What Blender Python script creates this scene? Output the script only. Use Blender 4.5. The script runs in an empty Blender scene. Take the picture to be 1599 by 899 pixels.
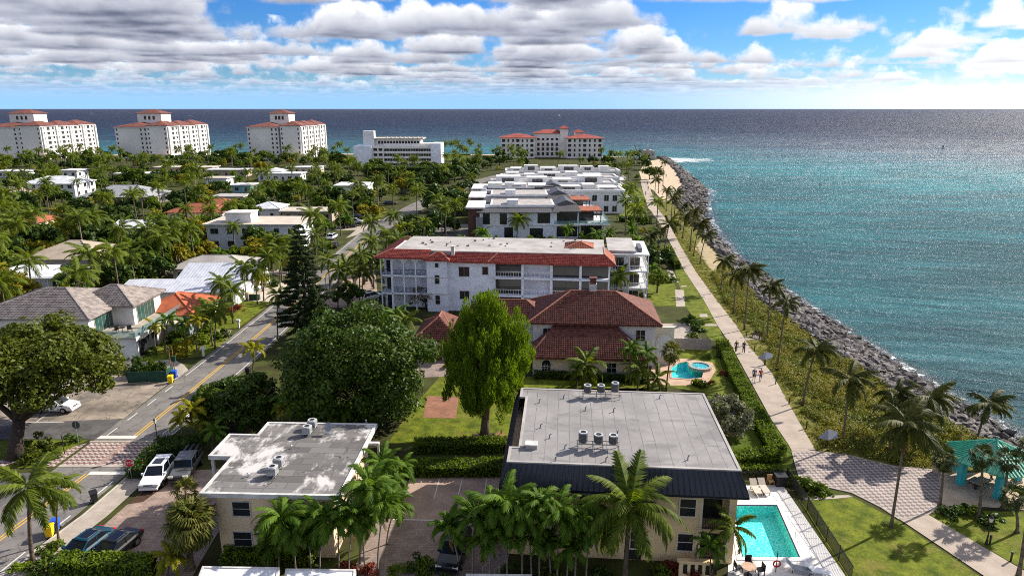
import bpy, bmesh, math, random
import numpy as np
from mathutils import Vector, Matrix
R = math.radians
rnd = random.Random(7)
scene = bpy.context.scene
COL = scene.collection

# ------------------------------------------------------------------ camera
H = 34.0
F = 1066.0
PITCH = math.atan(279.5 / F)
cam = bpy.data.cameras.new('camera')
cam.sensor_width = 36.0
cam.lens = 24.0
cam.clip_start = 0.5
cam.clip_end = 200000
cam_o = bpy.data.objects.new('camera', cam)
cam_o.location = (0, 0, H)
cam_o.rotation_euler = (R(90) - PITCH, 0, 0)
COL.objects.link(cam_o)
scene.camera = cam_o

# ------------------------------------------------------------------ sun, sky, exposure
SUN_AZ, SUN_EL = R(60), R(33)
SUN = Vector((math.sin(SUN_AZ) * math.cos(SUN_EL), math.cos(SUN_AZ) * math.cos(SUN_EL), math.sin(SUN_EL)))
sl = bpy.data.lights.new('sun', 'SUN')
sl.energy = 4.4
sl.angle = R(0.5)
sl.color = (1.0, 0.92, 0.80)
so = bpy.data.objects.new('sun', sl)
so.rotation_euler = SUN.to_track_quat('Z', 'Y').to_euler()
so.location = (200, 120, 150)
COL.objects.link(so)
scene.view_settings.view_transform = 'Standard'
scene.view_settings.look = 'None'
scene.view_settings.exposure = 1.0
scene.view_settings.gamma = 1.0
scene.render.film_transparent = False
scene.cycles.use_denoising = False
scene.cycles.use_adaptive_sampling = False
scene.cycles.filter_width = 1.0
scene.cycles.max_bounces = 6
scene.cycles.diffuse_bounces = 3
scene.cycles.glossy_bounces = 3
scene.cycles.transmission_bounces = 4
scene.cycles.transparent_max_bounces = 4
scene.cycles.caustics_reflective = False
scene.cycles.caustics_refractive = False
scene.cycles.sample_clamp_indirect = 6.0
scene.cycles.sample_clamp_direct = 5.0


class NT:
    """small helper for building node trees"""
    def __init__(s, tree):
        s.t = tree
        tree.nodes.clear()

    def n(s, kind, **kw):
        nd = s.t.nodes.new(kind)
        for k, v in kw.items():
            setattr(nd, k, v)
        return nd

    def put(s, sock, v):
        if v is None:
            return
        if isinstance(v, bpy.types.NodeSocket):
            s.t.links.new(v, sock)
        elif isinstance(v, (tuple, list)) and len(v) == 3 and sock.type == 'RGBA':
            sock.default_value = (*v, 1)
        else:
            sock.default_value = v

    def math(s, op, a, b=None, c=None, clamp=False):
        nd = s.n('ShaderNodeMath', operation=op, use_clamp=clamp)
        for i, v in enumerate((a, b, c)):
            s.put(nd.inputs[i], v)
        return nd.outputs[0]

    def vec(s, op, a, b=None, scale=None):
        nd = s.n('ShaderNodeVectorMath', operation=op)
        s.put(nd.inputs[0], a)
        s.put(nd.inputs[1], b)
        if scale is not None:
            s.put(nd.inputs['Scale'], scale)
        return nd.outputs['Value'] if op in ('DOT_PRODUCT', 'LENGTH', 'DISTANCE') else nd.outputs[0]

    def mix(s, f, a, b, blend='MIX'):
        nd = s.n('ShaderNodeMix', data_type='RGBA', blend_type=blend)
        s.put(nd.inputs[0], f)
        s.put(nd.inputs[6], a)
        s.put(nd.inputs[7], b)
        return nd.outputs[2]

    def noise(s, vec, scale, detail=3, rough=.55, dist=0.0, dim='3D'):
        nd = s.n('ShaderNodeTexNoise', noise_dimensions=dim)
        s.put(nd.inputs['Vector'], vec)
        s.put(nd.inputs['Scale'], scale)
        nd.inputs['Detail'].default_value = detail
        nd.inputs['Roughness'].default_value = rough
        nd.inputs['Distortion'].default_value = dist
        return nd.outputs['Fac']

    def ss(s, v, a, b, lo=0.0, hi=1.0):
        nd = s.n('ShaderNodeMapRange', interpolation_type='SMOOTHSTEP')
        s.put(nd.inputs['Value'], v)
        for k, q in zip(('From Min', 'From Max', 'To Min', 'To Max'), (a, b, lo, hi)):
            s.put(nd.inputs[k], q)
        return nd.outputs['Result']

    def ramp(s, v, stops):
        nd = s.n('ShaderNodeValToRGB')
        s.put(nd.inputs[0], v)
        el = nd.color_ramp.elements
        while len(el) < len(stops):
            el.new(.5)
        for e, (p, c) in zip(el, stops):
            e.position = p
            e.color = (*c, 1)
        return nd.outputs[0]

    def xyz(s, x, y, z):
        nd = s.n('ShaderNodeCombineXYZ')
        for i, v in enumerate((x, y, z)):
            s.put(nd.inputs[i], v)
        return nd.outputs[0]

    def sep(s, v):
        nd = s.n('ShaderNodeSeparateXYZ')
        s.put(nd.inputs[0], v)
        return nd.outputs


WX, CO, CS, THR = (13.1, 2.7, 5.0), (21.3, 54.2), 0.52, .524


def build_world():
    w = bpy.data.worlds.new('World')
    scene.world = w
    w.use_nodes = True
    g = NT(w.node_tree)
    sky = g.n('ShaderNodeTexSky', sky_type='NISHITA')
    sky.sun_disc = False
    sky.sun_elevation = SUN_EL
    sky.sun_rotation = SUN_AZ
    sky.altitude = 0
    sky.air_density = 1.0
    sky.dust_density = 0.35
    sky.ozone_density = 4.0
    hs = g.n('ShaderNodeHueSaturation')
    hs.inputs['Saturation'].default_value = 1.35
    hs.inputs['Value'].default_value = 1.0
    g.put(hs.inputs['Color'], sky.outputs[0])
    blue = g.mix(1.0, hs.outputs[0], (.46, .72, 1.12), 'MULTIPLY')
    d = g.n('ShaderNodeTexCoord').outputs['Generated']
    dx, dy, dz = g.sep(d)
    up = g.math('MAXIMUM', dz, 0.004)
    inv = g.math('DIVIDE', 1.0, up)
    px = g.math('MULTIPLY', dx, inv)
    py = g.math('MULTIPLY', dy, inv)
    sund = g.vec('DOT_PRODUCT', d, tuple(SUN))
    glow = g.math('POWER', g.math('MAXIMUM', sund, 0.0), 3.0)      # forward scattering towards the sun
    # broad weather: where the clouds gather
    flat = g.xyz(px, py, 0.0)
    wx = g.noise(g.vec('ADD', flat, WX), 0.085, 2, .5)
    wx = g.ss(wx, .32, .68, -.05, .055)
    haze_c = g.mix(g.ss(glow, .05, .55), (3.0, 5.6, 8.8), (10.8, 11.2, 11.5))
    front = g.ss(g.math('MULTIPLY', sund, -1.0), .02, .75, 0, .9)  # lit side of unseen clouds opposite the sun, brightened to fill shaded walls
    wn = g.n('ShaderNodeTexWhiteNoise')
    g.put(wn.inputs['Vector'], g.vec('SCALE', d, scale=7919.0))
    jit = wn.outputs['Value']
    shine = g.ss(glow, .10, .80, 0, .8)
    col = blue
    N = 16
    for k in range(N, -1, -1):
        h = g.math('DIVIDE', g.math('ADD', jit, k), N + 1.0)        # samples spread evenly through the cloud's height
        f = g.math('MULTIPLY_ADD', h, .66, 1.0)
        p = g.xyz(g.math('MULTIPLY_ADD', px, f, CO[0]), g.math('MULTIPLY_ADD', py, f, CO[1]), g.math('MULTIPLY', h, .70))
        n = g.math('ADD', g.noise(p, CS, 7, .62), wx)
        n = g.math('SUBTRACT', n, g.math('MULTIPLY_ADD', g.math('POWER', h, 1.4), .17, THR))
        a = g.ss(n, 0, .038)
        thick = g.math('MULTIPLY', g.ss(n, 0, .20), g.math('MULTIPLY_ADD', h, -.6, 1.0))
        dark = g.mix(h, (.85, 1.05, 1.75), (4.4, 4.7, 5.5))
        lit = g.mix(g.math('POWER', h, .7), (3.9, 4.2, 5.2), (13.0, 12.9, 12.7))
        c = g.mix(thick, lit, dark)
        c = g.mix(shine, c, (12.8, 12.7, 12.4))
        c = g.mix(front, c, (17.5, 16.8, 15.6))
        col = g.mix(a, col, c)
    hz = g.ss(dz, .006, .054, 1.0, 0.0)
    col = g.mix(g.math('POWER', hz, 1.25), col, haze_c)
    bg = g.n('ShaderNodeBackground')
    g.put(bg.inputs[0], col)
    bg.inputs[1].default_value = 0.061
    out = g.n('ShaderNodeOutputWorld')
    g.t.links.new(bg.outputs[0], out.inputs[0])
    w.cycles.sampling_method = 'MANUAL'
    w.cycles.sample_map_resolution = 512


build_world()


# ------------------------------------------------------------------ photo geometry: where on the ground a sight line lands
def P(x, y, z=0.0):
    u = (x - 799.5) / F
    v = (y - 449.5) / F
    s, c = math.sin(PITCH), math.cos(PITCH)
    t = (H - z) / (s + v * c)
    return (u * t, (c - v * s) * t)


def Q(x, y, Y):
    """the point at distance Y on that sight line: (X, Z)"""
    u = (x - 799.5) / F
    v = (y - 449.5) / F
    s, c = math.sin(PITCH), math.cos(PITCH)
    t = Y / (c - v * s)
    return (u * t, H - t * (s + v * c))


# ------------------------------------------------------------------ materials
MATS = {}


def principled(name):
    m = bpy.data.materials.new(name)
    m.use_nodes = True
    g = NT(m.node_tree)
    b = g.n('ShaderNodeBsdfPrincipled')
    o = g.n('ShaderNodeOutputMaterial')
    g.t.links.new(b.outputs[0], o.inputs[0])
    MATS[name] = m
    return m, g, b, o


def mat(name, c, rough=.8, var=.18, scale=1.5, bump=0.0, bscale=20, c2=None, spec=.3, metal=0.0, detail=5):
    m, g, b, o = principled(name)
    pos = g.n('ShaderNodeNewGeometry').outputs['Position']
    n = g.noise(pos, scale, detail, .62)
    n = g.ss(n, .28, .72)
    lo = tuple(v * (1 - var) for v in c)
    hi = c2 if c2 else tuple(min(1, v * (1 + var)) for v in c)
    g.put(b.inputs['Base Color'], g.mix(n, lo, hi))
    b.inputs['Roughness'].default_value = rough
    b.inputs['Specular IOR Level'].default_value = spec
    b.inputs['Metallic'].default_value = metal
    if bump:
        bp = g.n('ShaderNodeBump')
        bp.inputs['Strength'].default_value = bump
        bp.inputs['Distance'].default_value = .05
        g.put(bp.inputs['Height'], g.noise(pos, bscale, 4, .6))
        g.put(b.inputs['Normal'], bp.outputs[0])
    return m


def leafmat(name, c1, c2, tr=.35, tcol=None, rough=.6, spec=.14, posvar=None):
    m, g, b, o = principled(name)
    geo = g.n('ShaderNodeNewGeometry')
    oi = g.n('ShaderNodeObjectInfo')
    f = g.math('ADD', g.math('MULTIPLY', geo.outputs['Random Per Island'], .7), g.math('MULTIPLY', oi.outputs['Random'], .3))
    col = g.mix(f, c1, c2)
    if posvar:
        n = g.ss(g.noise(geo.outputs['Position'], posvar[0], 3, .6), .4, .62)
        col = g.mix(n, col, posvar[1])
    g.put(b.inputs['Base Color'], col)
    b.inputs['Roughness'].default_value = rough
    b.inputs['Specular IOR Level'].default_value = spec
    t = g.n('ShaderNodeBsdfTranslucent')
    tc = tcol or (1.5, 1.45, .5)
    g.put(t.inputs[0], g.mix(1.0, col, tc, 'MULTIPLY'))
    mx = g.n('ShaderNodeMixShader')
    mx.inputs[0].default_value = tr
    g.t.links.new(b.outputs[0], mx.inputs[1])
    g.t.links.new(t.outputs[0], mx.inputs[2])
    g.t.links.new(mx.outputs[0], o.inputs[0])
    return m


def brickmat(name, c1, c2, mortar, w, h, m_size=.02, rough=.8, bump=.3, rot=0.0, offset=.5):
    """pavers: brick pattern laid in world x/y"""
    m, g, b, o = principled(name)
    pos = g.n('ShaderNodeNewGeometry').outputs['Position']
    mp = g.n('ShaderNodeMapping')
    mp.inputs['Rotation'].default_value = (0, 0, rot)
    g.put(mp.inputs[0], pos)
    bt = g.n('ShaderNodeTexBrick')
    bt.offset = offset
    g.put(bt.inputs['Vector'], mp.outputs[0])
    for k, v in (('Color1', c1), ('Color2', c2), ('Mortar', mortar)):
        g.put(bt.inputs[k], v)
    bt.inputs['Scale'].default_value = 1.0
    bt.inputs['Mortar Size'].default_value = m_size
    bt.inputs['Brick Width'].default_value = w
    bt.inputs['Row Height'].default_value = h
    n = g.ss(g.noise(pos, .7, 5, .65), .3, .75, .72, 1.12)
    col = g.vec('SCALE', bt.outputs['Color'], scale=n)
    g.put(b.inputs['Base Color'], col)
    b.inputs['Roughness'].default_value = rough
    b.inputs['Specular IOR Level'].default_value = .2
    bp = g.n('ShaderNodeBump')
    bp.inputs['Strength'].default_value = bump
    bp.inputs['Distance'].default_value = .02
    bp.invert = True
    g.put(bp.inputs['Height'], bt.outputs['Fac'])
    g.put(b.inputs['Normal'], bp.outputs[0])
    return m


def rib_mat(name, c, spacing, rough=.4, metal=0.0, axis=0, spec=.5):
    """sheet metal with fine seams along one local axis"""
    m, g, b, o = principled(name)
    oc = g.n('ShaderNodeTexCoord').outputs['Object']
    s = g.sep(oc)[axis]
    fr = g.math('FRACT', g.math('DIVIDE', s, spacing))
    line = g.ss(g.math('ABSOLUTE', g.math('SUBTRACT', fr, .5)), .40, .48)
    n = g.ss(g.noise(oc, .8, 4, .6), .3, .7, .85, 1.1)
    col = g.vec('SCALE', g.mix(line, c, tuple(v * .55 for v in c)), scale=n)
    g.put(b.inputs['Base Color'], col)
    b.inputs['Roughness'].default_value = rough
    b.inputs['Metallic'].default_value = metal
    b.inputs['Specular IOR Level'].default_value = spec
    bp = g.n('ShaderNodeBump')
    bp.inputs['Strength'].default_value = .5
    bp.inputs['Distance'].default_value = .04
    g.put(bp.inputs['Height'], line)
    g.put(b.inputs['Normal'], bp.outputs[0])
    return m


def make_mats():
    mat('soil', (.055, .045, .025), .95, .4, .25, .5, 6, c2=(.065, .082, .018), spec=.1)
    mat('lawn', (.075, .115, .008), .9, .35, .8, 1.0, 7, c2=(.165, .190, .016), spec=.12, detail=8)
    mat('lawn_rough', (.08, .098, .012), .95, .3, .6, .9, 7, c2=(.20, .18, .045), spec=.1, detail=8)
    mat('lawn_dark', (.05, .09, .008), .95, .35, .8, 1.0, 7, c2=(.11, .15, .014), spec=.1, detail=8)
    mat('sand', (.46, .36, .25), .95, .12, .6, .3, 8, c2=(.56, .45, .33), spec=.1)
    mat('drysand', (.34, .28, .17), .95, .2, .6, .3, 8, c2=(.42, .34, .20), spec=.1)
    mat('asphalt', (.155, .145, .138), .9, .16, .35, .25, 30, c2=(.205, .19, .18), spec=.2)
    mat('asphalt_dark', (.07, .068, .07), .9, .25, .4, .25, 30, c2=(.13, .125, .12), spec=.2)
    mat('worn_lot', (.19, .165, .14), .95, .4, .22, .3, 12, c2=(.36, .30, .24), spec=.15, detail=9)
    mat('concrete', (.33, .285, .24), .9, .12, .7, .2, 20, c2=(.40, .35, .30), spec=.2)
    mat('promenade', (.345, .285, .235), .9, .10, .5, .2, 20, c2=(.41, .345, .285), spec=.2)
    mat('kerb', (.42, .39, .35), .9, .15, 1, .2, 10)
    mat('white_line', (.72, .70, .66), .8, .25, 3, 0, c2=(.55, .53, .5))
    mat('yellow_line', (.72, .42, .03), .8, .2, 3, 0, c2=(.6, .36, .05))
    mat('court', (.30, .215, .175), .9, .15, .5, .2, 20, c2=(.375, .275, .225))
    mat('white_wall', (.64, .64, .66), .75, .13, .6, .08, 15)
    mat('bright_white', (.68, .68, .68), .7, .13, .6, .05, 15)
    mat('cream', (.70, .54, .36), .85, .08, .5, .08, 15, c2=(.76, .60, .42))
    mat('peach', (.74, .54, .29), .85, .10, .5, .08, 15, c2=(.80, .60, .34))
    mat('pale_cream', (.66, .58, .46), .85, .06, .5, .08, 15)
    mat('blue_white', (.72, .76, .84), .75, .13, .5, .05, 15)
    mat('tower_white', (.72, .69, .65), .75, .13, .05, 0)
    mat('lilac_wall', (.60, .62, .70), .75, .13, .3, 0)
    mat('brown_wall', (.10, .05, .035), .7, .3, 1.5, .2, 10)
    mat('tan_panel', (.40, .33, .26), .8, .1, 1)
    mat('aqua_wall', (.20, .42, .50), .8, .1, 1)
    mat('terracotta', (.28, .085, .045), .85, .35, 1.6, .0, c2=(.38, .125, .068), detail=8)
    mat('red_tile', (.26, .042, .034), .8, .4, 1.8, .0, c2=(.40, .085, .06), detail=8)
    mat('brown_tile', (.095, .034, .026), .8, .45, 2.2, .0, c2=(.185, .066, .048), detail=9)
    mat('tile_edge', (.27, .10, .065), .8, .3, 2)
    mat('far_red', (.155, .056, .043), .85, .3, .3)
    mat('orange_roof', (.36, .095, .042), .85, .25, .6, .15, 8)
    mat('grey_tile', (.19, .16, .15), .8, .35, 1.2, 0, c2=(.30, .26, .235), detail=7)
    mat('tan_roof', (.36, .30, .23), .9, .15, .6, .2, 8)
    mat('white_roof', (.58, .59, .62), .6, .18, .4, .05, 6)
    mat('beige_roof', (.48, .42, .35), .9, .12, .5, .1, 6)
    mat('light_roof', (.33, .31, .295), .85, .2, .35, .06, 8, c2=(.42, .395, .375), detail=9)
    mat('dark_roof', (.055, .05, .05), .7, .3, .8)
    mat('trim_white', (.50, .49, .475), .7, .2, 1.2, c2=(.62, .61, .59))
    mat('railing', (.78, .78, .78), .5, .05, 1)
    mat('black_metal', (.016, .016, .018), .45, .2, 3, spec=.5)
    mat('fence_metal', (.022, .024, .022), .5, .2, 3)
    mat('galv', (.42, .43, .45), .4, .15, 4, metal=.7)
    mat('ac_body', (.12, .125, .13), .6, .25, 5)
    mat('ac_light', (.42, .43, .44), .6, .12, 4)
    mat('wood_door', (.085, .03, .02), .6, .3, 4)
    mat('timber', (.23, .12, .06), .8, .3, 5)
    mat('palm_trunk', (.10, .08, .058), .95, .4, 5, .5, 12, c2=(.19, .155, .118))
    mat('royal_trunk', (.21, .19, .16), .9, .25, 3, .2, 10)
    mat('bark', (.10, .075, .055), .95, .4, 4, .8, 8)
    mat('dark_bark', (.045, .034, .026), .95, .4, 4, .8, 8)
    mat('rock', (.07, .062, .058), .9, .6, 1.7, .6, 6, c2=(.24, .22, .21), spec=.25, detail=8)
    mat('bank', (.075, .068, .062), .95, .4, 1.2, .5, 5)
    mat('mulch', (.055, .028, .017), .95, .4, 3, .6, 12)
    mat('red_flower', (.26, .035, .03), .8, .4, 4)
    mat('skin', (.42, .24, .16), .6, .1, 4)
    mat('hair', (.03, .022, .016), .7, .2, 8)
    mat('cloth_dark', (.028, .03, .04), .85, .2, 5)
    mat('cloth_red', (.42, .05, .05), .85, .15, 5)
    mat('cloth_blue', (.06, .10, .26), .85, .15, 5)
    mat('cloth_white', (.62, .62, .62), .85, .1, 5)
    mat('teal_post', (.03, .36, .40), .5, .12, 2)
    mat('bin_yellow', (.80, .52, .01), .5, .1, 3)
    mat('bin_blue', (.02, .09, .52), .5, .1, 3)
    mat('bin_black', (.016, .017, .018), .5, .2, 3)
    mat('green_screen', (.012, .055, .04), .7, .3, 2)
    mat('sign_red', (.55, .012, .015), .5, .05, 3)
    mat('sign_white', (.8, .8, .8), .5, .03, 3)
    mat('sign_back', (.05, .06, .055), .6, .1, 3)
    mat('grey_panel', (.24, .26, .29), .5, .12, 2)
    mat('tyre', (.012, .012, .012), .85, .2, 5)
    mat('rim', (.35, .35, .37), .35, .1, 5, metal=.8)
    mat('lounger', (.50, .43, .37), .8, .1, 4)
    mat('chair_wood', (.42, .24, .11), .7, .2, 4)
    mat('tub_white', (.70, .71, .72), .5, .05, 3)
    mat('pool_deck', (.60, .59, .58), .85, .06, 1, .1, 14)
    mat('pool_tile', (.015, .02, .04), .4, .2, 4)
    mat('hull', (.60, .58, .55), .5, .1, 2)
    mat('deck_coral', (.42, .29, .21), .9, .2, 1, .2, 10)
    mat('concrete_block', (.33, .31, .29), .9, .15, .5, .1, 4)
    mat('taupe', (.30, .27, .25), .9, .1, 1)
    for nm, c in (('paint_white', (.72, .73, .75)), ('paint_grey', (.09, .092, .09)), ('paint_black', (.010, .011, .013)),
                  ('paint_teal', (.006, .045, .075)), ('paint_silver', (.45, .46, .48)), ('paint_red', (.35, .02, .02)), ('paint_blue', (.03, .06, .2))):
        m = mat(nm, c, .28, .03, 1, spec=.5)
        m.node_tree.nodes['Principled BSDF'].inputs['Coat Weight'].default_value = .25 if c[1] < .1 else .7
    for nm, c, r in (('glass', (.010, .012, .015), .10), ('glass_green', (.02, .075, .065), .06), ('glass_pale', (.26, .34, .36), .08), ('lamp_glass', (.6, .58, .5), .3),
                     ('dark_void', (.006, .006, .007), .6), ('window_dark', (.020, .022, .028), .12)):
        mat(nm, c, r, .2, 1.2, spec=.6)
    brickmat('paver_court', (.30, .235, .205), (.24, .185, .165), (.19, .15, .13), .42, .21, .02)
    brickmat('paver_fore', (.36, .265, .215), (.29, .215, .18), (.22, .17, .15), .42, .21, .02)
    brickmat('brick_patio', (.34, .145, .085), (.25, .10, .065), (.20, .15, .10), .35, .18, .02)
    brickmat('walk_red', (.33, .19, .15), (.28, .16, .13), (.40, .34, .30), .40, .20, .03)
    rib_mat('mansard', (.013, .016, .030), .42, .45)
    rib_mat('teal_metal', (.055, .36, .235), .42, .35)
    rib_mat('grey_metal', (.34, .34, .35), .5, .4)
    rib_mat('dark_standing', (.075, .072, .075), .5, .5)
    rib_mat('white_metal', (.56, .58, .64), .6, .35)
    # ---- foliage
    leafmat('leaf_coco', (.026, .054, .006), (.175, .218, .020), .38)
    leafmat('leaf_shore', (.026, .040, .008), (.105, .105, .016), .30)
    leafmat('leaf_areca', (.030, .085, .008), (.135, .215, .018), .38)
    leafmat('leaf_gold', (.14, .16, .010), (.33, .30, .02), .42)
    leafmat('leaf_fan', (.050, .070, .010), (.20, .185, .045), .32)
    leafmat('leaf_sabal', (.020, .036, .010), (.07, .085, .025), .25)
    leafmat('leaf_dead', (.16, .10, .05), (.24, .16, .08), .2)
    leafmat('leaf_deep', (.012, .034, .005), (.070, .120, .012), .24, spec=.2, rough=.5)
    leafmat('leaf_mid', (.026, .056, .006), (.118, .168, .016), .32)
    leafmat('leaf_ficus', (.024, .044, .005), (.115, .135, .012), .28, spec=.2, rough=.5)
    leafmat('leaf_feather', (.035, .085, .005), (.150, .225, .014), .42)
    leafmat('leaf_pine', (.008, .020, .006), (.036, .055, .012), .15)
    leafmat('leaf_silver', (.10, .115, .07), (.23, .235, .15), .2)
    leafmat('leaf_yellow', (.13, .13, .01), (.28, .235, .015), .35)
    leafmat('leaf_hedge', (.055, .105, .008), (.165, .220, .016), .34)
    leafmat('leaf_scrub', (.050, .080, .010), (.170, .190, .026), .30, posvar=(.16, (.20, .185, .035)))
    leafmat('leaf_red', (.09, .02, .015), (.22, .05, .03), .3)
    leafmat('leaf_bare', (.20, .17, .14), (.30, .26, .22), .1)
    mat('hedge_core', (.012, .022, .005), .95, .4, 3)

    for nm in ('asphalt', 'asphalt_dark', 'worn_lot'):
        m = MATS[nm]
        g = NT.__new__(NT); g.t = m.node_tree
        bs = m.node_tree.nodes['Principled BSDF']
        src = bs.inputs['Base Color'].links[0].from_socket
        pos = g.n('ShaderNodeNewGeometry').outputs['Position']
        v = g.n('ShaderNodeTexVoronoi', feature='DISTANCE_TO_EDGE'); v.inputs['Scale'].default_value = .42
        nn = g.n('ShaderNodeTexNoise'); g.put(nn.inputs['Vector'], pos); nn.inputs['Scale'].default_value = 1.2
        g.put(v.inputs['Vector'], g.vec('ADD', pos, g.vec('SCALE', nn.outputs['Color'], scale=1.4)))
        ck = g.ss(v.outputs['Distance'], .004, .03, .55, 0)
        pt_ = g.ss(g.noise(g.vec('MULTIPLY', pos, (1, .25, 1)), .55, 5, .6), .56, .64, 0, .35)
        c = g.mix(pt_, g.mix(ck, src, (.04, .038, .036)), (.09, .085, .082))
        g.put(bs.inputs['Base Color'], c)
    for nm in ('lawn', 'lawn_dark'):
        m = MATS[nm]; g = NT.__new__(NT); g.t = m.node_tree
        bs = m.node_tree.nodes['Principled BSDF']; src = bs.inputs['Base Color'].links[0].from_socket
        pos = g.n('ShaderNodeNewGeometry').outputs['Position']
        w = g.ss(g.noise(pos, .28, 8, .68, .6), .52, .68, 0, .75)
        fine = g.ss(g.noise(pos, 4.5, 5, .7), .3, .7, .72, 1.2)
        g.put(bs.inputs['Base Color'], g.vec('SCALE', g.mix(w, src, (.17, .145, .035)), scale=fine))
    m = MATS['rock']; g = NT.__new__(NT); g.t = m.node_tree
    bs = m.node_tree.nodes['Principled BSDF']
    src = bs.inputs['Base Color'].links[0].from_socket
    z = g.sep(g.n('ShaderNodeNewGeometry').outputs['Position'])[2]
    oi = g.n('ShaderNodeNewGeometry').outputs['Random Per Island']
    c = g.vec('SCALE', src, scale=g.math('MULTIPLY_ADD', oi, .9, .45))
    g.put(bs.inputs['Base Color'], g.mix(g.ss(z, -1.5, -.9, .8, 0), c, (.025, .024, .020)))

    m = MATS['glass_pale']; g = NT.__new__(NT); g.t = m.node_tree
    tr = g.n('ShaderNodeBsdfTransparent'); g.put(tr.inputs[0], (.82, .93, .92))
    mx = g.n('ShaderNodeMixShader'); mx.inputs[0].default_value = .68
    g.t.links.new(m.node_tree.nodes['Principled BSDF'].outputs[0], mx.inputs[1]); g.t.links.new(tr.outputs[0], mx.inputs[2])
    g.t.links.new(mx.outputs[0], m.node_tree.nodes['Material Output'].inputs[0])

    # ---- flat roof of the cream block: white coating worn to dark felt
    m, g, b, o = principled('worn_roof')
    oc = g.n('ShaderNodeTexCoord').outputs['Object']
    n = g.noise(oc, .22, 9, .68, .6)
    n2 = g.noise(g.vec('MULTIPLY', oc, (1, .35, 1)), 1.4, 6, .7)
    f = g.ss(g.math('ADD', g.math('MULTIPLY', n, .72), g.math('MULTIPLY', n2, .28)), .49, .58)
    br = g.n('ShaderNodeTexBrick')
    g.put(br.inputs['Vector'], oc)
    br.inputs['Scale'].default_value = 1
    br.inputs['Brick Width'].default_value = 3.1
    br.inputs['Row Height'].default_value = .95
    br.inputs['Mortar Size'].default_value = .022
    g.put(br.inputs['Color1'], (.165, .158, .152)); g.put(br.inputs['Color2'], (.085, .08, .078)); g.put(br.inputs['Mortar'], (.05, .048, .046))
    st = g.ss(g.noise(oc, .7, 6, .7, 1.5), .58, .68)
    dk = g.mix(st, br.outputs['Color'], (.03, .029, .028))
    g.put(b.inputs['Base Color'], g.mix(f, dk, (.50, .48, .465)))
    b.inputs['Roughness'].default_value = .85
    bp = g.n('ShaderNodeBump'); bp.inputs['Strength'].default_value = .3; bp.inputs['Distance'].default_value = .03
    g.put(bp.inputs['Height'], n2); g.put(b.inputs['Normal'], bp.outputs[0])

    # ---- rolled felt roof of the block with the dark mansard
    m, g, b, o = principled('felt_roof')
    oc = g.n('ShaderNodeTexCoord').outputs['Object']
    x, y, z = g.sep(oc)
    wob = g.math('MULTIPLY', g.noise(oc, .35, 2), .18)
    fr = g.math('FRACT', g.math('DIVIDE', g.math('ADD', x, wob), .98))
    line = g.ss(g.math('ABSOLUTE', g.math('SUBTRACT', fr, .5)), .455, .49)
    fade = g.ss(g.noise(oc, .5, 4, .7), .35, .6)
    fy = g.math('FRACT', g.math('DIVIDE', g.math('ADD', y, g.math('MULTIPLY', g.math('FLOOR', g.math('DIVIDE', x, .98)), 3.7)), 9.0))
    ly = g.ss(g.math('ABSOLUTE', g.math('SUBTRACT', fy, .5)), .495, .499)
    st = g.noise(g.vec('MULTIPLY', oc, (.6, 1, 1)), .32, 7, .6, .8)
    st = g.ss(st, .50, .62)
    base = g.mix(g.ss(g.noise(oc, .25, 6, .65), .3, .7), (.185, .176, .174), (.265, .253, .25))
    base = g.mix(g.math('MULTIPLY', st, .55), base, (.115, .11, .11))
    ring = g.ss(g.math('ABSOLUTE', g.math('SUBTRACT', g.noise(oc, .4, 5, .6, .8), .56)), .0, .012, .35, 0)
    base = g.mix(ring, base, (.10, .098, .098))
    ln = g.math('MULTIPLY', g.math('MAXIMUM', line, ly), g.math('MULTIPLY_ADD', fade, .8, .2))
    g.put(b.inputs['Base Color'], g.mix(ln, base, (.10, .098, .10)))
    b.inputs['Roughness'].default_value = .8
    bp = g.n('ShaderNodeBump'); bp.inputs['Strength'].default_value = .35; bp.inputs['Distance'].default_value = .02
    g.put(bp.inputs['Height'], g.math('ADD', ln, g.math('MULTIPLY', g.noise(oc, 6, 3), .4))); g.put(b.inputs['Normal'], bp.outputs[0])

    # ---- plaza of woven light and dark pavers
    m, g, b, o = principled('plaza_pavers')
    pos = g.n('ShaderNodeNewGeometry').outputs['Position']
    mp = g.n('ShaderNodeMapping'); mp.inputs['Rotation'].default_value = (0, 0, R(42)); g.put(mp.inputs[0], pos)
    ck = g.n('ShaderNodeTexChecker'); g.put(ck.inputs['Vector'], mp.outputs[0]); ck.inputs['Scale'].default_value = 2.9
    g.put(ck.inputs['Color1'], (.37, .325, .295)); g.put(ck.inputs['Color2'], (.165, .122, .114))
    n = g.ss(g.noise(pos, .6, 5, .65), .3, .75, .75, 1.1)
    g.put(b.inputs['Base Color'], g.vec('SCALE', ck.outputs['Color'], scale=n))
    b.inputs['Roughness'].default_value = .85

    # ---- zigzag pavers of the raised crossing
    m, g, b, o = principled('zigzag_pavers')
    pos = g.n('ShaderNodeNewGeometry').outputs['Position']
    x, y, z = g.sep(pos)
    tri = g.math('PINGPONG', g.math('MULTIPLY', x, 1.0), .28)
    fr = g.math('FRACT', g.math('DIVIDE', g.math('ADD', y, tri), .62))
    f = g.ss(fr, .47, .53)
    col = g.mix(f, (.42, .37, .335), (.17, .085, .075))
    n = g.ss(g.noise(pos, .7, 5, .65), .3, .75, .75, 1.1)
    g.put(b.inputs['Base Color'], g.vec('SCALE', col, scale=n))
    b.inputs['Roughness'].default_value = .85

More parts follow.
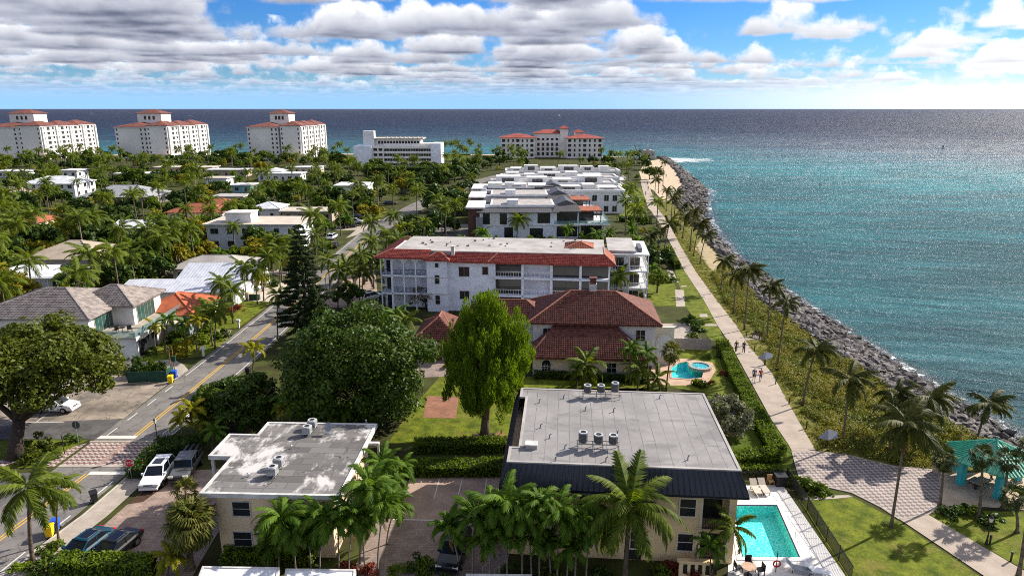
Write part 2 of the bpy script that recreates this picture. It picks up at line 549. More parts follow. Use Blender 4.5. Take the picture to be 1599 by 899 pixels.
    # ---- pool water
    for nm, c1, c2 in (('pool_water', (.02, .40, .42), (.03, .50, .50)), ('spa_water', (.03, .20, .26), (.05, .28, .34))):
        m, g, b, o = principled(nm)
        pos = g.n('ShaderNodeNewGeometry').outputs['Position']
        v = g.n('ShaderNodeTexVoronoi', feature='DISTANCE_TO_EDGE'); v.inputs['Scale'].default_value = 2.4
        g.put(v.inputs['Vector'], g.vec('ADD', pos, g.vec('SCALE', g.n('ShaderNodeTexNoise').outputs['Color'], scale=.1)))
        g.put(b.inputs['Base Color'], g.mix(g.ss(v.outputs['Distance'], .02, .12, .55, 0), g.mix(g.noise(pos, .5), c1, c2), (.16, .72, .66)))  # pale ripple-light lines painted into the water colour
        b.inputs['Roughness'].default_value = .08
        b.inputs['Specular IOR Level'].default_value = .3
        bp = g.n('ShaderNodeBump'); bp.inputs['Strength'].default_value = .15; bp.inputs['Distance'].default_value = .05
        g.put(bp.inputs['Height'], g.noise(pos, 3, 3)); g.put(b.inputs['Normal'], bp.outputs[0])

    m, g, b, o = principled('surf')
    pos = g.n('ShaderNodeNewGeometry').outputs['Position']
    g.put(b.inputs['Base Color'], (.72, .76, .78)); b.inputs['Roughness'].default_value = .7
    tr = g.n('ShaderNodeBsdfTransparent'); mx = g.n('ShaderNodeMixShader')
    f1 = g.noise(pos, .9, 7, .72, .8); f2 = g.noise(pos, .05, 2, .5)
    g.put(mx.inputs[0], g.ss(g.math('ADD', f1, g.math('MULTIPLY', f2, .35)), .70, .80, 0, .85))
    g.t.links.new(tr.outputs[0], mx.inputs[1]); g.t.links.new(b.outputs[0], mx.inputs[2]); g.t.links.new(mx.outputs[0], o.inputs[0])

    m, g, b, o = principled('shallows')
    pos = g.n('ShaderNodeNewGeometry').outputs['Position']
    at = g.n('ShaderNodeAttribute', attribute_name='fade')
    g.put(b.inputs['Base Color'], g.mix(g.ss(g.noise(pos, .9, 5, .65), .35, .65), (.028, .030, .034), (.085, .078, .075)))
    b.inputs['Roughness'].default_value = .15
    bp = g.n('ShaderNodeBump'); bp.inputs['Distance'].default_value = .6
    g.put(bp.inputs['Height'], g.noise(g.vec('MULTIPLY', pos, (.5, 1.3, 0)), 1.0, 5, .65)); g.put(b.inputs['Normal'], bp.outputs[0])
    tr = g.n('ShaderNodeBsdfTransparent'); mx = g.n('ShaderNodeMixShader')
    g.put(mx.inputs[0], g.math('MULTIPLY', g.ss(g.math('ADD', at.outputs['Fac'], g.math('MULTIPLY', g.math('SUBTRACT', g.noise(pos, .22, 4, .6), .5), .9)), .1, .9), .9))
    g.t.links.new(tr.outputs[0], mx.inputs[1]); g.t.links.new(b.outputs[0], mx.inputs[2]); g.t.links.new(mx.outputs[0], o.inputs[0])

    # ---- sea
    m, g, b, o = principled('sea')
    pos = g.n('ShaderNodeNewGeometry').outputs['Position']
    x, y, z = g.sep(pos)
    r = g.vec('LENGTH', pos)
    big = g.noise(g.vec('MULTIPLY', pos, (.0028, .0065, 0)), 1.0, 5, .6)
    pat = g.noise(g.vec('MULTIPLY', pos, (.012, .045, 0)), 1.0, 6, .65)
    # depth: shallow sand shelf off the beach and in the inlet, deep blue offshore
    off = g.math('ADD', y, g.math('MULTIPLY', g.math('SUBTRACT', big, .5), 420))
    off = g.math('ADD', off, g.math('MULTIPLY', g.math('MAXIMUM', g.math('SUBTRACT', x, 60), 0), .95))
    off = g.math('ADD', off, g.math('MULTIPLY', g.math('SUBTRACT', pat, .5), 90))
    dep = g.math('DIVIDE', off, 2400)
    col = g.ramp(dep, [(0.0, (.016, .112, .128)), (.10, (.015, .132, .150)), (.225, (.011, .190, .210)), (.28, (.009, .110, .150)), (.37, (.006, .048, .092)), (.60, (.003, .020, .060)), (1.0, (.002, .013, .046))])
    dark = g.ss(pat, .40, .62, .62, 1.12)
    col = g.vec('SCALE', col, scale=dark)
    # whitecaps and foam
    cap = g.noise(g.vec('MULTIPLY', pos, (.035, .10, 0)), 1.0, 8, .78)
    capm = g.ss(cap, .645, .675)
    fo = g.noise(g.vec('MULTIPLY', pos, (.10, .22, 0)), 1.0, 7, .72)
    tip = g.vec('DISTANCE', g.vec('MULTIPLY', pos, (1, 1.0, 0)), (122, 500, 0))
    near_tip = g.ss(tip, 4, 46, .24, 0)
    foam = g.ss(g.math('ADD', fo, near_tip), .66, .72)
    wm = g.math('MAXIMUM', g.math('MULTIPLY', capm, .8), foam)
    rot = g.n('ShaderNodeMapping'); rot.inputs['Rotation'].default_value = (0, 0, R(12)); g.put(rot.inputs[0], pos)
    w1 = g.noise(g.vec('MULTIPLY', rot.outputs[0], (.085, .30, 0)), 1.0, 7, .70, .3)
    w2 = g.noise(g.vec('MULTIPLY', rot.outputs[0], (.55, 1.5, 0)), 1.0, 4, .65, .2)
    w3 = g.noise(g.vec('MULTIPLY', rot.outputs[0], (.018, .060, 0)), 1.0, 5, .66, .3)
    w4 = g.noise(g.vec('MULTIPLY', rot.outputs[0], (.0035, .012, 0)), 1.0, 5, .7, .3)
    hgt = g.math('ADD', g.math('ADD', g.math('MULTIPLY', w1, 3.0), g.math('MULTIPLY', w2, .42)), g.math('ADD', g.math('MULTIPLY', w3, 7.0), g.math('MULTIPLY', w4, 22.0)))
    bp = g.n('ShaderNodeBump'); bp.inputs['Strength'].default_value = 1.0; bp.inputs['Distance'].default_value = 1.0
    g.put(bp.inputs['Height'], hgt)
    df = g.n('ShaderNodeBsdfDiffuse'); g.put(df.inputs[0], g.mix(wm, col, (.75, .78, .8))); g.put(df.inputs['Normal'], bp.outputs[0])
    gl = g.n('ShaderNodeBsdfGlossy'); g.put(gl.inputs['Normal'], bp.outputs[0]); g.put(gl.inputs['Roughness'], g.ss(r, 60, 900, .14, .40))
    cs = g.math('ABSOLUTE', g.vec('DOT_PRODUCT', g.n('ShaderNodeNewGeometry').outputs['Incoming'], bp.outputs[0]))
    fr = g.math('MULTIPLY_ADD', g.math('POWER', g.math('SUBTRACT', 1.0, cs, clamp=True), 5.0), .98, .02)
    fr = g.math('MULTIPLY', fr, g.ss(r, 80, 1300, 1.0, .40))      # wave faces hide each other at grazing view
    mx = g.n('ShaderNodeMixShader'); g.put(mx.inputs[0], g.math('MULTIPLY', fr, g.math('SUBTRACT', 1.0, wm)))
    g.t.links.new(df.outputs[0], mx.inputs[1]); g.t.links.new(gl.outputs[0], mx.inputs[2]); g.t.links.new(mx.outputs[0], o.inputs[0])


make_mats()
# ------------------------------------------------------------------ mesh and object helpers
class MB:
    """collects faces of one mesh"""
    def __init__(s):
        s.v, s.f = [], []

    def face(s, pts):
        i = len(s.v)
        s.v += [tuple(p) for p in pts]
        s.f.append(tuple(range(i, i + len(pts))))
        return s

    def box(s, x0, x1, y0, y1, z0, z1):
        i = len(s.v)
        s.v += [(x0, y0, z0), (x1, y0, z0), (x1, y1, z0), (x0, y1, z0), (x0, y0, z1), (x1, y0, z1), (x1, y1, z1), (x0, y1, z1)]
        for q in ((3, 2, 1, 0), (4, 5, 6, 7), (0, 1, 5, 4), (1, 2, 6, 5), (2, 3, 7, 6), (3, 0, 4, 7)):
            s.f.append(tuple(i + k for k in q))
        return s

    def prism(s, pts, z0, z1, top=None):
        n = len(pts)
        i = len(s.v)
        t = top or pts
        s.v += [(p[0], p[1], z0) for p in pts] + [(p[0], p[1], z1) for p in t]
        s.f.append(tuple(i + k for k in range(n - 1, -1, -1)))
        s.f.append(tuple(i + n + k for k in range(n)))
        for k in range(n):
            j = (k + 1) % n
            s.f.append((i + k, i + j, i + n + j, i + n + k))
        return s

    def cyl(s, cx, cy, z0, z1, r, n=12, r2=None):
        r2 = r if r2 is None else r2
        a = [(math.cos(2 * math.pi * k / n), math.sin(2 * math.pi * k / n)) for k in range(n)]
        return s.prism([(cx + r * c, cy + r * q) for c, q in a], z0, z1, [(cx + r2 * c, cy + r2 * q) for c, q in a])

    def tube(s, path, radii, n=6, cap=True):
        path = [Vector(p) for p in path]
        if not isinstance(radii, (list, tuple)):
            radii = [radii] * len(path)
        base = len(s.v)
        for k, p in enumerate(path):
            d = (path[min(k + 1, len(path) - 1)] - path[max(k - 1, 0)])
            d = d.normalized() if d.length > 1e-9 else Vector((0, 0, 1))
            a = Vector((1, 0, 0)) if abs(d.x) < .8 else Vector((0, 1, 0))
            u = d.cross(a).normalized()
            w = d.cross(u)
            for j in range(n):
                t = 2 * math.pi * j / n
                q = p + radii[k] * (math.cos(t) * u + math.sin(t) * w)
                s.v.append(tuple(q))
        for k in range(len(path) - 1):
            for j in range(n):
                j2 = (j + 1) % n
                s.f.append((base + k * n + j, base + k * n + j2, base + (k + 1) * n + j2, base + (k + 1) * n + j))
        if cap:
            s.f.append(tuple(base + j for j in range(n - 1, -1, -1)))
            e = base + (len(path) - 1) * n
            s.f.append(tuple(e + j for j in range(n)))
        return s

    def ring(s, cx, cy, z0, z1, r0, r1, n=20):
        for k in range(n):
            a, b = 2 * math.pi * k / n, 2 * math.pi * (k + 1) / n
            p = lambda r, t, z: (cx + r * math.cos(t), cy + r * math.sin(t), z)
            s.face([p(r0, a, z1), p(r1, a, z1), p(r1, b, z1), p(r0, b, z1)])
            s.face([p(r1, a, z0), p(r1, b, z0), p(r1, b, z1), p(r1, a, z1)])
            s.face([p(r0, b, z0), p(r0, a, z0), p(r0, a, z1), p(r0, b, z1)])
        return s

    def mesh(s, name, m, smooth=False):
        me = bpy.data.meshes.new(name)
        me.from_pydata(s.v, [], s.f)
        if m:
            me.materials.append(MATS[m])
        if smooth:
            me.polygons.foreach_set('use_smooth', [True] * len(me.polygons))
        me.update()
        return me

    def build(s, name, m, parent=None, loc=(0, 0, 0), rz=0.0, smooth=False):
        return link(name, s.mesh(name, m, smooth), parent, loc, rz)


def link(name, me, parent=None, loc=(0, 0, 0), rz=0.0):
    o = bpy.data.objects.new(name, me)
    COL.objects.link(o)
    o.parent = parent
    o.location = loc
    o.rotation_euler = (0, 0, rz)
    return o


def tag(o, label=None, cat=None, group=None, kind=None):
    if label: o['label'] = label
    if cat: o['category'] = cat
    if group: o['group'] = group
    if kind: o['kind'] = kind
    return o


def thing(name, label, cat, loc=(0, 0, 0), rz=0.0, group=None):
    o = link(name, None, None, loc, rz)
    o.empty_display_size = .3
    return tag(o, label, cat, group)


def copy_tree(o, parent=None):
    c = o.copy()
    COL.objects.link(c)
    c.parent = parent
    for ch in list(o.children):
        copy_tree(ch, c)
    return c


def np_mesh(name, verts, quads, m, smooth=False):
    """verts (n,3), quads (k,4) as numpy arrays"""
    me = bpy.data.meshes.new(name)
    me.vertices.add(len(verts))
    me.vertices.foreach_set('co', np.ascontiguousarray(verts, dtype=np.float32).ravel())
    k = quads.shape[1]
    me.loops.add(quads.size)
    me.loops.foreach_set('vertex_index', np.ascontiguousarray(quads, dtype=np.int32).ravel())
    me.polygons.add(len(quads))
    me.polygons.foreach_set('loop_start', np.arange(0, quads.size, k, dtype=np.int32))
    me.polygons.foreach_set('loop_total', np.full(len(quads), k, dtype=np.int32))
    if smooth:
        me.polygons.foreach_set('use_smooth', np.ones(len(quads), dtype=bool))
    if m:
        me.materials.append(MATS[m])
    me.update(calc_edges=True)
    return me


def sheet(name, pts, z, m, parent=None, kind='structure'):
    """a flat surface from an outline of world points"""
    bm = bmesh.new()
    f = bm.faces.new([bm.verts.new((p[0], p[1], z)) for p in pts])
    if f.normal.z < 0 or sum(pts[i][0] * pts[(i + 1) % len(pts)][1] - pts[(i + 1) % len(pts)][0] * pts[i][1] for i in range(len(pts))) < 0:
        f.normal_flip()
    bmesh.ops.triangulate(bm, faces=bm.faces[:])
    me = bpy.data.meshes.new(name)
    bm.to_mesh(me)
    bm.free()
    me.materials.append(MATS[m])
    o = link(name, me, parent)
    if kind and not parent:
        o['kind'] = kind
    return o


def px(*pts):
    return [P(*p) for p in pts]


def strip(name, pts, w, z, m, parent=None, kind='structure'):
    """a ribbon of width w along a line of world points"""
    v, f = [], []
    for i, p in enumerate(pts):
        a = Vector(pts[max(i - 1, 0)]); b = Vector(pts[min(i + 1, len(pts) - 1)])
        d = (b - a).normalized()
        n = Vector((-d.y, d.x)) * (w / 2)
        v += [(p[0] + n.x, p[1] + n.y, z), (p[0] - n.x, p[1] - n.y, z)]
        if i:
            f.append((2 * i - 2, 2 * i - 1, 2 * i + 1, 2 * i))
    me = bpy.data.meshes.new(name)
    me.from_pydata(v, [], f)
    me.materials.append(MATS[m])
    o = link(name, me, parent)
    if kind and not parent:
        o['kind'] = kind
    return o


def kerb(name, pts, w, h, m='kerb', parent=None):
    b = MB()
    for i in range(len(pts) - 1):
        a, c = Vector(pts[i]), Vector(pts[i + 1])
        d = (c - a).normalized()
        n = Vector((-d.y, d.x)) * (w / 2)
        q = [(a + n), (a - n), (c - n), (c + n)]
        b.prism([(p.x, p.y) for p in q], 0, h)
    o = b.build(name, m, parent)
    if not parent:
        o['kind'] = 'structure'
    return o


def inside(pt, poly):
    x, y = pt
    c = False
    j = len(poly) - 1
    for i in range(len(poly)):
        if (poly[i][1] > y) != (poly[j][1] > y) and x < (poly[j][0] - poly[i][0]) * (y - poly[i][1]) / (poly[j][1] - poly[i][1]) + poly[i][0]:
            c = not c
        j = i
    return c


BLOCKED = []         # footprints nothing may grow through


def block_rect(x0, x1, y0, y1, pad=0.0):
    BLOCKED.append([(x0 - pad, y0 - pad), (x1 + pad, y0 - pad), (x1 + pad, y1 + pad), (x0 - pad, y1 + pad)])


def free(x, y, r=0.0):
    for q in BLOCKED:
        for dx, dy in ((0, 0), (r, 0), (-r, 0), (0, r), (0, -r)):
            if inside((x + dx, y + dy), q):
                return False
    return True


# ------------------------------------------------------------------ building parts
WIN = {}


def window(parent, x, y, z, w, h, face=0.0, frame='trim_white', pane='window_dark', nx=1, nz=1, proud=.07, name='window', bar=.07, arch=False, flat=False):
    """a framed window on a wall; face = direction the wall looks (0 front, 90 right)"""
    k = (round(w, 2), round(h, 2), frame, pane, nx, nz, proud, bar, arch, flat)
    if k not in WIN:
        fr, pa = MB(), MB()
        x0, x1 = -w / 2, w / 2
        if flat:
            fr.box(x0, x1, -proud, .02, 0, h)
            WIN[k] = (fr.mesh('window', pane), None)
        else:
            fr.box(x0 - bar, x1 + bar, -proud, .03, -bar, 0); 
            fr.box(x0 - bar, x0, -proud, .03, 0, h); fr.box(x1, x1 + bar, -proud, .03, 0, h)
            if not arch:
                fr.box(x0 - bar, x1 + bar, -proud, .03, h, h + bar)
            else:
                n = 10
                for i in range(n):
                    a, b = math.pi * i / n, math.pi * (i + 1) / n
                    r0, r1 = w / 2, w / 2 + bar
                    pts = [(r0 * math.cos(a), r0 * math.sin(a)), (r1 * math.cos(a), r1 * math.sin(a)), (r1 * math.cos(b), r1 * math.sin(b)), (r0 * math.cos(b), r0 * math.sin(b))]
                    fr.face([(p[0], -proud, h + p[1]) for p in pts])
                    fr.face([(pts[0][0], -proud, h + pts[0][1]), (pts[3][0], -proud, h + pts[3][1]), (pts[3][0], .03, h + pts[3][1]), (pts[0][0], .03, h + pts[0][1])])
            mb = bar * .45
            for i in range(1, nx):
                c = x0 + w * i / nx
                fr.box(c - mb / 2, c + mb / 2, -proud + .01, .02, 0, h)
            for i in range(1, nz):
                c = h * i / nz
                fr.box(x0, x1, -proud + .012, .02, c - mb / 2, c + mb / 2)
            pa.box(x0, x1, -.025, .02, 0, h)
            if arch:
                pts = [(w / 2 * math.cos(math.pi * i / 10), h + w / 2 * math.sin(math.pi * i / 10)) for i in range(11)]
                pa.face([(p[0], -.025, p[1]) for p in pts])
            WIN[k] = (fr.mesh('window', frame), pa.mesh('pane', pane))
    a, b = WIN[k]
    o = link(name, a, parent, (x, y, z), R(face))
    if b:
        link('pane', b, o)
    return o


def hip(b, x0, x1, y0, y1, z, rise, ov=.5, ridge=None):
    """hip roof faces into builder b; returns ridge ends"""
    x0 -= ov; x1 += ov; y0 -= ov; y1 += ov
    w, d = x1 - x0, y1 - y0
    if w >= d:
        r = d / 2 if ridge is None else ridge
        a, c = (x0 + r, (y0 + y1) / 2, z + rise), (x1 - r, (y0 + y1) / 2, z + rise)
        b.face([(x0, y0, z), (x1, y0, z), c, a]); b.face([(x1, y1, z), (x0, y1, z), a, c])
        b.face([(x0, y1, z), (x0, y0, z), a]); b.face([(x1, y0, z), (x1, y1, z), c])
    else:
        r = w / 2 if ridge is None else ridge
        a, c = ((x0 + x1) / 2, y0 + r, z + rise), ((x0 + x1) / 2, y1 - r, z + rise)
        b.face([(x0, y0, z), (x1, y0, z), a]); b.face([(x1, y1, z), (x0, y1, z), c])
        b.face([(x0, y1, z), (x0, y0, z), a, c]); b.face([(x1, y0, z), (x1, y1, z), c, a])
    b.face([(x0, y1, z - .18), (x1, y1, z - .18), (x1, y0, z - .18), (x0, y0, z - .18)])
    for p, q in (((x0, y0), (x1, y0)), ((x1, y0), (x1, y1)), ((x1, y1), (x0, y1)), ((x0, y1), (x0, y0))):
        b.face([(p[0], p[1], z - .18), (q[0], q[1], z - .18), (q[0], q[1], z), (p[0], p[1], z)])
    return a, c


def tiled(name, quad, m, parent, pitch=.30, course=.36, amp=.045, step=.035, up=.02):
    """barrel tiles in courses over a roof slope: quad = eave a, eave b, top b, top a (top may be a point)"""
    a, b_, tb, ta = [Vector(q) for q in quad]
    eave = (b_ - a)
    ex = eave.normalized()
    nrm = ex.cross(((ta + tb) / 2 - (a + b_) / 2)).normalized()
    sl = ((ta + tb) / 2 - (a + b_) / 2)
    sl = sl - ex * sl.dot(ex)
    L = sl.length
    sy = sl.normalized()
    # outline in slope coords
    la, lb = (ta - a).dot(ex), (tb - a).dot(ex)
    W = eave.length
    nrow = max(2, int(L / course))
    vs, fs = [], []
    for r in range(nrow):
        t0, t1 = r / nrow, (r + 1) / nrow
        xl0, xr0 = la * t0, W + (lb - W) * t0
        xl1, xr1 = la * t1, W + (lb - W) * t1
        xl, xr = max(xl0, xl1 if la > 0 else xl0), min(xr0, xr1 if lb < W else xr0)
        xl, xr = (xl0 + xl1) / 2, (xr0 + xr1) / 2
        nc = max(1, int(round((xr - xl) / (pitch / 4))))
        base = len(vs)
        for i in range(nc + 1):
            x = xl + (xr - xl) * i / nc
            h = amp * abs(math.sin(math.pi * x / pitch))
            p0 = a + ex * x + sy * (L * t0) + nrm * (up + h + step)
            p1 = a + ex * x + sy * (L * t1) + nrm * (up + h * .8)
            pf = a + ex * x + sy * (L * t0) + nrm * (up * .2)
            vs += [tuple(pf), tuple(p0), tuple(p1)]
        for i in range(nc):
            q = base + 3 * i
            fs.append((q, q + 3, q + 4, q + 1))
            fs.append((q + 1, q + 4, q + 5, q + 2))
    me = np_mesh(name, np.array(vs), np.array(fs), m)
    o = link(name, me, parent)
    o['kind'] = 'stuff'
    return o


def ridge_caps(name, pts, m, parent, r=.13):
    b = MB()
    for p, q in zip(pts[:-1], pts[1:]):
        b.tube([p, q], r, 6)
    return b.build(name, m, parent)


def railing(parent, x0, x1, y, z, h=1.0, face=0.0, m='railing', name='railing', gap=.35, along='x'):
    b = MB()
    n = max(2, int((x1 - x0) / gap))
    if along == 'x':
        b.box(x0, x1, y - .03, y + .03, z + h - .07, z + h)
        b.box(x0, x1, y - .025, y + .025, z + .08, z + .13)
        for i in range(n + 1):
            x = x0 + (x1 - x0) * i / n
            b.box(x - .018, x + .018, y - .018, y + .018, z, z + h - .05)
    else:
        b.box(y - .03, y + .03, x0, x1, z + h - .07, z + h)
        b.box(y - .025, y + .025, x0, x1, z + .08, z + .13)
        for i in range(n + 1):
            x = x0 + (x1 - x0) * i / n
            b.box(y - .018, y + .018, x - .018, x + .018, z, z + h - .05)
    return b.build(name, m, parent)


LANDMARKS = []       # (phrase, x, y) used to say where a plant stands
PLANTS = []          # (object, kind phrase, x, y)


def landmark(phrase, x, y):
    LANDMARKS.append((phrase, x, y))
# ------------------------------------------------------------------ plants
def frond_geo(L, a0, curv, npair, leaf, w, hang, rng, twist=0.0, rachis=.028, fwd=.55):
    """one feather leaf growing along +x: arched midrib with two rows of leaflets; returns verts, quads"""
    n = 10
    pts, ang = [np.zeros(3)], []
    for i in range(n):
        t = (i + .5) / n
        a = a0 - curv * t ** 1.25
        ang.append(a)
        pts.append(pts[-1] + np.array([math.cos(a), 0, math.sin(a)]) * L / n)
    pts = np.array(pts)
    vs, qs = [], []
    for i in range(n + 1):
        r = rachis * (1 - .75 * i / n)
        vs += [pts[i] + (0, r, 0), pts[i] + (0, -r, 0)]
        if i:
            qs.append((2 * i - 2, 2 * i - 1, 2 * i + 1, 2 * i))
    for k in range(npair):
        t = .10 + .90 * (k + .5) / npair
        f = t * n
        i = min(int(f), n - 1)
        p = pts[i] + (pts[i + 1] - pts[i]) * (f - i)
        d = (pts[i + 1] - pts[i]); d = d / np.linalg.norm(d)
        prof = (math.sin(math.pi * (.12 + .80 * t)) ** .7)
        for sgn in (-1, 1):
            ln = leaf * prof * rng.uniform(.8, 1.15)
            v = np.array([0, sgn, 0]) * rng.uniform(.8, 1.1) + d * (fwd + .5 * t) + np.array([0, 0, -hang * rng.uniform(.6, 1.3) + twist * sgn])
            v = v / np.linalg.norm(v)
            mid = p + v * ln * .5
            tip = p + v * ln + np.array([0, 0, -.22 * ln * hang])
            b = len(vs)
            vs += [p - d * w * .4, p + d * w * .4, mid + d * w * .55, mid - d * w * .55, tip]
            qs.append((b, b + 1, b + 2, b + 3))
            qs.append((b + 3, b + 2, b + 4, b + 4))
    return np.array(vs), qs


def fix_quads(vs, qs, name, m):
    me = bpy.data.meshes.new(name)
    me.from_pydata([tuple(v) for v in vs], [], [q if q[2] != q[3] else q[:3] for q in qs])
    me.materials.append(MATS[m])
    me.update()
    return me


FRONDS = {}


def frond_set(kind):
    """several leaves of one palm kind, from upright to hanging"""
    if kind in FRONDS:
        return FRONDS[kind]
    rng = random.Random(hash(kind) % 1000 if False else sum(map(ord, kind)))
    spec = {  # L, leaflet pairs, leaflet length, width, hang, material
        'coco': (3.3, 30, .85, .12, .6, 'leaf_coco'),
        'big': (4.3, 42, 1.05, .12, .65, 'leaf_coco'),
        'shore': (2.7, 26, .80, .12, .75, 'leaf_shore'),
        'areca': (2.2, 26, .62, .11, .6, 'leaf_areca'),
        'gold': (2.1, 24, .60, .11, .5, 'leaf_gold'),
        'royal': (2.9, 28, .75, .12, .5, 'leaf_coco'),
    }[kind]
    L, n, ll, w, hang, m = spec
    out = []
    for j in range(5):
        vs, qs = frond_geo(L * rng.uniform(.92, 1.06), .15, (.9, 1.15, 1.45, 1.8, 1.3)[j] * (1.45 if kind in ('areca', 'gold') else 1), n, ll, w, hang, rng)
        out.append(fix_quads(vs, qs, 'frond', m))
    FRONDS[kind] = out
    return out


def fan_set(m='leaf_fan'):
    if ('fan', m) in FRONDS:
        return FRONDS[('fan', m)]
    rng = random.Random(5)
    out = []
    for j in range(4):
        vs, qs = [], []
        pet, rad = .95, .85
        vs += [(0, .02, 0), (0, -.02, 0), (pet, -.015, .0), (pet, .015, .0)]
        qs.append((0, 1, 2, 3))
        n = 15
        for i in range(n):
            a = (i / (n - 1) - .5) * 4.1
            r = rad * rng.uniform(.85, 1.1) * (1 - .12 * abs(a))
            d = np.array([math.cos(a), math.sin(a), 0])
            s = np.array([-math.sin(a), math.cos(a), 0])
            p = np.array([pet, 0, 0])
            mid = p + d * r * .6 + np.array([0, 0, .04 * (i % 2)])
            tip = p + d * r + np.array([0, 0, -.30 - .15 * rng.random()])
            b = len(vs)
            vs += [tuple(p - s * .01), tuple(p + s * .01), tuple(mid + s * .07), tuple(mid - s * .07), tuple(tip)]
            qs.append((b, b + 1, b + 2, b + 3)); qs.append((b + 3, b + 2, b + 4, b + 4))
        out.append(fix_quads(vs, qs, 'frond', m))
    FRONDS[('fan', m)] = out
    return out


def trunk_mb(top, r0, r1, sag=.12, seg=9, n=8, flare=1.5, rings=True):
    """curved palm stem from the ground at the origin to top"""
    b = MB()
    t = Vector(top)
    path, rad = [], []
    for i in range(seg + 1):
        f = i / seg
        lx = t.x * (f ** 1.6) ; ly = t.y * (f ** 1.6)
        path.append((lx, ly, t.z * f))
        r = r0 + (r1 - r0) * f
        if i == 0: r *= flare
        if rings and i % 2: r *= .93
        rad.append(r)
    b.tube(path, rad, n)
    return b


def palm(name, kind_phrase, base, top, kind='coco', nf=20, wind=0.0, r=.16, trunkmat='palm_trunk', scale=1.0, seed=0, group=None, dead=0, label=None, thin=False):
    """palm with each leaf its own part. base world (x,y), top = (x,y,z) of the crown"""
    rng = random.Random(seed * 77 + int(base[0] * 10) + int(base[1] * 7))
    o = thing(name, label or kind_phrase, 'palm tree', (base[0], base[1], 0), 0, group)
    tp = Vector((top[0] - base[0], top[1] - base[1], top[2]))
    trunk_mb(tp, r, r * .62).build('trunk', trunkmat, o, smooth=True)
    fr = frond_set(kind) if kind not in ('fan', 'sabal') else fan_set('leaf_fan' if kind == 'fan' else 'leaf_sabal')
    ga = 2.39996
    a0 = rng.uniform(0, 6.28)
    for i in range(nf):
        f = (i + .5) / nf
        az = a0 + i * ga + rng.uniform(-.25, .25)
        if kind in ('fan', 'sabal'):
            el = R(85) - f * R(150) + rng.uniform(-.15, .15)
        elif kind in ('areca', 'gold'):
            el = R(72) - f * R(62) + rng.uniform(-.15, .15)
        else:
            el = R(62) - f * R(92) + rng.uniform(-.15, .15)
        if wind:
            az = math.atan2(math.sin(az), math.cos(az))
            az = az - wind * math.sin(az) - .12
            el = el * (1 - .35 * wind) + .12 * wind * math.cos(az)
        me = fr[min(4, int(f * 5)) % len(fr)] if rng.random() < .7 else rng.choice(fr)
        q = link('frond', me, o, tuple(tp + Vector((0, 0, -.1 + .25 * (1 - f)))))
        q.rotation_euler = (rng.uniform(-.35, .35), -el + .1, az)
        s = scale * rng.uniform(.88, 1.1)
        q.scale = (s, s, s)
    for i in range(dead):
        q = link('dead_frond', fan_set('leaf_dead')[i % 4] if kind in ('fan', 'sabal') else frond_dead(), o, tuple(tp + Vector((0, 0, -.35))))
        q.rotation_euler = (0, R(72) + rng.uniform(-.1, .15), rng.uniform(0, 6.28))
        q.scale = (scale * .8,) * 3
    if label is None:
        PLANTS.append((o, kind_phrase, base[0], base[1]))
    return o


def frond_dead():
    if 'dead' not in FRONDS:
        vs, qs = frond_geo(2.4, .1, .9, 16, .6, .08, .9, random.Random(3))
        FRONDS['dead'] = fix_quads(vs, qs, 'frond', 'leaf_dead')
    return FRONDS['dead']


FARCROWN = {}


def far_crown(kind, j):
    """whole palm crown as one mesh, for palms too far away to tell the leaves apart"""
    k = (kind, j)
    if k in FARCROWN:
        return FARCROWN[k]
    rng = random.Random(j * 13 + sum(map(ord, kind)))
    V, Qs, off = [], [], 0
    m = {'coco': 'leaf_coco', 'gold': 'leaf_gold', 'royal': 'leaf_coco', 'areca': 'leaf_areca', 'shore': 'leaf_shore', 'sabal': 'leaf_sabal'}[kind]
    nf = rng.randint(18, 24)
    for i in range(nf):
        f = (i + .5) / nf
        L = {'areca': 2.1, 'gold': 2.1, 'shore': 2.5, 'sabal': 1.7}.get(kind, 3.0) * rng.uniform(.9, 1.1)
        vs, qs = frond_geo(L, .1, rng.uniform(.9, 1.8), 15, L * .28, .17, .55, rng, rachis=.03)
        az = i * 2.4 + rng.uniform(-.2, .2)
        el = R(65) - f * R(92)
        if kind == 'shore':
            az = math.atan2(math.sin(az), math.cos(az)); az -= .6 * math.sin(az)
        mt = np.array(Matrix.Rotation(az, 3, 'Z') @ Matrix.Rotation(-el, 3, 'Y') @ Matrix.Rotation(rng.uniform(-.3, .3), 3, 'X'))
        V.append(vs @ mt.T)
        Qs += [tuple(q + off for q in qq) for qq in qs]
        off += len(vs)
    me = fix_quads(np.vstack(V), Qs, 'crown', m)
    FARCROWN[k] = me
    return me


TRUNKS = {}


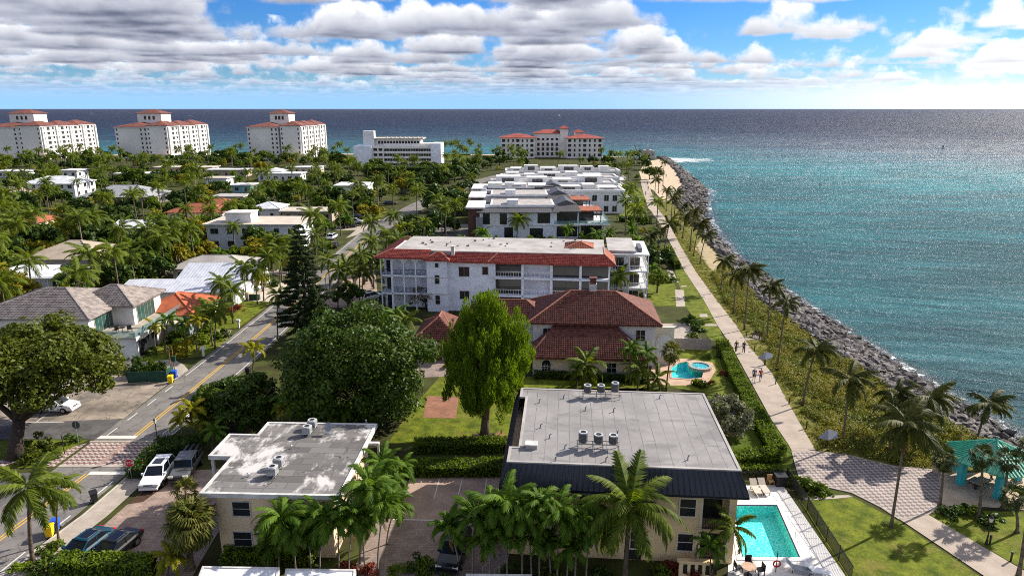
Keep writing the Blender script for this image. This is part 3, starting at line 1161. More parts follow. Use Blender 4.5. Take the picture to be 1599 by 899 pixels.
def far_palm(name, phrase, x, y, h, kind='coco', s=1.0, lean=0.0, seed=0, group=None, topx=None):
    rng = random.Random(seed + int(x * 31) + int(y * 17))
    o = thing(name, phrase, 'palm tree', (x, y, 0), 0, group)
    lx = lean if topx is None else topx - x
    j = rng.randint(0, 5)
    k = (kind == 'royal', j)
    if k not in TRUNKS:
        TRUNKS[k] = trunk_mb(((j - 2.5) * .12, (j % 3 - 1) * .15, 1.0), .16, .11, seg=6, n=6, rings=False).mesh('trunk', 'royal_trunk' if k[0] else 'palm_trunk', True)
    lo = (j - 2.5) * .12, (j % 3 - 1) * .15
    t = link('trunk', TRUNKS[k], o)
    t.scale = (1, 1, h)
    if topx is not None:
        TR = trunk_mb((lx, 0, h), .16, .10, seg=6, n=6, rings=False).mesh('trunk', 'palm_trunk', True)
        t.data = TR
        t.scale = (1, 1, 1)
        lo = (lx, 0)
    c = link('crown', far_crown(kind, rng.randint(0, 4)), o, (lo[0], lo[1], h))
    c.rotation_euler = (rng.uniform(-.16, .16), rng.uniform(-.16, .16), 0 if kind == 'shore' else rng.uniform(0, 6.28))
    q = s * rng.uniform(.78, 1.2)
    c.scale = (q, q, q * rng.uniform(.75, 1.25))
    PLANTS.append((o, phrase, x, y))
    return o


def leaf_cloud(centers, radii, n_each, size, rng, aspect=.6, up=.35, out=None, shell=.55, elong=None):
    """leaf faces spread through clumps; returns verts, quads (numpy)"""
    C = np.repeat(centers, n_each, axis=0)
    Rr = np.repeat(radii, n_each, axis=0)
    n = len(C)
    d = rng.normal(size=(n, 3)); d /= np.linalg.norm(d, axis=1)[:, None]
    rr = rng.random(n) ** (1 / 3) * (1 - shell) + shell * rng.random(n) ** .25
    pos = C + d * Rr * rr[:, None]
    if elong is None:
        nr = d + rng.normal(size=(n, 3)) * .55 + np.array([0, 0, up])
        nr /= np.linalg.norm(nr, axis=1)[:, None]
        a = rng.normal(size=(n, 3))
        u = np.cross(nr, a); u /= np.linalg.norm(u, axis=1)[:, None]
    else:
        u = np.array(elong)[None, :] + d * .45 + rng.normal(size=(n, 3)) * .28
        u /= np.linalg.norm(u, axis=1)[:, None]
        a = rng.normal(size=(n, 3))
        nr = np.cross(u, a); nr /= np.linalg.norm(nr, axis=1)[:, None]
    v = np.cross(nr, u)
    s = size * rng.uniform(.65, 1.3, n)[:, None]
    V = np.empty((n, 4, 3))
    V[:, 0] = pos - u * s
    V[:, 1] = pos + v * s * aspect
    V[:, 2] = pos + u * s
    V[:, 3] = pos - v * s * aspect
    return V.reshape(-1, 3), np.arange(n * 4).reshape(-1, 4)


def dome_clumps(rx, ry, rz, n, rng, zlow=-.35, jitter=.16, inner=.15, r=(.16, .30)):
    c, rad = [], []
    i = 0
    while len(c) < n:
        d = rng.normal(size=3); d /= np.linalg.norm(d)
        if d[2] < zlow: continue
        q = 1 - abs(rng.normal()) * jitter
        if rng.random() < inner: q = rng.uniform(.3, .8)
        az = math.atan2(d[1], d[0])
        q *= 1 + .11 * math.sin(3 * az + 1.7 * n) * (1 - abs(d[2])) + .08 * math.sin(5 * az + 4 * d[2] + n) + .06 * math.sin(7 * d[2] + 2 * az)
        k = rng.uniform(*r) * (rx + ry + rz) / 3
        c.append(d * np.array([rx, ry, rz]) * q * .88)
        rad.append((k, k, k * .75))
    return np.array(c), np.array(rad)


CROWNS = {}


def far_tree_mesh(j, m, leaves=1500, sz=.105):
    k = (j, m, leaves)
    if k not in CROWNS:
        rng = np.random.default_rng(j * 5 + 3)
        c, r = dome_clumps(1, 1, .72, 26, rng, jitter=.2, r=(.2, .42))
        V, Qd = leaf_cloud(c, r, leaves // 26, sz, rng, .65)
        CROWNS[k] = np_mesh('crown', V, Qd, m)
    return CROWNS[k]


LIMBS = {}


def far_tree(name, phrase, x, y, r, h, m='leaf_mid', seed=0, group=None, flat=1.0, leaves=1500):
    """round broadleaf tree: trunk with limbs, crown of leaf clumps"""
    rng = random.Random(seed + int(x * 13) + int(y * 29))
    o = thing(name, phrase, 'tree', (x, y, 0), 0, group)
    j = rng.randint(0, 3)
    if j not in LIMBS:
        b = MB()
        b.tube([(0, 0, 0), (.03, .02, .35), (0, 0, .7)], [.09, .06, .045], 6)
        for q in range(5):
            a = q * 1.26 + j
            b.tube([(0, 0, .4), (.28 * math.cos(a), .28 * math.sin(a), .72), (.5 * math.cos(a), .5 * math.sin(a), .95)], [.04, .028, .012], 5)
        LIMBS[j] = b.mesh('trunk', 'bark', True)
    t = link('trunk', LIMBS[j], o)
    t.scale = (r, r, h * .62)
    c = link('crown', far_tree_mesh(rng.randint(0, 5), m, leaves), o, (0, 0, h - r * .72 * flat))
    c.scale = (r * rng.uniform(.92, 1.12), r * rng.uniform(.92, 1.12), r * flat)
    c.rotation_euler = (0, 0, rng.uniform(0, 6.28))
    PLANTS.append((o, phrase, x, y))
    return o


def shrub(name, phrase, x, y, r, h, m='leaf_mid', seed=0, group=None, leaves=500, cat='shrub'):
    rng = random.Random(seed + int(x * 19) + int(y * 23))
    k = ('shrub', rng.randint(0, 4), m, leaves)
    if k not in CROWNS:
        g = np.random.default_rng(k[1])
        c, rr = dome_clumps(1, 1, 1, 14, g, zlow=-.05, r=(.25, .45))
        V, Qd = leaf_cloud(c, rr, leaves // 14, .13, g, .6)
        V[:, 2] = np.maximum(V[:, 2], 0)
        CROWNS[k] = np_mesh('shrub', V, Qd, m)
    o = link(name, CROWNS[k], None, (x, y, .02), rng.uniform(0, 6.28))
    o.scale = (r, r, h)
    tag(o, phrase, cat, group)
    PLANTS.append((o, phrase, x, y))
    return o


def hedge(name, label, pts, w, h, m='leaf_hedge', dens=95, seed=1, size=.12):
    """clipped hedge along a line: leafy faces over a twiggy core"""
    g = np.random.default_rng(seed)
    o = thing(name, label, 'hedge', (pts[0][0], pts[0][1], 0))
    ox, oy = pts[0]
    core = MB()
    VV = []
    for (ax, ay), (bx, by) in zip(pts[:-1], pts[1:]):
        a, b = Vector((ax - ox, ay - oy)), Vector((bx - ox, by - oy))
        d = (b - a); L = d.length; d.normalize()
        nn = Vector((-d.y, d.x))
        q = [a + nn * (w / 2 - .13), a - nn * (w / 2 - .13), b - nn * (w / 2 - .13), b + nn * (w / 2 - .13)]
        core.prism([(p.x, p.y) for p in q], 0, h - .12)
        area = L * (w + 2 * h)
        n = int(area * dens)
        t = g.random(n) * (L + w * .5) - w * .25
        c = g.random(n) * (w + 2 * h)
        off = np.where(c < h, -w / 2, np.where(c < h + w, c - h - w / 2, w / 2))
        z = np.where(c < h, c, np.where(c < h + w, h, w + 2 * h - c))
        bump = .07 * np.sin(t * 2.1 + seed) + .05 * np.sin(t * 5.3 + off * 3)
        z = z + np.where((c >= h) & (c < h + w), bump, 0) + g.normal(size=n) * .05
        off = off + g.normal(size=n) * .05
        X = a.x + d.x * t + nn.x * off
        Y = a.y + d.y * t + nn.y * off
        VV.append(np.stack([X, Y, np.maximum(z, .03)], 1))
    pos = np.vstack(VV)
    n = len(pos)
    V, Qd = leaf_cloud(pos, np.full((n, 3), .06), 1, size, g, .6, up=.3)
    core.build('twigs', 'hedge_core', o)
    link('foliage', np_mesh('foliage', V, Qd, m), o)
    return o


def label_plants():
    """every plant gets a label of its own: which kind, beside what, and its order there"""
    words = ['nearest', 'second nearest', 'third nearest', 'fourth nearest', 'fifth nearest', 'sixth nearest', 'seventh nearest', 'eighth nearest', 'ninth nearest', 'tenth nearest',
             'eleventh nearest', 'twelfth nearest', 'thirteenth nearest', 'fourteenth nearest', 'fifteenth nearest', 'sixteenth nearest', 'seventeenth nearest', 'eighteenth nearest', 'nineteenth nearest', 'twentieth nearest']
    sets = {}
    for o, ph, x, y in PLANTS:
        lm = min(LANDMARKS, key=lambda l: (l[1] - x) ** 2 + ((l[2] - y) * .8) ** 2)
        sx, sl = x / y, lm[1] / lm[2]
        dy = y - lm[2]
        dx = (sx - sl) * y
        if abs(dx) > abs(dy) * .7:
            rel = 'right of' if dx > 0 else 'left of'
        else:
            rel = 'behind' if dy > 0 else 'in front of'
        sets.setdefault((ph, rel, lm[0]), []).append((x * x + y * y, o))
    for (ph, rel, lm), l in sets.items():
        while len(f'twentieth nearest {ph} {rel} the {lm}'.split()) > 16:
            ph = ph.split(' ', 1)[1]
        l.sort(key=lambda q: q[0])
        for i, (d, o) in enumerate(l):
            if len(l) == 1:
                o['label'] = f'{ph} {rel} the {lm}'
            elif i == len(l) - 1:
                o['label'] = f'farthest {ph} {rel} the {lm}'
            else:
                o['label'] = f'{words[i] if i < len(words) else str(i + 1) + "th nearest"} {ph} {rel} the {lm}'
# ------------------------------------------------------------------ the setting: land, sea, road, paths, lawns
INNER = [(1760, 820), (1599, 728), (1500, 672), (1400, 612), (1300, 548), (1235, 500), (1180, 462), (1130, 405), (1093, 362), (1066, 335), (1052, 312), (1068, 290), (1058, 268), (1046, 256), (1028, 246)]
OUTER = [(1760, 790), (1599, 692), (1500, 632), (1400, 570), (1330, 525), (1262, 480), (1200, 437), (1150, 402), (1118, 370), (1102, 345), (1098, 318), (1101, 298), (1085, 282), (1062, 262), (1040, 246)]
WATER = -1.6
inner = [P(x, y, 0) for x, y in INNER]
outer = [P(x, y, WATER) for x, y in OUTER]
inner = [(inner[0][0] + 4, 20.0), ] + inner
outer = [(outer[0][0] + 6, 20.0), ] + outer
north = [(92, 506), (60, 516), (20, 528), (-60, 540), (-160, 545), (-320, 530), (-520, 520), (-900, 520)]
LAND = inner + north + [(-900, -60), (60, -60)]


def build_land():
    b = MB()
    b.prism([(p[0], p[1]) for p in LAND], -3.0, 0.0)
    me = bpy.data.meshes.new('ground')
    bm = bmesh.new()
    lo = [bm.verts.new((p[0], p[1], -3.2)) for p in LAND]
    hi = [bm.verts.new((p[0], p[1], 0)) for p in LAND]
    n = len(LAND)
    f = bm.faces.new(hi)
    for i in range(n):
        j = (i + 1) % n
        bm.faces.new((lo[i], lo[j], hi[j], hi[i]))
    bmesh.ops.triangulate(bm, faces=[f])
    bmesh.ops.recalc_face_normals(bm, faces=bm.faces[:])
    bm.to_mesh(me); bm.free()
    me.materials.append(MATS['soil'])
    o = link('ground', me); o['kind'] = 'structure'
    # sloping bank under the riprap
    s = MB()
    for i in range(len(inner) - 1):
        a, b2, c, d = inner[i], inner[i + 1], outer[i + 1], outer[i]
        ext = lambda p, q: (p[0] + (q[0] - p[0]) * 1.25, p[1] + (q[1] - p[1]) * 1.25)
        d2, c2 = ext(a, d), ext(b2, c)
        s.face([(a[0], a[1], .02), (d2[0], d2[1], -2.6), (c2[0], c2[1], -2.6), (b2[0], b2[1], .02)])
    o = s.build('shore_bank', 'bank'); o['kind'] = 'structure'
    # sea: one sheet to the horizon
    me = bpy.data.meshes.new('sea')
    xs = [-90000, -3000, -600, -100, 40, 200, 600, 3000, 90000]
    ys = [-400, 0, 60, 150, 300, 600, 1500, 6000, 120000]
    v = [(x, y, WATER) for y in ys for x in xs]
    f = [(r * 9 + c, r * 9 + c + 1, r * 9 + c + 10, r * 9 + c + 9) for r in range(8) for c in range(8)]
    me.from_pydata(v, [], f)
    me.materials.append(MATS['sea'])
    o = link('sea', me); o['kind'] = 'structure'
    # beach along the north shore
    sheet('beach', [(92, 505), (60, 515), (20, 527), (-60, 539), (-160, 544), (-320, 529), (-520, 519), (-520, 512), (-320, 520), (-160, 534), (-60, 529), (10, 520), (60, 508)], .02, 'sand')
    s2 = MB()
    for i in range(len(north) - 1):
        a, c = north[i], north[i + 1]
        s2.face([(a[0], a[1], .01), (a[0], a[1] + 14, -2.4), (c[0], c[1] + 14, -2.4), (c[0], c[1], .01)])
    o = s2.build('beach_slope', 'sand'); o['kind'] = 'structure'
    sheet('sand_spit', px((1010, 252), (1030, 249), (1045, 257), (1057, 270), (1067, 290), (1052, 311), (1036, 315), (1020, 297), (1004, 288), (998, 268)), .025, 'sand')


build_land()


# ------------------------------------------------------------------ riprap boulders
def rock_mesh(j):
    g = random.Random(j)
    bm = bmesh.new()
    sx, sy, sz = g.uniform(.8, 1.25), g.uniform(.7, 1.0), g.uniform(.5, .8)
    for i in range(15):
        d = Vector((g.gauss(0, 1), g.gauss(0, 1), g.gauss(0, 1))).normalized() * g.uniform(.8, 1.0)
        bm.verts.new((d.x * sx, d.y * sy, d.z * sz))
    bmesh.ops.convex_hull(bm, input=bm.verts[:])
    for v in [v for v in bm.verts if not v.link_faces]:
        bm.verts.remove(v)
    me = bpy.data.meshes.new('boulder')
    bm.to_mesh(me); bm.free()
    me.materials.append(MATS['rock'])
    return me


def build_rocks():
    g = random.Random(11)
    meshes = [rock_mesh(j) for j in range(12)]
    spots = []
    for i in range(1, len(inner) - 1):
        a, b, c, d = (Vector(inner[i]), Vector(inner[i + 1]), Vector(outer[i + 1]), Vector(outer[i]))
        L = (b - a).length
        W = ((d - a).length + (c - b).length) / 2
        far = (a.y + b.y) / 2
        size = .52 if far < 140 else (.7 if far < 260 else 1.0)
        n = int(L * W / (size * size * 1.15))
        for k in range(n):
            s, t = g.random(), g.random() * 1.12 - .03
            p = (a + (b - a) * s) * (1 - t) + (d + (c - d) * s) * t
            r = size * g.choice((.5, .6, .75, .9, 1.1, 1.35, 1.9)) * g.uniform(.85, 1.15)
            z = .15 - 1.95 * t + g.uniform(-.1, .2)
            spots.append((p.x, p.y, z, r, g.randint(0, 11), g.uniform(0, 6.3), g.uniform(-.5, .5), g.uniform(-.5, .5)))
    vis = [q for q in spots if abs(q[0] / q[1]) < .745 and q[1] > 58]
    vis.sort(key=lambda q: q[3] / math.hypot(q[0], q[1]), reverse=True)
    top = set(id(q) for q in vis[:300])
    V, Fc = [], []
    for q in spots:
        x, y, z, r, j, a, b, c = q
        if id(q) in top:
            o = link('boulder', meshes[j], None, (x, y, z))
            o.rotation_euler = (b, c, a); o.scale = (r, r, r)
            tag(o, 'grey angular boulder in the riprap bank along the shoreline', 'boulder', 'riprap boulders along the shore')
        else:
            me = meshes[j]
            mt = Matrix.Translation((x, y, z)) @ Matrix.Rotation(a, 4, 'Z') @ Matrix.Rotation(b, 4, 'X') @ Matrix.Scale(r, 4)
            off = len(V)
            V += [tuple(mt @ v.co) for v in me.vertices]
            Fc += [tuple(off + k for k in p.vertices) for p in me.polygons]
    me = bpy.data.meshes.new('riprap')
    me.from_pydata(V, [], Fc)
    me.materials.append(MATS['rock'])
    o = link('riprap', me)
    tag(o, 'bank of grey riprap rocks piled along the water edge', 'rocks', None, 'stuff')


build_rocks()
fo = MB()
for i in range(len(inner) - 1):
    q = []
    for j in (i, i + 1):
        a, b = Vector(inner[j]), Vector(outer[j]); d = (b - a).normalized()
        q += [b - d * .8, b + d * (3.0 if j < 12 else 6.0)]
    fo.face([(q[0].x, q[0].y, WATER + .03), (q[1].x, q[1].y, WATER + .02), (q[3].x, q[3].y, WATER + .02), (q[2].x, q[2].y, WATER + .03)])
sh, fade = MB(), []
for i in range(len(inner) - 1):
    q = []
    for j in (i, i + 1):
        a, b = Vector(inner[j]), Vector(outer[j]); d = (b - a).normalized()
        q += [b - d * 1.5, b + d * 6.5]
    sh.face([(q[0].x, q[0].y, WATER + .008), (q[1].x, q[1].y, WATER + .008), (q[3].x, q[3].y, WATER + .008), (q[2].x, q[2].y, WATER + .008)])
    fade += [1.0, 0.0, 0.0, 1.0]
so_ = sh.build('shallows', 'shallows'); so_['kind'] = 'structure'
at = so_.data.attributes.new('fade', 'FLOAT', 'POINT'); at.data.foreach_set('value', fade)
tag(fo.build('surf', 'surf'), 'thin broken white foam where waves wash the rocks', 'foam', None, 'stuff')

# ------------------------------------------------------------------ road
ROAD = [(-44.5, 18), (-43.0, 36), (-41.9, 48), (-40.8, 60), (-40.1, 75), (-39.6, 92), (-39.4, 110), (-39.4, 150), (-39.4, 188), (-37.6, 212), (-34.2, 246), (-27.5, 289), (-14, 340), (4, 390)]


def off_line(pts, d):
    out = []
    for i, p in enumerate(pts):
        a, b = Vector(pts[max(i - 1, 0)]), Vector(pts[min(i + 1, len(pts) - 1)])
        t = (b - a).normalized()
        out.append((p[0] + t.y * d, p[1] - t.x * d))
    return out


def cut(pts, y0, y1):
    """the stretch of a line between two distances"""
    res = []
    def at(y):
        for (ax, ay), (bx, by) in zip(pts[:-1], pts[1:]):
            if ay <= y <= by:
                return (ax + (bx - ax) * (y - ay) / (by - ay), y)
    res.append(at(y0))
    res += [p for p in pts if y0 < p[1] < y1]
    res.append(at(y1))
    return res


strip('road', ROAD, 7.6, .03, 'asphalt')
BLOCKED.append(off_line(ROAD, 4.6) + off_line(ROAD, -4.6)[::-1])
for d in (-.17, .17):
    strip('road_marking', off_line(cut(ROAD, 20, 59.0), d), .13, .044, 'yellow_line')
    strip('road_marking', off_line(cut(ROAD, 67.0, 188), d), .13, .044, 'yellow_line')
strip('road_marking', off_line(cut(ROAD, 84, 188), -3.15), .12, .044, 'white_line')
strip('road_marking', off_line(cut(ROAD, 68, 188), 3.3), .12, .044, 'white_line')
for y in (66.9, 70.6, 74.6, 78.6):
    strip('road_marking', off_line(cut(ROAD, y, y + 1.9), -3.1), .14, .044, 'white_line')
for y in (40.2, 44.6, 49.6, 55.2):
    strip('road_marking', off_line(cut(ROAD, y, y + 2.8), 3.35), .14, .044, 'white_line')
sheet('stop_line', [(-44.3, 66.3), (-40.2, 66.3), (-40.2, 67.0), (-44.2, 67.0)], .045, 'white_line')
sheet('stop_line', [(-40.8, 58.9), (-37.0, 58.9), (-37.0, 59.5), (-40.8, 59.5)], .045, 'white_line')
sheet('crossing', [(-44.6, 60.6), (-37.2, 60.6), (-36.9, 65.4), (-44.3, 65.4)], .05, 'zigzag_pavers')
for y in (60.35, 65.5):
    sheet('crossing_edge', [(-44.6, y), (-37.1, y), (-37.1, y + .35), (-44.6, y + .35)], .054, 'concrete')
sheet('crossing_edge', [(-41.0, 60.7), (-40.5, 60.7), (-40.2, 65.45), (-40.7, 65.45)], .056, 'walk_red')
# side street, worn lot, pavements west of the road
sheet('side_street', [(-95, 43), (-45.6, 43), (-44.6, 50), (-44.3, 59.5), (-47.5, 59.2), (-51, 55.6), (-95, 54.5)], .02, 'asphalt_dark')
for y in (50.0, 46.5):
    strip('road_marking', [(-58, y + .6), (-46.8, y + .1)], .14, .034, 'white_line')
sheet('worn_lot', [(-75, 67), (-44.2, 67.3), (-43.9, 83.5), (-56, 84.5), (-75, 80)], .018, 'worn_lot')
sheet('lot_apron', [(-60, 66.2), (-44.2, 66.2), (-44.2, 71.2), (-50, 70.6), (-60, 68.8)], .022, 'asphalt_dark')
for x in (-53.4, -56.6):
    strip('road_marking', [(x, 70.2), (x - .4, 75.0)], .13, .03, 'white_line')
strip('road_marking', [(-56.4, 70.4), (-50.2, 70.2)], .13, .032, 'white_line')
sheet('lawn', [(-53, 61.5), (-46.4, 62.6), (-45.0, 66.0), (-53.5, 66.0), (-58, 64)], .03, 'lawn')
sheet('lawn', [(-50, 60.2), (-47.0, 60.2), (-46.2, 62.3), (-48.6, 62.5)], .035, 'lawn')
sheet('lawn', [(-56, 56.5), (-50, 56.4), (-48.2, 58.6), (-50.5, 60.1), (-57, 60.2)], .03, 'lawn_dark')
sheet('footpath', [(-53, 60.3), (-45.0, 60.4), (-44.7, 65.3), (-47.5, 63.3), (-53, 62.6)], .026, 'zigzag_pavers')
# pavement and forecourt east of the road
SW = [(-41.6, 18), (-39.4, 36), (-37.0, 46), (-35.95, 52), (-35.5, 59.4)]
strip('sidewalk', SW, 2.1, .10, 'concrete')
kerb('kerb', off_line(SW, -1.12), .16, .12)
for i in range(7):
    y = 38 + i * 2.9
    p = cut(SW, y, y + .06)
    a = off_line(p, -1.05); b = off_line(p, 1.05)
    sheet('sidewalk_joint', [a[0], b[0], b[1], a[1]], .1035, 'taupe')
sheet('forecourt', [(-34.9, 46.0), (-34.3, 52.4), (-33.6, 59.6), (-25.0, 60.2), (-24.2, 46.6), (-24.0, 43.6), (-33.8, 43.4), (-36.6, 44.0)], .045, 'paver_fore')
for p in (((-30.0, 53.9), (-29.0, 54.1)), ((-28.5, 53.2), (-27.0, 52.4))):
    strip('court_marking', list(p), .5, .052, 'white_line')
strip('court_marking', [(-25.6, 52.6), (-25.0, 58.0)], .14, .052, 'white_line')
sheet('mulch_bed', [(-34.2, 53.8), (-33.0, 54.2), (-31.9, 58.5), (-33.4, 59.2)], .05, 'mulch')
sheet('mulch_bed', [(-35.6, 43.4), (-33.4, 45.2), (-32.8, 46.6), (-34.6, 46.8), (-37.0, 43.6)], .05, 'mulch')
# court between the two near blocks
sheet('parking_court', px((600, 900), (640, 745), (786, 745), (800, 800), (790, 905)) + [(-5, 40), (-12, 40)], .04, 'court')
sheet('parking_court_apron', px((556, 880), (590, 810), (800, 815), (790, 905), (560, 905)), .048, 'paver_court')
for x0, x1 in (((686, 748), (678, 778)), ((722, 748), (716, 772)), ((760, 748), (756, 775))):
    strip('court_marking', px(x0, x1), .1, .052, 'white_line')
strip('court_marking', px((612, 811), (700, 813)), .12, .056, 'white_line')
# lawns
sheet('lawn', px((606, 692), (640, 640), (690, 585), (830, 588), (1010, 596), (1010, 606), (815, 606), (806, 692)), .02, 'lawn')
sheet('brick_patio', px((660, 652), (668, 618), (716, 620), (712, 653)), .03, 'brick_patio')
sheet('garage_drive', px((640, 590), (652, 560), (706, 558), (716, 584), (700, 588)), .032, 'paver_court')
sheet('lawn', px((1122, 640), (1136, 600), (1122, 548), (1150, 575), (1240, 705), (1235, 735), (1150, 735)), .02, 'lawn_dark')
GARDEN = px((1015, 600), (1040, 545), (1120, 545), (1135, 600), (1120, 640), (1100, 612))
sheet('lawn', px((1010, 478), (1012, 445), (1052, 440), (1066, 478)), .02, 'lawn')
sheet('lawn', px((1070, 478), (1046, 395), (1056, 395), (1082, 440), (1120, 505), (1132, 532), (1110, 532)), .022, 'lawn')
sheet('lawn', px((965, 345), (968, 320), (1004, 316), (1012, 343)), .02, 'lawn')
sheet('lawn', px((972, 300), (1000, 292), (1008, 310), (975, 316)), .02, 'lawn')
sheet('garden_path', px((1054, 452), (1068, 453), (1070, 479), (1056, 479)), .03, 'concrete')
sheet('garden_path', px((1042, 422), (1050, 422), (1060, 441), (1046, 441)), .03, 'concrete')
for q in ((1063, 446, 1071, 448), (1092, 490, 1104, 495), (1100, 506, 1120, 509)):
    sheet('garden_path', px((q[0], q[1]), (q[2], q[1]), (q[2] + 2, q[3]), (q[0] + 1, q[3])), .034, 'concrete')
# promenade along the shore
PATH_L = px((1000, 282), (1004, 300), (1012, 325), (1028, 345), (1052, 390), (1068, 422), (1099, 469), (1119, 506), (1144, 544), (1164, 581), (1205, 656), (1231, 694), (1237, 705))
PATH_R = px((1012, 282), (1017, 300), (1026, 325), (1042, 345), (1066, 390), (1085, 422), (1119, 469), (1148, 506), (1172, 544), (1204, 581), (1246, 656), (1268, 694), (1275, 705))
sheet('promenade', PATH_L + PATH_R[::-1], .06, 'promenade')
for i in range(1, 26):
    t = i / 26 * (len(PATH_L) - 1); k = min(int(t), len(PATH_L) - 2); f = t - k
    a = Vector(PATH_L[k]).lerp(Vector(PATH_L[k + 1]), f); b = Vector(PATH_R[k]).lerp(Vector(PATH_R[k + 1]), f)
    strip('promenade_joint', [tuple(a), tuple(b)], .05, .064, 'taupe')
BLOCKED.append(PATH_L + PATH_R[::-1])
PLAZA = px((1237, 705), (1275, 705), (1330, 712), (1368, 722), (1400, 729), (1462, 734), (1470, 760), (1466, 790), (1448, 803), (1405, 811), (1376, 792), (1330, 769), (1290, 760), (1248, 744))
sheet('plaza', PLAZA, .06, 'plaza_pavers')
e = MB()
for i in range(len(PLAZA)):
    a, b = Vector(PLAZA[i]), Vector(PLAZA[(i + 1) % len(PLAZA)])
    d = (b - a).normalized(); n = Vector((-d.y, d.x)) * .09
    e.prism([tuple(a - n), tuple(b - n), tuple(b + n), tuple(a + n)], 0, .075)
o = e.build('plaza_edging', 'concrete'); o['kind'] = 'structure'
sheet('gazebo_floor', px((1462, 738), (1599, 738), (1660, 760), (1640, 800), (1540, 792), (1472, 790)), .058, 'sand')
sheet('lower_path', px((1405, 811), (1448, 803), (1640, 915), (1640, 950), (1560, 915)), .055, 'promenade')
sheet('lawn', px((1250, 782), (1265, 780), (1330, 776), (1400, 812), (1560, 920), (1330, 920)), .03, 'lawn')
sheet('lawn', px((1452, 806), (1475, 795), (1600, 800), (1720, 870), (1720, 930), (1645, 915)), .03, 'lawn')
sheet('edging_path', px((1252, 776), (1290, 774), (1325, 773), (1332, 776), (1300, 779), (1258, 781)), .05, 'concrete')
# shore strip between path and rocks: rough grass, dry sand towards the stones
mid = [((a[0] * .25 + b[0] * .75), (a[1] * .25 + b[1] * .75)) for a, b in zip(px((1599, 890), (1275, 705), (1194, 605), (1116, 492), (1080, 422), (1042, 345), (1017, 300)), px((1640, 760), (1450, 645), (1300, 548), (1180, 462), (1130, 405), (1066, 335), (1052, 312)))]
sheet('shore_grass', PATH_R[1:] + px((1330, 712), (1400, 728), (1470, 735), (1600, 740), (1680, 775)) + inner[1:12][::1][0:0] + [tuple(p) for p in px((1599, 728), (1500, 672), (1400, 612), (1300, 548), (1235, 500), (1180, 462), (1130, 405), (1093, 362), (1066, 335), (1052, 312), (1030, 312))], .015, 'lawn_rough')
sheet('dry_sand', px((1085, 388), (1096, 372), (1135, 415), (1180, 463), (1226, 498), (1215, 505), (1170, 480), (1130, 440), (1105, 415)), .022, 'drysand')
# pavements, drives and lawns on the far side of the road
sheet('driveway', px((192, 566), (212, 552), (262, 556), (288, 570), (300, 585), (262, 596), (222, 596)), .024, 'concrete')
sheet('lawn', px((212, 566), (228, 552), (262, 520), (320, 515), (360, 530), (322, 556), (255, 562)), .028, 'lawn')
sheet('lawn', px((330, 510), (350, 485), (378, 470), (426, 472), (372, 512), (345, 516)), .028, 'lawn')
sheet('driveway', px((362, 515), (330, 512), (340, 522), (356, 528)), .026, 'paver_court')
sheet('driveway', px((385, 470), (420, 440), (452, 440), (430, 472)), .026, 'beige_roof')
sheet('cross_street', [(-43.5, 196), (-43.5, 202), (-80, 199), (-140, 200), (-250, 208), (-250, 202), (-140, 194), (-80, 192.5)], .02, 'concrete')
sheet('cross_street', [(-43.5, 140), (-43.5, 145), (-70, 147), (-120, 150), (-120, 145), (-70, 142)], .02, 'concrete')
sheet('parking_lot', px((500, 480), (548, 425), (586, 425), (592, 482)), .022, 'court')
sheet('parking_lot', px((640, 372), (652, 350), (735, 350), (735, 374)), .022, 'asphalt')
sheet('parking_lot', px((540, 372), (570, 348), (596, 342), (560, 366)), .022, 'concrete')
sheet('lawn', px((548, 340), (560, 330), (606, 330), (592, 343), (570, 347)), .02, 'lawn')
sheet('lawn', px((575, 303), (578, 292), (612, 292), (614, 305)), .02, 'lawn_rough')
sheet('lawn', px((240, 317), (246, 312), (286, 311), (290, 317)), .02, 'lawn')
sheet('lawn', px((690, 251), (690, 240), (735, 240), (735, 251)), .02, 'lawn_dark')
sheet('car_park', px((690, 272), (705, 254), (735, 254), (735, 268), (715, 272)), .02, 'sand')
sheet('driveway', px((180, 356), (165, 350), (230, 342), (262, 345), (250, 362), (190, 372)), .02, 'tan_roof')
sheet('driveway', px((280, 342), (315, 338), (320, 350), (280, 354)), .02, 'concrete')
# ------------------------------------------------------------------ near buildings
from mathutils.geometry import tessellate_polygon


class Frame:
    """local axes of a building: origin in the world and a turn about the vertical"""
    def __init__(s, x, y, yaw):
        s.x, s.y, s.a = x, y, yaw
        s.c, s.s = math.cos(yaw), math.sin(yaw)

    def l(s, p):
        dx, dy = p[0] - s.x, p[1] - s.y
        return (dx * s.c + dy * s.s, -dx * s.s + dy * s.c)

    def lp(s, x, y, z):
        return s.l(P(x, y, z))

    def on(s, x, y, yl):
        """where a sight line meets the vertical plane local y = yl: (local x, z)"""
        lo, hi = 5.0, 900.0
        for _ in range(60):
            m = (lo + hi) / 2
            X, Z = Q(x, y, m)
            if s.l((X, m))[1] < yl: lo = m
            else: hi = m
        X, Z = Q(x, y, lo)
        return s.l((X, lo))[0], Z


def poly_offset(pts, d):
    """outline moved outwards by d (counter-clockwise outline)"""
    n = len(pts); out = []
    for i in range(n):
        a, b, c = Vector(pts[i - 1]), Vector(pts[i]), Vector(pts[(i + 1) % n])
        u, v = (b - a).normalized(), (c - b).normalized()
        n1, n2 = Vector((u.y, -u.x)), Vector((v.y, -v.x))
        k = n1 + n2
        k = k / max(.25, k.dot(n1)) if k.length > 1e-6 else n1
        out.append(tuple(b + k * d))
    return out


def ccw(pts):
    a = sum(pts[i][0] * pts[(i + 1) % len(pts)][1] - pts[(i + 1) % len(pts)][0] * pts[i][1] for i in range(len(pts)))
    return pts if a > 0 else pts[::-1]


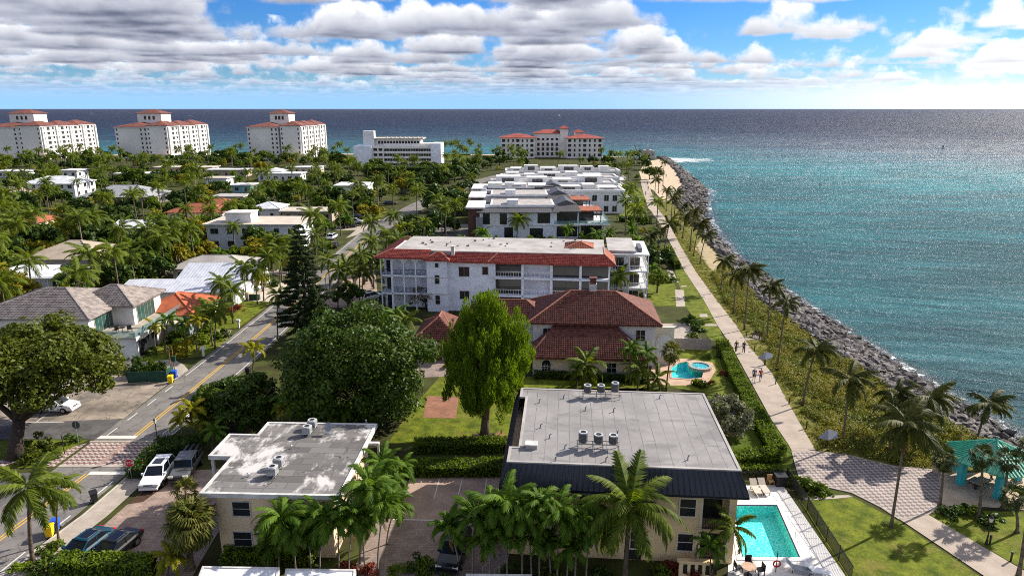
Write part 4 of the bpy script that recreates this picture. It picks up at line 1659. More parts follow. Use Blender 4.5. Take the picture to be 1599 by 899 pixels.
def ring_mb(b, inner_, outer_, z0, z1):
    n = len(inner_)
    for i in range(n):
        j = (i + 1) % n
        b.face([(*outer_[i], z0), (*outer_[j], z0), (*outer_[j], z1), (*outer_[i], z1)])
        b.face([(*inner_[j], z0), (*inner_[i], z0), (*inner_[i], z1), (*inner_[j], z1)])
        b.face([(*outer_[i], z1), (*outer_[j], z1), (*inner_[j], z1), (*inner_[i], z1)])
        b.face([(*outer_[j], z0), (*outer_[i], z0), (*inner_[i], z0), (*inner_[j], z0)])


# ---- air conditioning unit
def ac_unit(label, x, y, z, w=.8, h=.85, rz=0.0, m='ac_body', stand=.35, round_=False, group='rooftop air conditioning units'):
    o = thing('air_conditioner', label, 'air conditioner', (x, y, z), rz, group)
    b = MB(); 
    if round_:
        b.cyl(0, 0, stand, stand + h, w / 2, 14)
    else:
        b.box(-w / 2, w / 2, -w / 2, w / 2, stand, stand + h)
    b.build('casing', m, o)
    b = MB(); b.ring(0, 0, stand + h - .01, stand + h + .07, w * .34, w * .5, 16); b.build('rim', 'ac_light', o)
    b = MB(); b.cyl(0, 0, stand + h - .03, stand + h + .012, w * .34, 14); b.build('fan_well', 'dark_void', o)
    b = MB()
    for k in range(5):
        zz = stand + h * (.15 + .16 * k)
        b.box(-w / 2 - .012, w / 2 + .012, -w / 2 - .012, w / 2 + .012, zz, zz + .025) if not round_ else b.ring(0, 0, zz, zz + .03, w / 2 - .02, w / 2 + .015, 14)
    b.build('louvre', 'black_metal', o)
    b = MB()
    for sx in (-1, 1):
        for sy in (-1, 1):
            b.box(sx * w * .4 - .03, sx * w * .4 + .03, sy * w * .4 - .03, sy * w * .4 + .03, 0, stand)
    b.build('stand', 'galv', o)
    return o


# ---- cream two-storey block with worn flat roof
def build_cream_block():
    zt = 5.7
    p0, p1 = P(310.5, 770.6, zt), P(524.8, 775, zt)
    yaw = math.atan2(p1[1] - p0[1], p1[0] - p0[0])
    fr = Frame(p0[0], p0[1], yaw)
    o = thing('apartment_block', 'cream two-storey apartment block with worn black and white flat roof', 'building', (p0[0], p0[1], 0), yaw)
    W = fr.lp(524.8, 775, zt)[0]
    D = fr.lp(594.7, 662, zt)[1]
    WB = fr.lp(594.7, 662, zt)[0]
    nb = fr.lp(419, 658, zt); ny = fr.lp(366, 713, zt)[1]; cx0 = fr.lp(324, 713, zt)[0]; cy1 = fr.lp(358.7, 677.5, zt)[1]
    W = (W + WB) / 2
    pts = [(0, 0), (W, 0), (W, D), (nb[0], D), (nb[0], cy1), (cx0, cy1), (cx0, ny), (0, ny)]
    rim_in = poly_offset(pts, -.24)
    b = MB(); ring_mb(b, rim_in, pts, zt - .30, zt + .07); b.build('roof_edge', 'trim_white', o)
    b = MB(); b.prism(poly_offset(pts, -.23), zt - .26, zt); b.build('roof', 'worn_roof', o)
    ov = .95
    y0 = ov * .55
    b = MB(); b.prism([(ov, y0), (W - .9, y0), (W - .9, D - .5), (ov, D - .5)], 0, zt - .27); b.build('wall', 'cream', o)
    # carport end
    b = MB()
    for x, y in ((cx0 + .25, ny + .25), (cx0 + .25, cy1 - .3)):
        b.box(x - .12, x + .12, y - .12, y + .12, 0, zt - .31)
    b.build('column', 'trim_white', o)
    b = MB(); b.box(cx0 + 1.4, ov + .02, ny + .3, cy1 - .3, 0, zt - .32); b.build('stair_wall', 'cream', o)
    b = MB(); b.box(0.2, ov - .01, y0 + .3, ny - .3, 2.6, 2.8); b.build('walkway_slab', 'trim_white', o)
    railing(o, y0 + .3, ny - .3, .25, 2.8, 1.0, along='y', m='black_metal', gap=.25)
    for q in ((365, 389, 783, 804), (367, 392, 830, 851), (478, 500, 786, 806), (478, 500, 832, 852)):
        xa, za = fr.on(q[0], q[3], y0); xb, zb = fr.on(q[1], q[2], y0)
        window(o, (xa + xb) / 2, y0, za, xb - xa, zb - za, nz=2, frame='trim_white')
    for y in (2.2, 5.0, 8.0):
        for z in (.9, 3.6):
            window(o, W - .9, y, z, 1.2, 1.2, 90, nz=2)
            window(o, ov, y + .7, z, 1.0, 1.3, -90, nz=2)
    for y, z in ((1.2, 0), (4.2, 2.8), (7.4, 0), (7.4, 2.8)):
        b = MB(); b.box(ov - .06, ov + .02, y, y + .9, z, z + 2.05); b.build('door', 'wood_door', o)
    b = MB(); b.box(W - .9, W + .9, D * .72, D * .72 + .35, zt - .35, zt - .15); b.build('beam', 'trim_white', o)
    b = MB(); b.cyl(W + .8, D * .72 + .17, 0, zt - .35, .1, 8); b.build('post', 'trim_white', o)
    landmark('cream block with the worn flat roof', p0[0] + W / 2, p0[1] + D / 2)
    # things standing on the roof
    b = None
    for i, (x, y, lab) in enumerate(((426, 742, 'light grey air conditioner at left of the near pair on the worn roof'), (436, 728, 'light grey air conditioner at right of the near pair on the worn roof'),
                                     (480, 678, 'light grey air conditioner at left of the far pair on the worn roof'), (488, 668, 'light grey air conditioner at right of the far pair on the worn roof'))):
        X, Y = P(x, y, zt + .05)
        ac_unit(lab, X, Y, zt + .005, .72, .62, yaw, 'ac_light', .22)
    X, Y = P(515, 676, zt)
    d = thing('satellite_dish', 'round grey satellite dish on the back of the worn roof', 'satellite dish', (X, Y, zt + .005))
    b = MB(); n = 16
    rings = [(0, .0), (.22, .05), (.42, .16)]
    tilt = Matrix.Rotation(R(62), 3, 'X') @ Matrix.Rotation(R(-25), 3, 'Y')
    pr = []
    for r, h in rings:
        pr.append([tuple(tilt @ Vector((r * math.cos(2 * math.pi * k / n), r * math.sin(2 * math.pi * k / n), h)) + Vector((0, 0, .62))) for k in range(n)])
    for a, c in zip(pr[:-1], pr[1:]):
        for k in range(n):
            b.face([a[k], a[(k + 1) % n], c[(k + 1) % n], c[k]])
    b.build('dish', 'grey_panel', d, smooth=True)
    b = MB(); b.tube([(0, 0, .62), tuple(tilt @ Vector((0, 0, .45)) + Vector((0, 0, .62)))], .02, 5); b.build('feed_arm', 'galv', d)
    b = MB(); b.cyl(0, 0, 0, .62, .035, 8); b.box(-.25, .25, -.25, .25, 0, .04); b.build('mast', 'galv', d)
    for i, (x, y, lab) in enumerate(((388, 744, 'small vent pipe on the worn roof near the left edge'), (572, 660, 'small vent pipe at the back right corner of the worn roof'), (455, 700, 'small vent pipe in the middle of the worn roof'))):
        X, Y = P(x, y, zt)
        t = thing('vent_pipe', lab, 'vent pipe', (X, Y, zt + .003), 0, 'roof vent pipes')
        b = MB(); b.cyl(0, 0, 0, .3, .06, 8); b.build('pipe', 'galv', t)
        b = MB(); b.cyl(0, 0, .3, .36, .1, 8, .05); b.build('cap', 'galv', t)


build_cream_block()


# ---- block with dark mansard roof
def build_mansard_block():
    zt = 8.0
    FL, FR_ = P(791, 721, zt), P(1157, 735, zt)
    yaw = math.atan2(FR_[1] - FL[1], FR_[0] - FL[0])
    fr = Frame(FL[0], FL[1], yaw)
    o = thing('apartment_block', 'peach apartment block with big grey felt roof and dark blue mansard edge', 'building', (FL[0], FL[1], 0), yaw)
    W = fr.l(FR_)[0]
    BR = fr.lp(1100, 613, zt); BL = fr.lp(813, 607, zt)
    D = (BR[1] + BL[1]) / 2
    W = max(W, (W + BR[0]) / 2)
    n1 = fr.lp(795, 697, zt)[1]; n2 = fr.lp(820, 620, zt)[1]
    pts = [(0, 0), (W, 0), (W, D), (0.2, D), (0.2, n2), (.75, n2), (.75, n1), (0, n1)]
    b = MB(); ring_mb(b, poly_offset(pts, -.22), pts, zt - .12, zt + .05); b.build('roof_edge', 'light_roof', o)
    b = MB(); b.prism(poly_offset(pts, -.21), zt - .15, zt); b.build('roof', 'felt_roof', o)
    # mansard skirt
    zb = 6.25
    low = [(-.55, -.75), (W + .55, -.75), (W + .55, D + .6), (-.5, D + .6)]
    hi = [(-.01, -.01), (W + .01, -.01), (W + .01, D + .01), (.15, D + .01)]
    for i in range(4):
        j = (i + 1) % 4
        a, c = Vector((*low[i], zb)), Vector((*low[j], zb))
        t0, t1 = Vector((*hi[i], zt - .05)), Vector((*hi[j], zt - .05))
        L = (c - a).length
        mb = MB()
        mb.face([(0, 0, 0), (L, 0, 0), (L - .55, .74, zt - zb - .05), (.55, .74, zt - zb - .05)])
        mb.face([(0, 0, 0), (0, .03, -.2), (L, .03, -.2), (L, 0, 0)][::-1])
        q = mb.build('mansard', 'mansard', o, tuple(a), math.atan2(c.y - a.y, c.x - a.x))
        # standing seams
        sm = MB(); k = int(L / .42)
        for s in range(1, k):
            x = L * s / k
            xt = .55 + (L - 1.1) * s / k
            sm.tube([(x, -.02, 0), (xt, .72, zt - zb - .06)], .018, 4)
        r = sm.build('seam', 'mansard', q)
    b = MB(); b.prism([(-.5, -.7), (W + .5, -.7), (W + .5, D + .55), (-.45, D + .55)], zb - .22, zb - .02); b.build('eave', 'cream', o)
    # walls: front with recessed balconies
    wy = 0.0
    bx0, _ = fr.on(1097, 800, wy); bx1, _ = fr.on(1138, 800, wy)
    top = zb - .22
    w0, w1 = .1, W - .1
    f1 = 2.9          # first floor slab
    b = MB()
    b.box(w0, bx0, wy, D, 0, top)
    b.box(bx1, w1, wy, D, 0, top)
    b.box(bx0, bx1, wy + 1.6, D, 0, top)
    b.box(bx0, bx1, wy, wy + 1.6, f1 - .25, f1 + .05)
    b.box(bx0, bx1, wy, wy + 1.6, top - .3, top)
    b.box(bx0, bx1, wy, wy + 1.6, 0, .35)
    b.build('wall', 'peach', o)
    for z in (.35, f1 + .05):
        window(o, (bx0 + bx1) / 2, wy + 1.6, z + .05, bx1 - bx0 - .4, 2.0, nx=2, frame='black_metal', name='sliding_door')
        railing(o, bx0, bx1, wy + .08, z, 1.0, m='black_metal', gap=.13)
    for z in (.35, f1 + .05):
        b = MB(); b.box(bx0 - .18, bx0, wy - .05, wy + .02, z - .1, z + 2.45); b.box(bx1, bx1 + .18, wy - .05, wy + .02, z - .1, z + 2.45); b.build('surround', 'pale_cream', o)
    xs = [fr.on(1074, 790, wy)[0]]
    xs += [xs[0] - 3.6, xs[0] - 7.6, xs[0] - 11.0]
    for x in xs:
        for z in (f1 + 1.15, 1.05):
            window(o, x, wy, z, 1.15, 1.45, nx=1, nz=2, frame='pale_cream', bar=.11)
    dx, _ = fr.on(990, 880, wy)
    b = MB(); b.box(dx - .5, dx + .5, wy - .05, wy + .03, 0.05, 2.2); q = b.build('door', 'dark_void', o)
    for y in (2.5, 6, 9.5, 12.5):
        for z in (f1 + 1.15, 1.0):
            window(o, w1, y, z, 1.3, 1.4, 90, nx=2, frame='pale_cream')
            window(o, w0, y, z, 1.3, 1.4, -90, nx=2, frame='pale_cream')
    # patio wall and low roof at the right end
    b = MB(); b.box(bx0 - 1.8, bx1 - 1.4, -1.7, -1.5, 0, 1.25); b.box(bx0 - 1.95, bx1 - 1.3, -1.8, -1.4, 1.25, 1.36); b.build('patio_wall', 'peach', o)
    b = MB()
    for k in range(5):
        x = bx0 - 1.5 + k * .55
        b.box(x, x + .3, -1.73, -1.705, .25, 1.05)
    b.build('wall_grille', 'black_metal', o)
    landmark('peach block with the dark mansard', FL[0] + W * .45, FL[1] + 2)
    # rooftop units on racks
    def rack(name, lab, pxs, labs):
        c = [P(x, y, zt) for x, y in pxs]
        r = thing('equipment_rack', lab, 'rack', (c[0][0], c[0][1], zt + .004), yaw)
        L = math.hypot(c[2][0] - c[0][0], c[2][1] - c[0][1])
        b = MB()
        for y in (-.32, .32):
            b.box(-.5, L + .5, y - .04, y + .04, .46, .54)
        b.build('beam', 'tan_panel', r)
        for x in (-.4, L * .33, L * .66, L + .4):
            for y in (-.32, .32):
                b = MB(); b.box(x - .035, x + .035, y - .035, y + .035, 0, .46); b.build('leg', 'galv', r)
        for (X, Y), l in zip(c, labs):
            ac_unit(l, X, Y, zt + .546, .70, .78 if 'tall' in l else .62, yaw, 'ac_body', .02, True)
    rack('front', 'tan steel rack under the front air conditioners on the felt roof', ((910, 699), (934, 700), (957, 701)),
         ('tall round air conditioner at left of the front rack on felt roof', 'middle round air conditioner of the front rack on felt roof', 'right round air conditioner of the front rack on felt roof'))
    rack('back', 'tan steel rack under the back air conditioners on the felt roof', ((917, 620), (938, 620), (960, 619)),
         ('left round air conditioner of the back rack on felt roof', 'middle round air conditioner of the back rack on felt roof', 'tall round air conditioner at right of the back rack on felt roof'))
    X, Y = P(830, 698, zt)
    t = thing('roof_hatch', 'low white hatch box at the left of the felt roof', 'hatch', (X, Y, zt + .004), yaw)
    b = MB(); b.box(-.45, .45, -.35, .35, 0, .32); b.build('box', 'light_roof', t)
    b = MB(); b.box(-.5, .5, -.4, .4, .32, .4); b.build('lid', 'trim_white', t)
    i = 0
    spots = ((882, 701), (946, 720), (964, 679), (958, 643), (914, 641), (880, 622), (844, 668), (867, 720), (1030, 622), (1074, 718), (842, 629), (858, 684))
    words = ('left of the front rack', 'in front of the front rack', 'just behind the front rack', 'in front of the back rack', 'left of the roof centre', 'left of the back rack', 'behind the white hatch',
             'by the front left edge', 'near the back right edge', 'near the front right corner', 'near the back left corner', 'between hatch and front rack')
    for (x, y), wd in zip(spots, words):
        X, Y = P(x, y, zt)
        t = thing('vent_pipe', f'small bent vent pipe on the felt roof, {wd}', 'vent pipe', (X, Y, zt + .003), rnd.uniform(0, 1), 'roof vent pipes')
        b = MB(); b.tube([(0, 0, 0), (0, 0, .28), (.06, 0, .36), (.16, 0, .38)], .045, 6); b.build('pipe', 'ac_body', t)
        b = MB(); b.cyl(0, 0, 0, .03, .13, 8); b.build('flashing', 'galv', t)


build_mansard_block()


# ---- pool terrace
def holed(name, outer_, hole, z, m, kind='structure'):
    o3 = [Vector((p[0], p[1], 0)) for p in outer_]
    h3 = [Vector((p[0], p[1], 0)) for p in hole]
    tris = tessellate_polygon([o3, h3])
    allp = [(p.x, p.y, z) for p in o3 + h3]
    me = bpy.data.meshes.new(name)
    fs = []
    for t in tris:
        a, b, c = (Vector(allp[i]) for i in t)
        fs.append(t if (b - a).cross(c - a).z > 0 else (t[0], t[2], t[1]))
    me.from_pydata(allp, [], fs)
    me.materials.append(MATS[m])
    o = link(name, me)
    o['kind'] = kind
    return o


def pool_basin(o, pts, z_top, depth, org):
    p = [(x - org[0], y - org[1]) for x, y in ccw(pts)]
    b = MB(); n = len(p)
    for i in range(n):
        j = (i + 1) % n
        b.face([(*p[j], z_top - depth), (*p[i], z_top - depth), (*p[i], z_top), (*p[j], z_top)])
    b.face([(*q, z_top - depth) for q in p])
    b.build('basin', 'pool_basin', o)
    b = MB(); b.face([(*q, z_top - .16) for q in p]); b.build('water', 'pool_surface', o)


def pool_mats():
    m, g, b, o = principled('pool_surface')
    pos = g.n('ShaderNodeNewGeometry').outputs['Position']
    bp = g.n('ShaderNodeBump'); bp.inputs['Strength'].default_value = .3; bp.inputs['Distance'].default_value = .04
    g.put(bp.inputs['Height'], g.noise(pos, 2.5, 3))
    gl = g.n('ShaderNodeBsdfGlossy'); gl.inputs['Roughness'].default_value = .04
    g.put(gl.inputs['Normal'], bp.outputs[0])
    tr = g.n('ShaderNodeBsdfTransparent'); g.put(tr.inputs[0], (.66, .97, .96))
    ge = g.n('ShaderNodeNewGeometry')
    cs = g.math('ABSOLUTE', g.vec('DOT_PRODUCT', ge.outputs['Incoming'], bp.outputs[0]))
    fz = g.math('MULTIPLY_ADD', g.math('POWER', g.math('SUBTRACT', 1.0, cs, clamp=True), 5.0), .95, .02)
    mx = g.n('ShaderNodeMixShader')
    g.put(mx.inputs[0], fz); g.t.links.new(tr.outputs[0], mx.inputs[1]); g.t.links.new(gl.outputs[0], mx.inputs[2])
    g.t.links.new(mx.outputs[0], o.inputs[0])
    m, g, b, o = principled('pool_basin')
    pos = g.n('ShaderNodeNewGeometry').outputs['Position']
    v = g.n('ShaderNodeTexVoronoi', feature='DISTANCE_TO_EDGE'); v.inputs['Scale'].default_value = 3.2
    nn = g.n('ShaderNodeTexNoise'); g.put(nn.inputs['Vector'], pos); nn.inputs['Scale'].default_value = 2.0
    g.put(v.inputs['Vector'], g.vec('ADD', pos, g.vec('SCALE', nn.outputs['Color'], scale=.35)))
    g.put(b.inputs['Base Color'], g.mix(g.ss(v.outputs['Distance'], .01, .14, 1, 0), (.06, .66, .63), (.45, .92, .86)))  # pale web of light through the ripples, painted into the basin colour
    b.inputs['Roughness'].default_value = .6


pool_mats()
POOL = px((1147, 790), (1212, 790), (1247, 870), (1160, 869))
POOL2 = px((1050, 590), (1075, 592), (1096, 590), (1098, 582), (1110, 576), (1102, 570), (1082, 572), (1072, 565), (1058, 568), (1048, 575))
# open the ground where the pools are sunk
def ground_with_pools():
    g = bpy.data.objects['ground']
    me = g.data
    allp = [Vector((p[0], p[1], 0)) for p in LAND]
    rings = [allp, [Vector((*p, 0)) for p in POOL], [Vector((*p, 0)) for p in POOL2]]
    tris = tessellate_polygon(rings)
    pts = [tuple(v) for r in rings for v in r]
    fs = []
    for t in tris:
        a, b, c = (Vector(pts[i]) for i in t)
        fs.append(t if (b - a).cross(c - a).z > 0 else (t[0], t[2], t[1]))
    n = len(LAND)
    base = len(pts)
    pts += [(p[0], p[1], -3.2) for p in LAND]
    for i in range(n):
        j = (i + 1) % n
        fs.append((base + i, base + j, j, i))
    new = bpy.data.meshes.new('ground')
    new.from_pydata(pts, [], fs)
    new.materials.append(MATS['soil'])
    g.data = new


ground_with_pools()
holed('lawn', GARDEN, POOL2, .024, 'lawn')


def build_pool_terrace():
    deck = px((1141, 757), (1222, 757), (1326, 908), (1136, 908))
    holed('pool_deck', deck, POOL, .05, 'pool_deck')
    org = POOL[0]
    o = thing('swimming_pool', 'rectangular turquoise swimming pool beside the peach block', 'swimming pool', (org[0], org[1], 0))
    pool_basin(o, POOL, .06, 1.1, org)
    p = [(x - org[0], y - org[1]) for x, y in ccw(POOL)]
    b = MB(); ring_mb(b, p, poly_offset(p, .10), .045, .075); b.build('tile_band', 'pool_tile', o)
    b = MB(); ring_mb(b, poly_offset(p, .10), poly_offset(p, .50), .02, .11); b.build('coping', 'tub_white', o)
    X, Y = P(1236, 848)
    b = MB()
    for d in (0, .5):
        b.tube([(X - org[0] + .5, Y - org[1] + d, .05), (X - org[0] + .45, Y - org[1] + d, .75), (X - org[0] - .1, Y - org[1] + d, .8), (X - org[0] - .45, Y - org[1] + d, .1), (X - org[0] - .5, Y - org[1] + d, -.4)], .022, 6)
    b.build('ladder', 'galv', o)
    landmark('rectangular swimming pool', *P(1200, 830))
    # slabs between pool and fence, laid one by one
    dk = bpy.data.objects['pool_deck']
    a0, a1 = Vector(P(1224, 770)), Vector(P(1322, 904))
    b0, b1 = Vector(P(1262, 868)), None
    n = 12
    for i in range(n):
        s, t = i / n, (i + .94) / n
        l = a0.lerp(a1, s), a0.lerp(a1, t)
        w = Vector((-1.15 - .0 * i, -.05))
        q = [l[0] + w, l[0], l[1], l[1] + w]
        mb = MB(); mb.prism([tuple(v) for v in ccw([tuple(v) for v in q])], .04, .072 + .004 * (i % 2)); mb.build('slab', 'pool_deck', dk)
    # picket fence
    def fence(lab, pts, h=1.35):
        f = thing('metal_fence', lab, 'fence', (pts[0][0], pts[0][1], 0))
        for (ax, ay), (bx, by) in zip(pts[:-1], pts[1:]):
            L = math.hypot(bx - ax, by - ay); k = max(1, int(L / 1.9))
            for i in range(k):
                x0, y0 = ax + (bx - ax) * i / k - pts[0][0], ay + (by - ay) * i / k - pts[0][1]
                x1, y1 = ax + (bx - ax) * (i + 1) / k - pts[0][0], ay + (by - ay) * (i + 1) / k - pts[0][1]
                mb = MB()
                for z in (.12, h - .1):
                    mb.tube([(x0, y0, z), (x1, y1, z)], .028, 4)
                m = int(L / k / .11)
                for j in range(1, m):
                    x, y = x0 + (x1 - x0) * j / m, y0 + (y1 - y0) * j / m
                    mb.box(x - .014, x + .014, y - .014, y + .014, .05, h)
                mb.build('panel', 'fence_metal', f)
                mb = MB(); mb.box(x0 - .035, x0 + .035, y0 - .035, y0 + .035, 0, h + .08); mb.build('post', 'fence_metal', f)
        return f
    fence('black picket fence between the pool terrace and the lawn', px((1228, 750), (1260, 797), (1290, 845), (1330, 908)))
    fence('black picket fence across the back of the pool terrace', px((1146, 752), (1228, 750)), 1.1)

    def lounger(lab, x, y, rz, m='lounger', flat=False):
        t = thing('sun_lounger', lab, 'sun lounger', (x, y, .055), rz, 'poolside loungers')
        b = MB(); b.box(-.32, .32, -.95, .35, .28, .36); b.build('seat', m, t)
        b = MB(); b.prism([(-.32, .35), (.32, .35), (.32, .95), (-.32, .95)], .30, .36) if flat else b.face([(-.32, .35, .36), (.32, .35, .36), (.32, .9, .80), (-.32, .9, .80)]); b.build('backrest', m, t)
        for sx in (-.28, .28):
            for sy in (-.8, .4):
                b = MB(); b.box(sx - .025, sx + .025, sy - .025, sy + .025, 0, .28); b.build('leg', 'black_metal', t)
    for x, y, l in ((1179, 767, 'tan sun lounger at left of the pair behind the pool'), (1192, 766, 'tan sun lounger at right of the pair behind the pool')):
        X, Y = P(x, y); lounger(l, X, Y, R(0))
    X, Y = P(1246, 893); lounger('grey sun lounger at the near side of the pool deck', X, Y, R(70), 'grey_panel')
    X, Y = P(1275, 896); lounger('white sun lounger at the near right corner of the pool deck', X, Y, R(70), 'tub_white')

    def chair(lab, x, y, rz, m='chair_wood'):
        t = thing('patio_chair', lab, 'chair', (x, y, .055), rz, 'poolside chairs')
        b = MB(); b.box(-.26, .26, -.26, .26, .40, .45); b.build('seat', m, t)
        b = MB(); b.box(-.26, .26, .24, .29, .45, .92); b.build('backrest', m, t)
        for sx in (-.23, .23):
            for sy in (-.23, .25):
                b = MB(); b.box(sx - .025, sx + .025, sy - .025, sy + .025, 0, .40); b.build('leg', m, t)
    X, Y = P(1203, 757); chair('wooden chair at the back of the pool terrace', X, Y, R(10))
    X, Y = P(1152, 893); chair('dark chair left of the round patio table', X, Y, R(95), 'black_metal')
    X, Y = P(1169, 886); chair('dark chair behind the round patio table', X, Y, R(0), 'black_metal')
    X, Y = P(1186, 897); chair('dark chair right of the round patio table', X, Y, R(-80), 'black_metal')
    X, Y = P(1168, 898)
    t = thing('patio_table', 'round coral-topped patio table beside the pool', 'table', (X, Y, .055))
    b = MB(); b.cyl(0, 0, .70, .75, .55, 20); b.build('table_top', 'deck_coral', t)
    b = MB(); b.cyl(0, 0, 0, .70, .06, 8); b.cyl(0, 0, 0, .04, .3, 12); b.build('pedestal', 'black_metal', t)
    X, Y = P(1211, 893)
    t = thing('life_ring_stand', 'red and white life ring hung on a pole by the pool', 'life ring', (X, Y, .05))
    b = MB(); b.cyl(0, 0, 0, 1.7, .035, 8); b.build('pole', 'black_metal', t)
    b = MB(); c = [(.26 * math.cos(k * math.pi / 8), -.06, .75 + .26 * math.sin(k * math.pi / 8)) for k in range(17)]
    b.tube(c, .06, 6, False); b.build('ring', 'sign_red', t)
    X, Y = P(1218, 757)
    t = thing('storage_bin', 'dark storage bin at the back corner of the pool terrace', 'bin', (X, Y, .055))
    b = MB(); b.box(-.5, .5, -.4, .4, 0, .95); b.build('body', 'bin_black', t)
    b = MB(); b.box(-.54, .54, -.44, .44, .95, 1.02); b.build('lid', 'bin_black', t)


build_pool_terrace()


# ---- low roofs at the bottom edge of the picture
def low_roof(lab, pts, z, m):
    pts = ccw(pts)
    o = thing('low_building', lab, 'building', (pts[0][0], pts[0][1], 0))
    p = [(x - pts[0][0], y - pts[0][1]) for x, y in pts]
    b = MB(); b.prism(poly_offset(p, -.5), 0, z - .25); b.build('wall', 'pale_cream', o)
    b = MB(); b.prism(poly_offset(p, -.15), z - .3, z); b.build('roof', m, o)
    b = MB(); ring_mb(b, poly_offset(p, -.16), p, z - .35, z + .06); b.build('roof_edge', 'trim_white', o)


low_roof('low building with pale blue-white roof at the bottom edge, left of centre', px((316, 884, 3.0), (437, 886, 3.0), (430, 925, 3.0), (300, 925, 3.0)), 3.0, 'white_roof')
low_roof('low building with white-rimmed roof beside the bottom edge hedge', px((446, 888, 2.8), (556, 889, 2.8), (552, 925, 2.8), (440, 925, 2.8)), 2.8, 'white_roof')
low_roof('low building with white-rimmed roof at the bottom centre', px((728, 896, 2.8), (830, 897, 2.8), (840, 925, 2.8), (720, 925, 2.8)), 2.8, 'white_roof')
# ------------------------------------------------------------------ middle distance
def soft_hip(o, x0, x1, y0, y1, z, rise, m, ov=.6, ridge=None, front=True, cap='tile_edge', tiles=True, name='roof', pitch=.30, course=.36):
    """hip roof with real courses of barrel tiles on the slopes that face the camera"""
    b = MB(); a, c = hip(b, x0, x1, y0, y1, z, rise, ov, ridge)
    r = b.build(name, m, o)
    X0, X1, Y0, Y1 = x0 - ov, x1 + ov, y0 - ov, y1 + ov
    if tiles:
        if X1 - X0 >= Y1 - Y0:
            tiled('tiles', [(X0, Y0, z), (X1, Y0, z), c, a], m, r, pitch, course)
            tiled('tiles', [(X1, Y0, z), (X1, Y1, z), c, c], m, r, pitch, course)
            tiled('tiles', [(X0, Y1, z), (X0, Y0, z), a, a], m, r, pitch, course)
        else:
            tiled('tiles', [(X0, Y0, z), (X1, Y0, z), a, a], m, r, pitch, course)
            tiled('tiles', [(X1, Y0, z), (X1, Y1, z), c, a], m, r, pitch, course)
            tiled('tiles', [(X0, Y1, z), (X0, Y0, z), a, c], m, r, pitch, course)
        ridge_caps('ridge_tiles', [(X0, Y0, z + .05), a, c, (X1, Y0, z + .05)], cap, r)
        ridge_caps('ridge_tiles', [(X0, Y1, z + .05), a], cap, r)
        ridge_caps('ridge_tiles', [(X1, Y1, z + .05), c], cap, r)
    return r


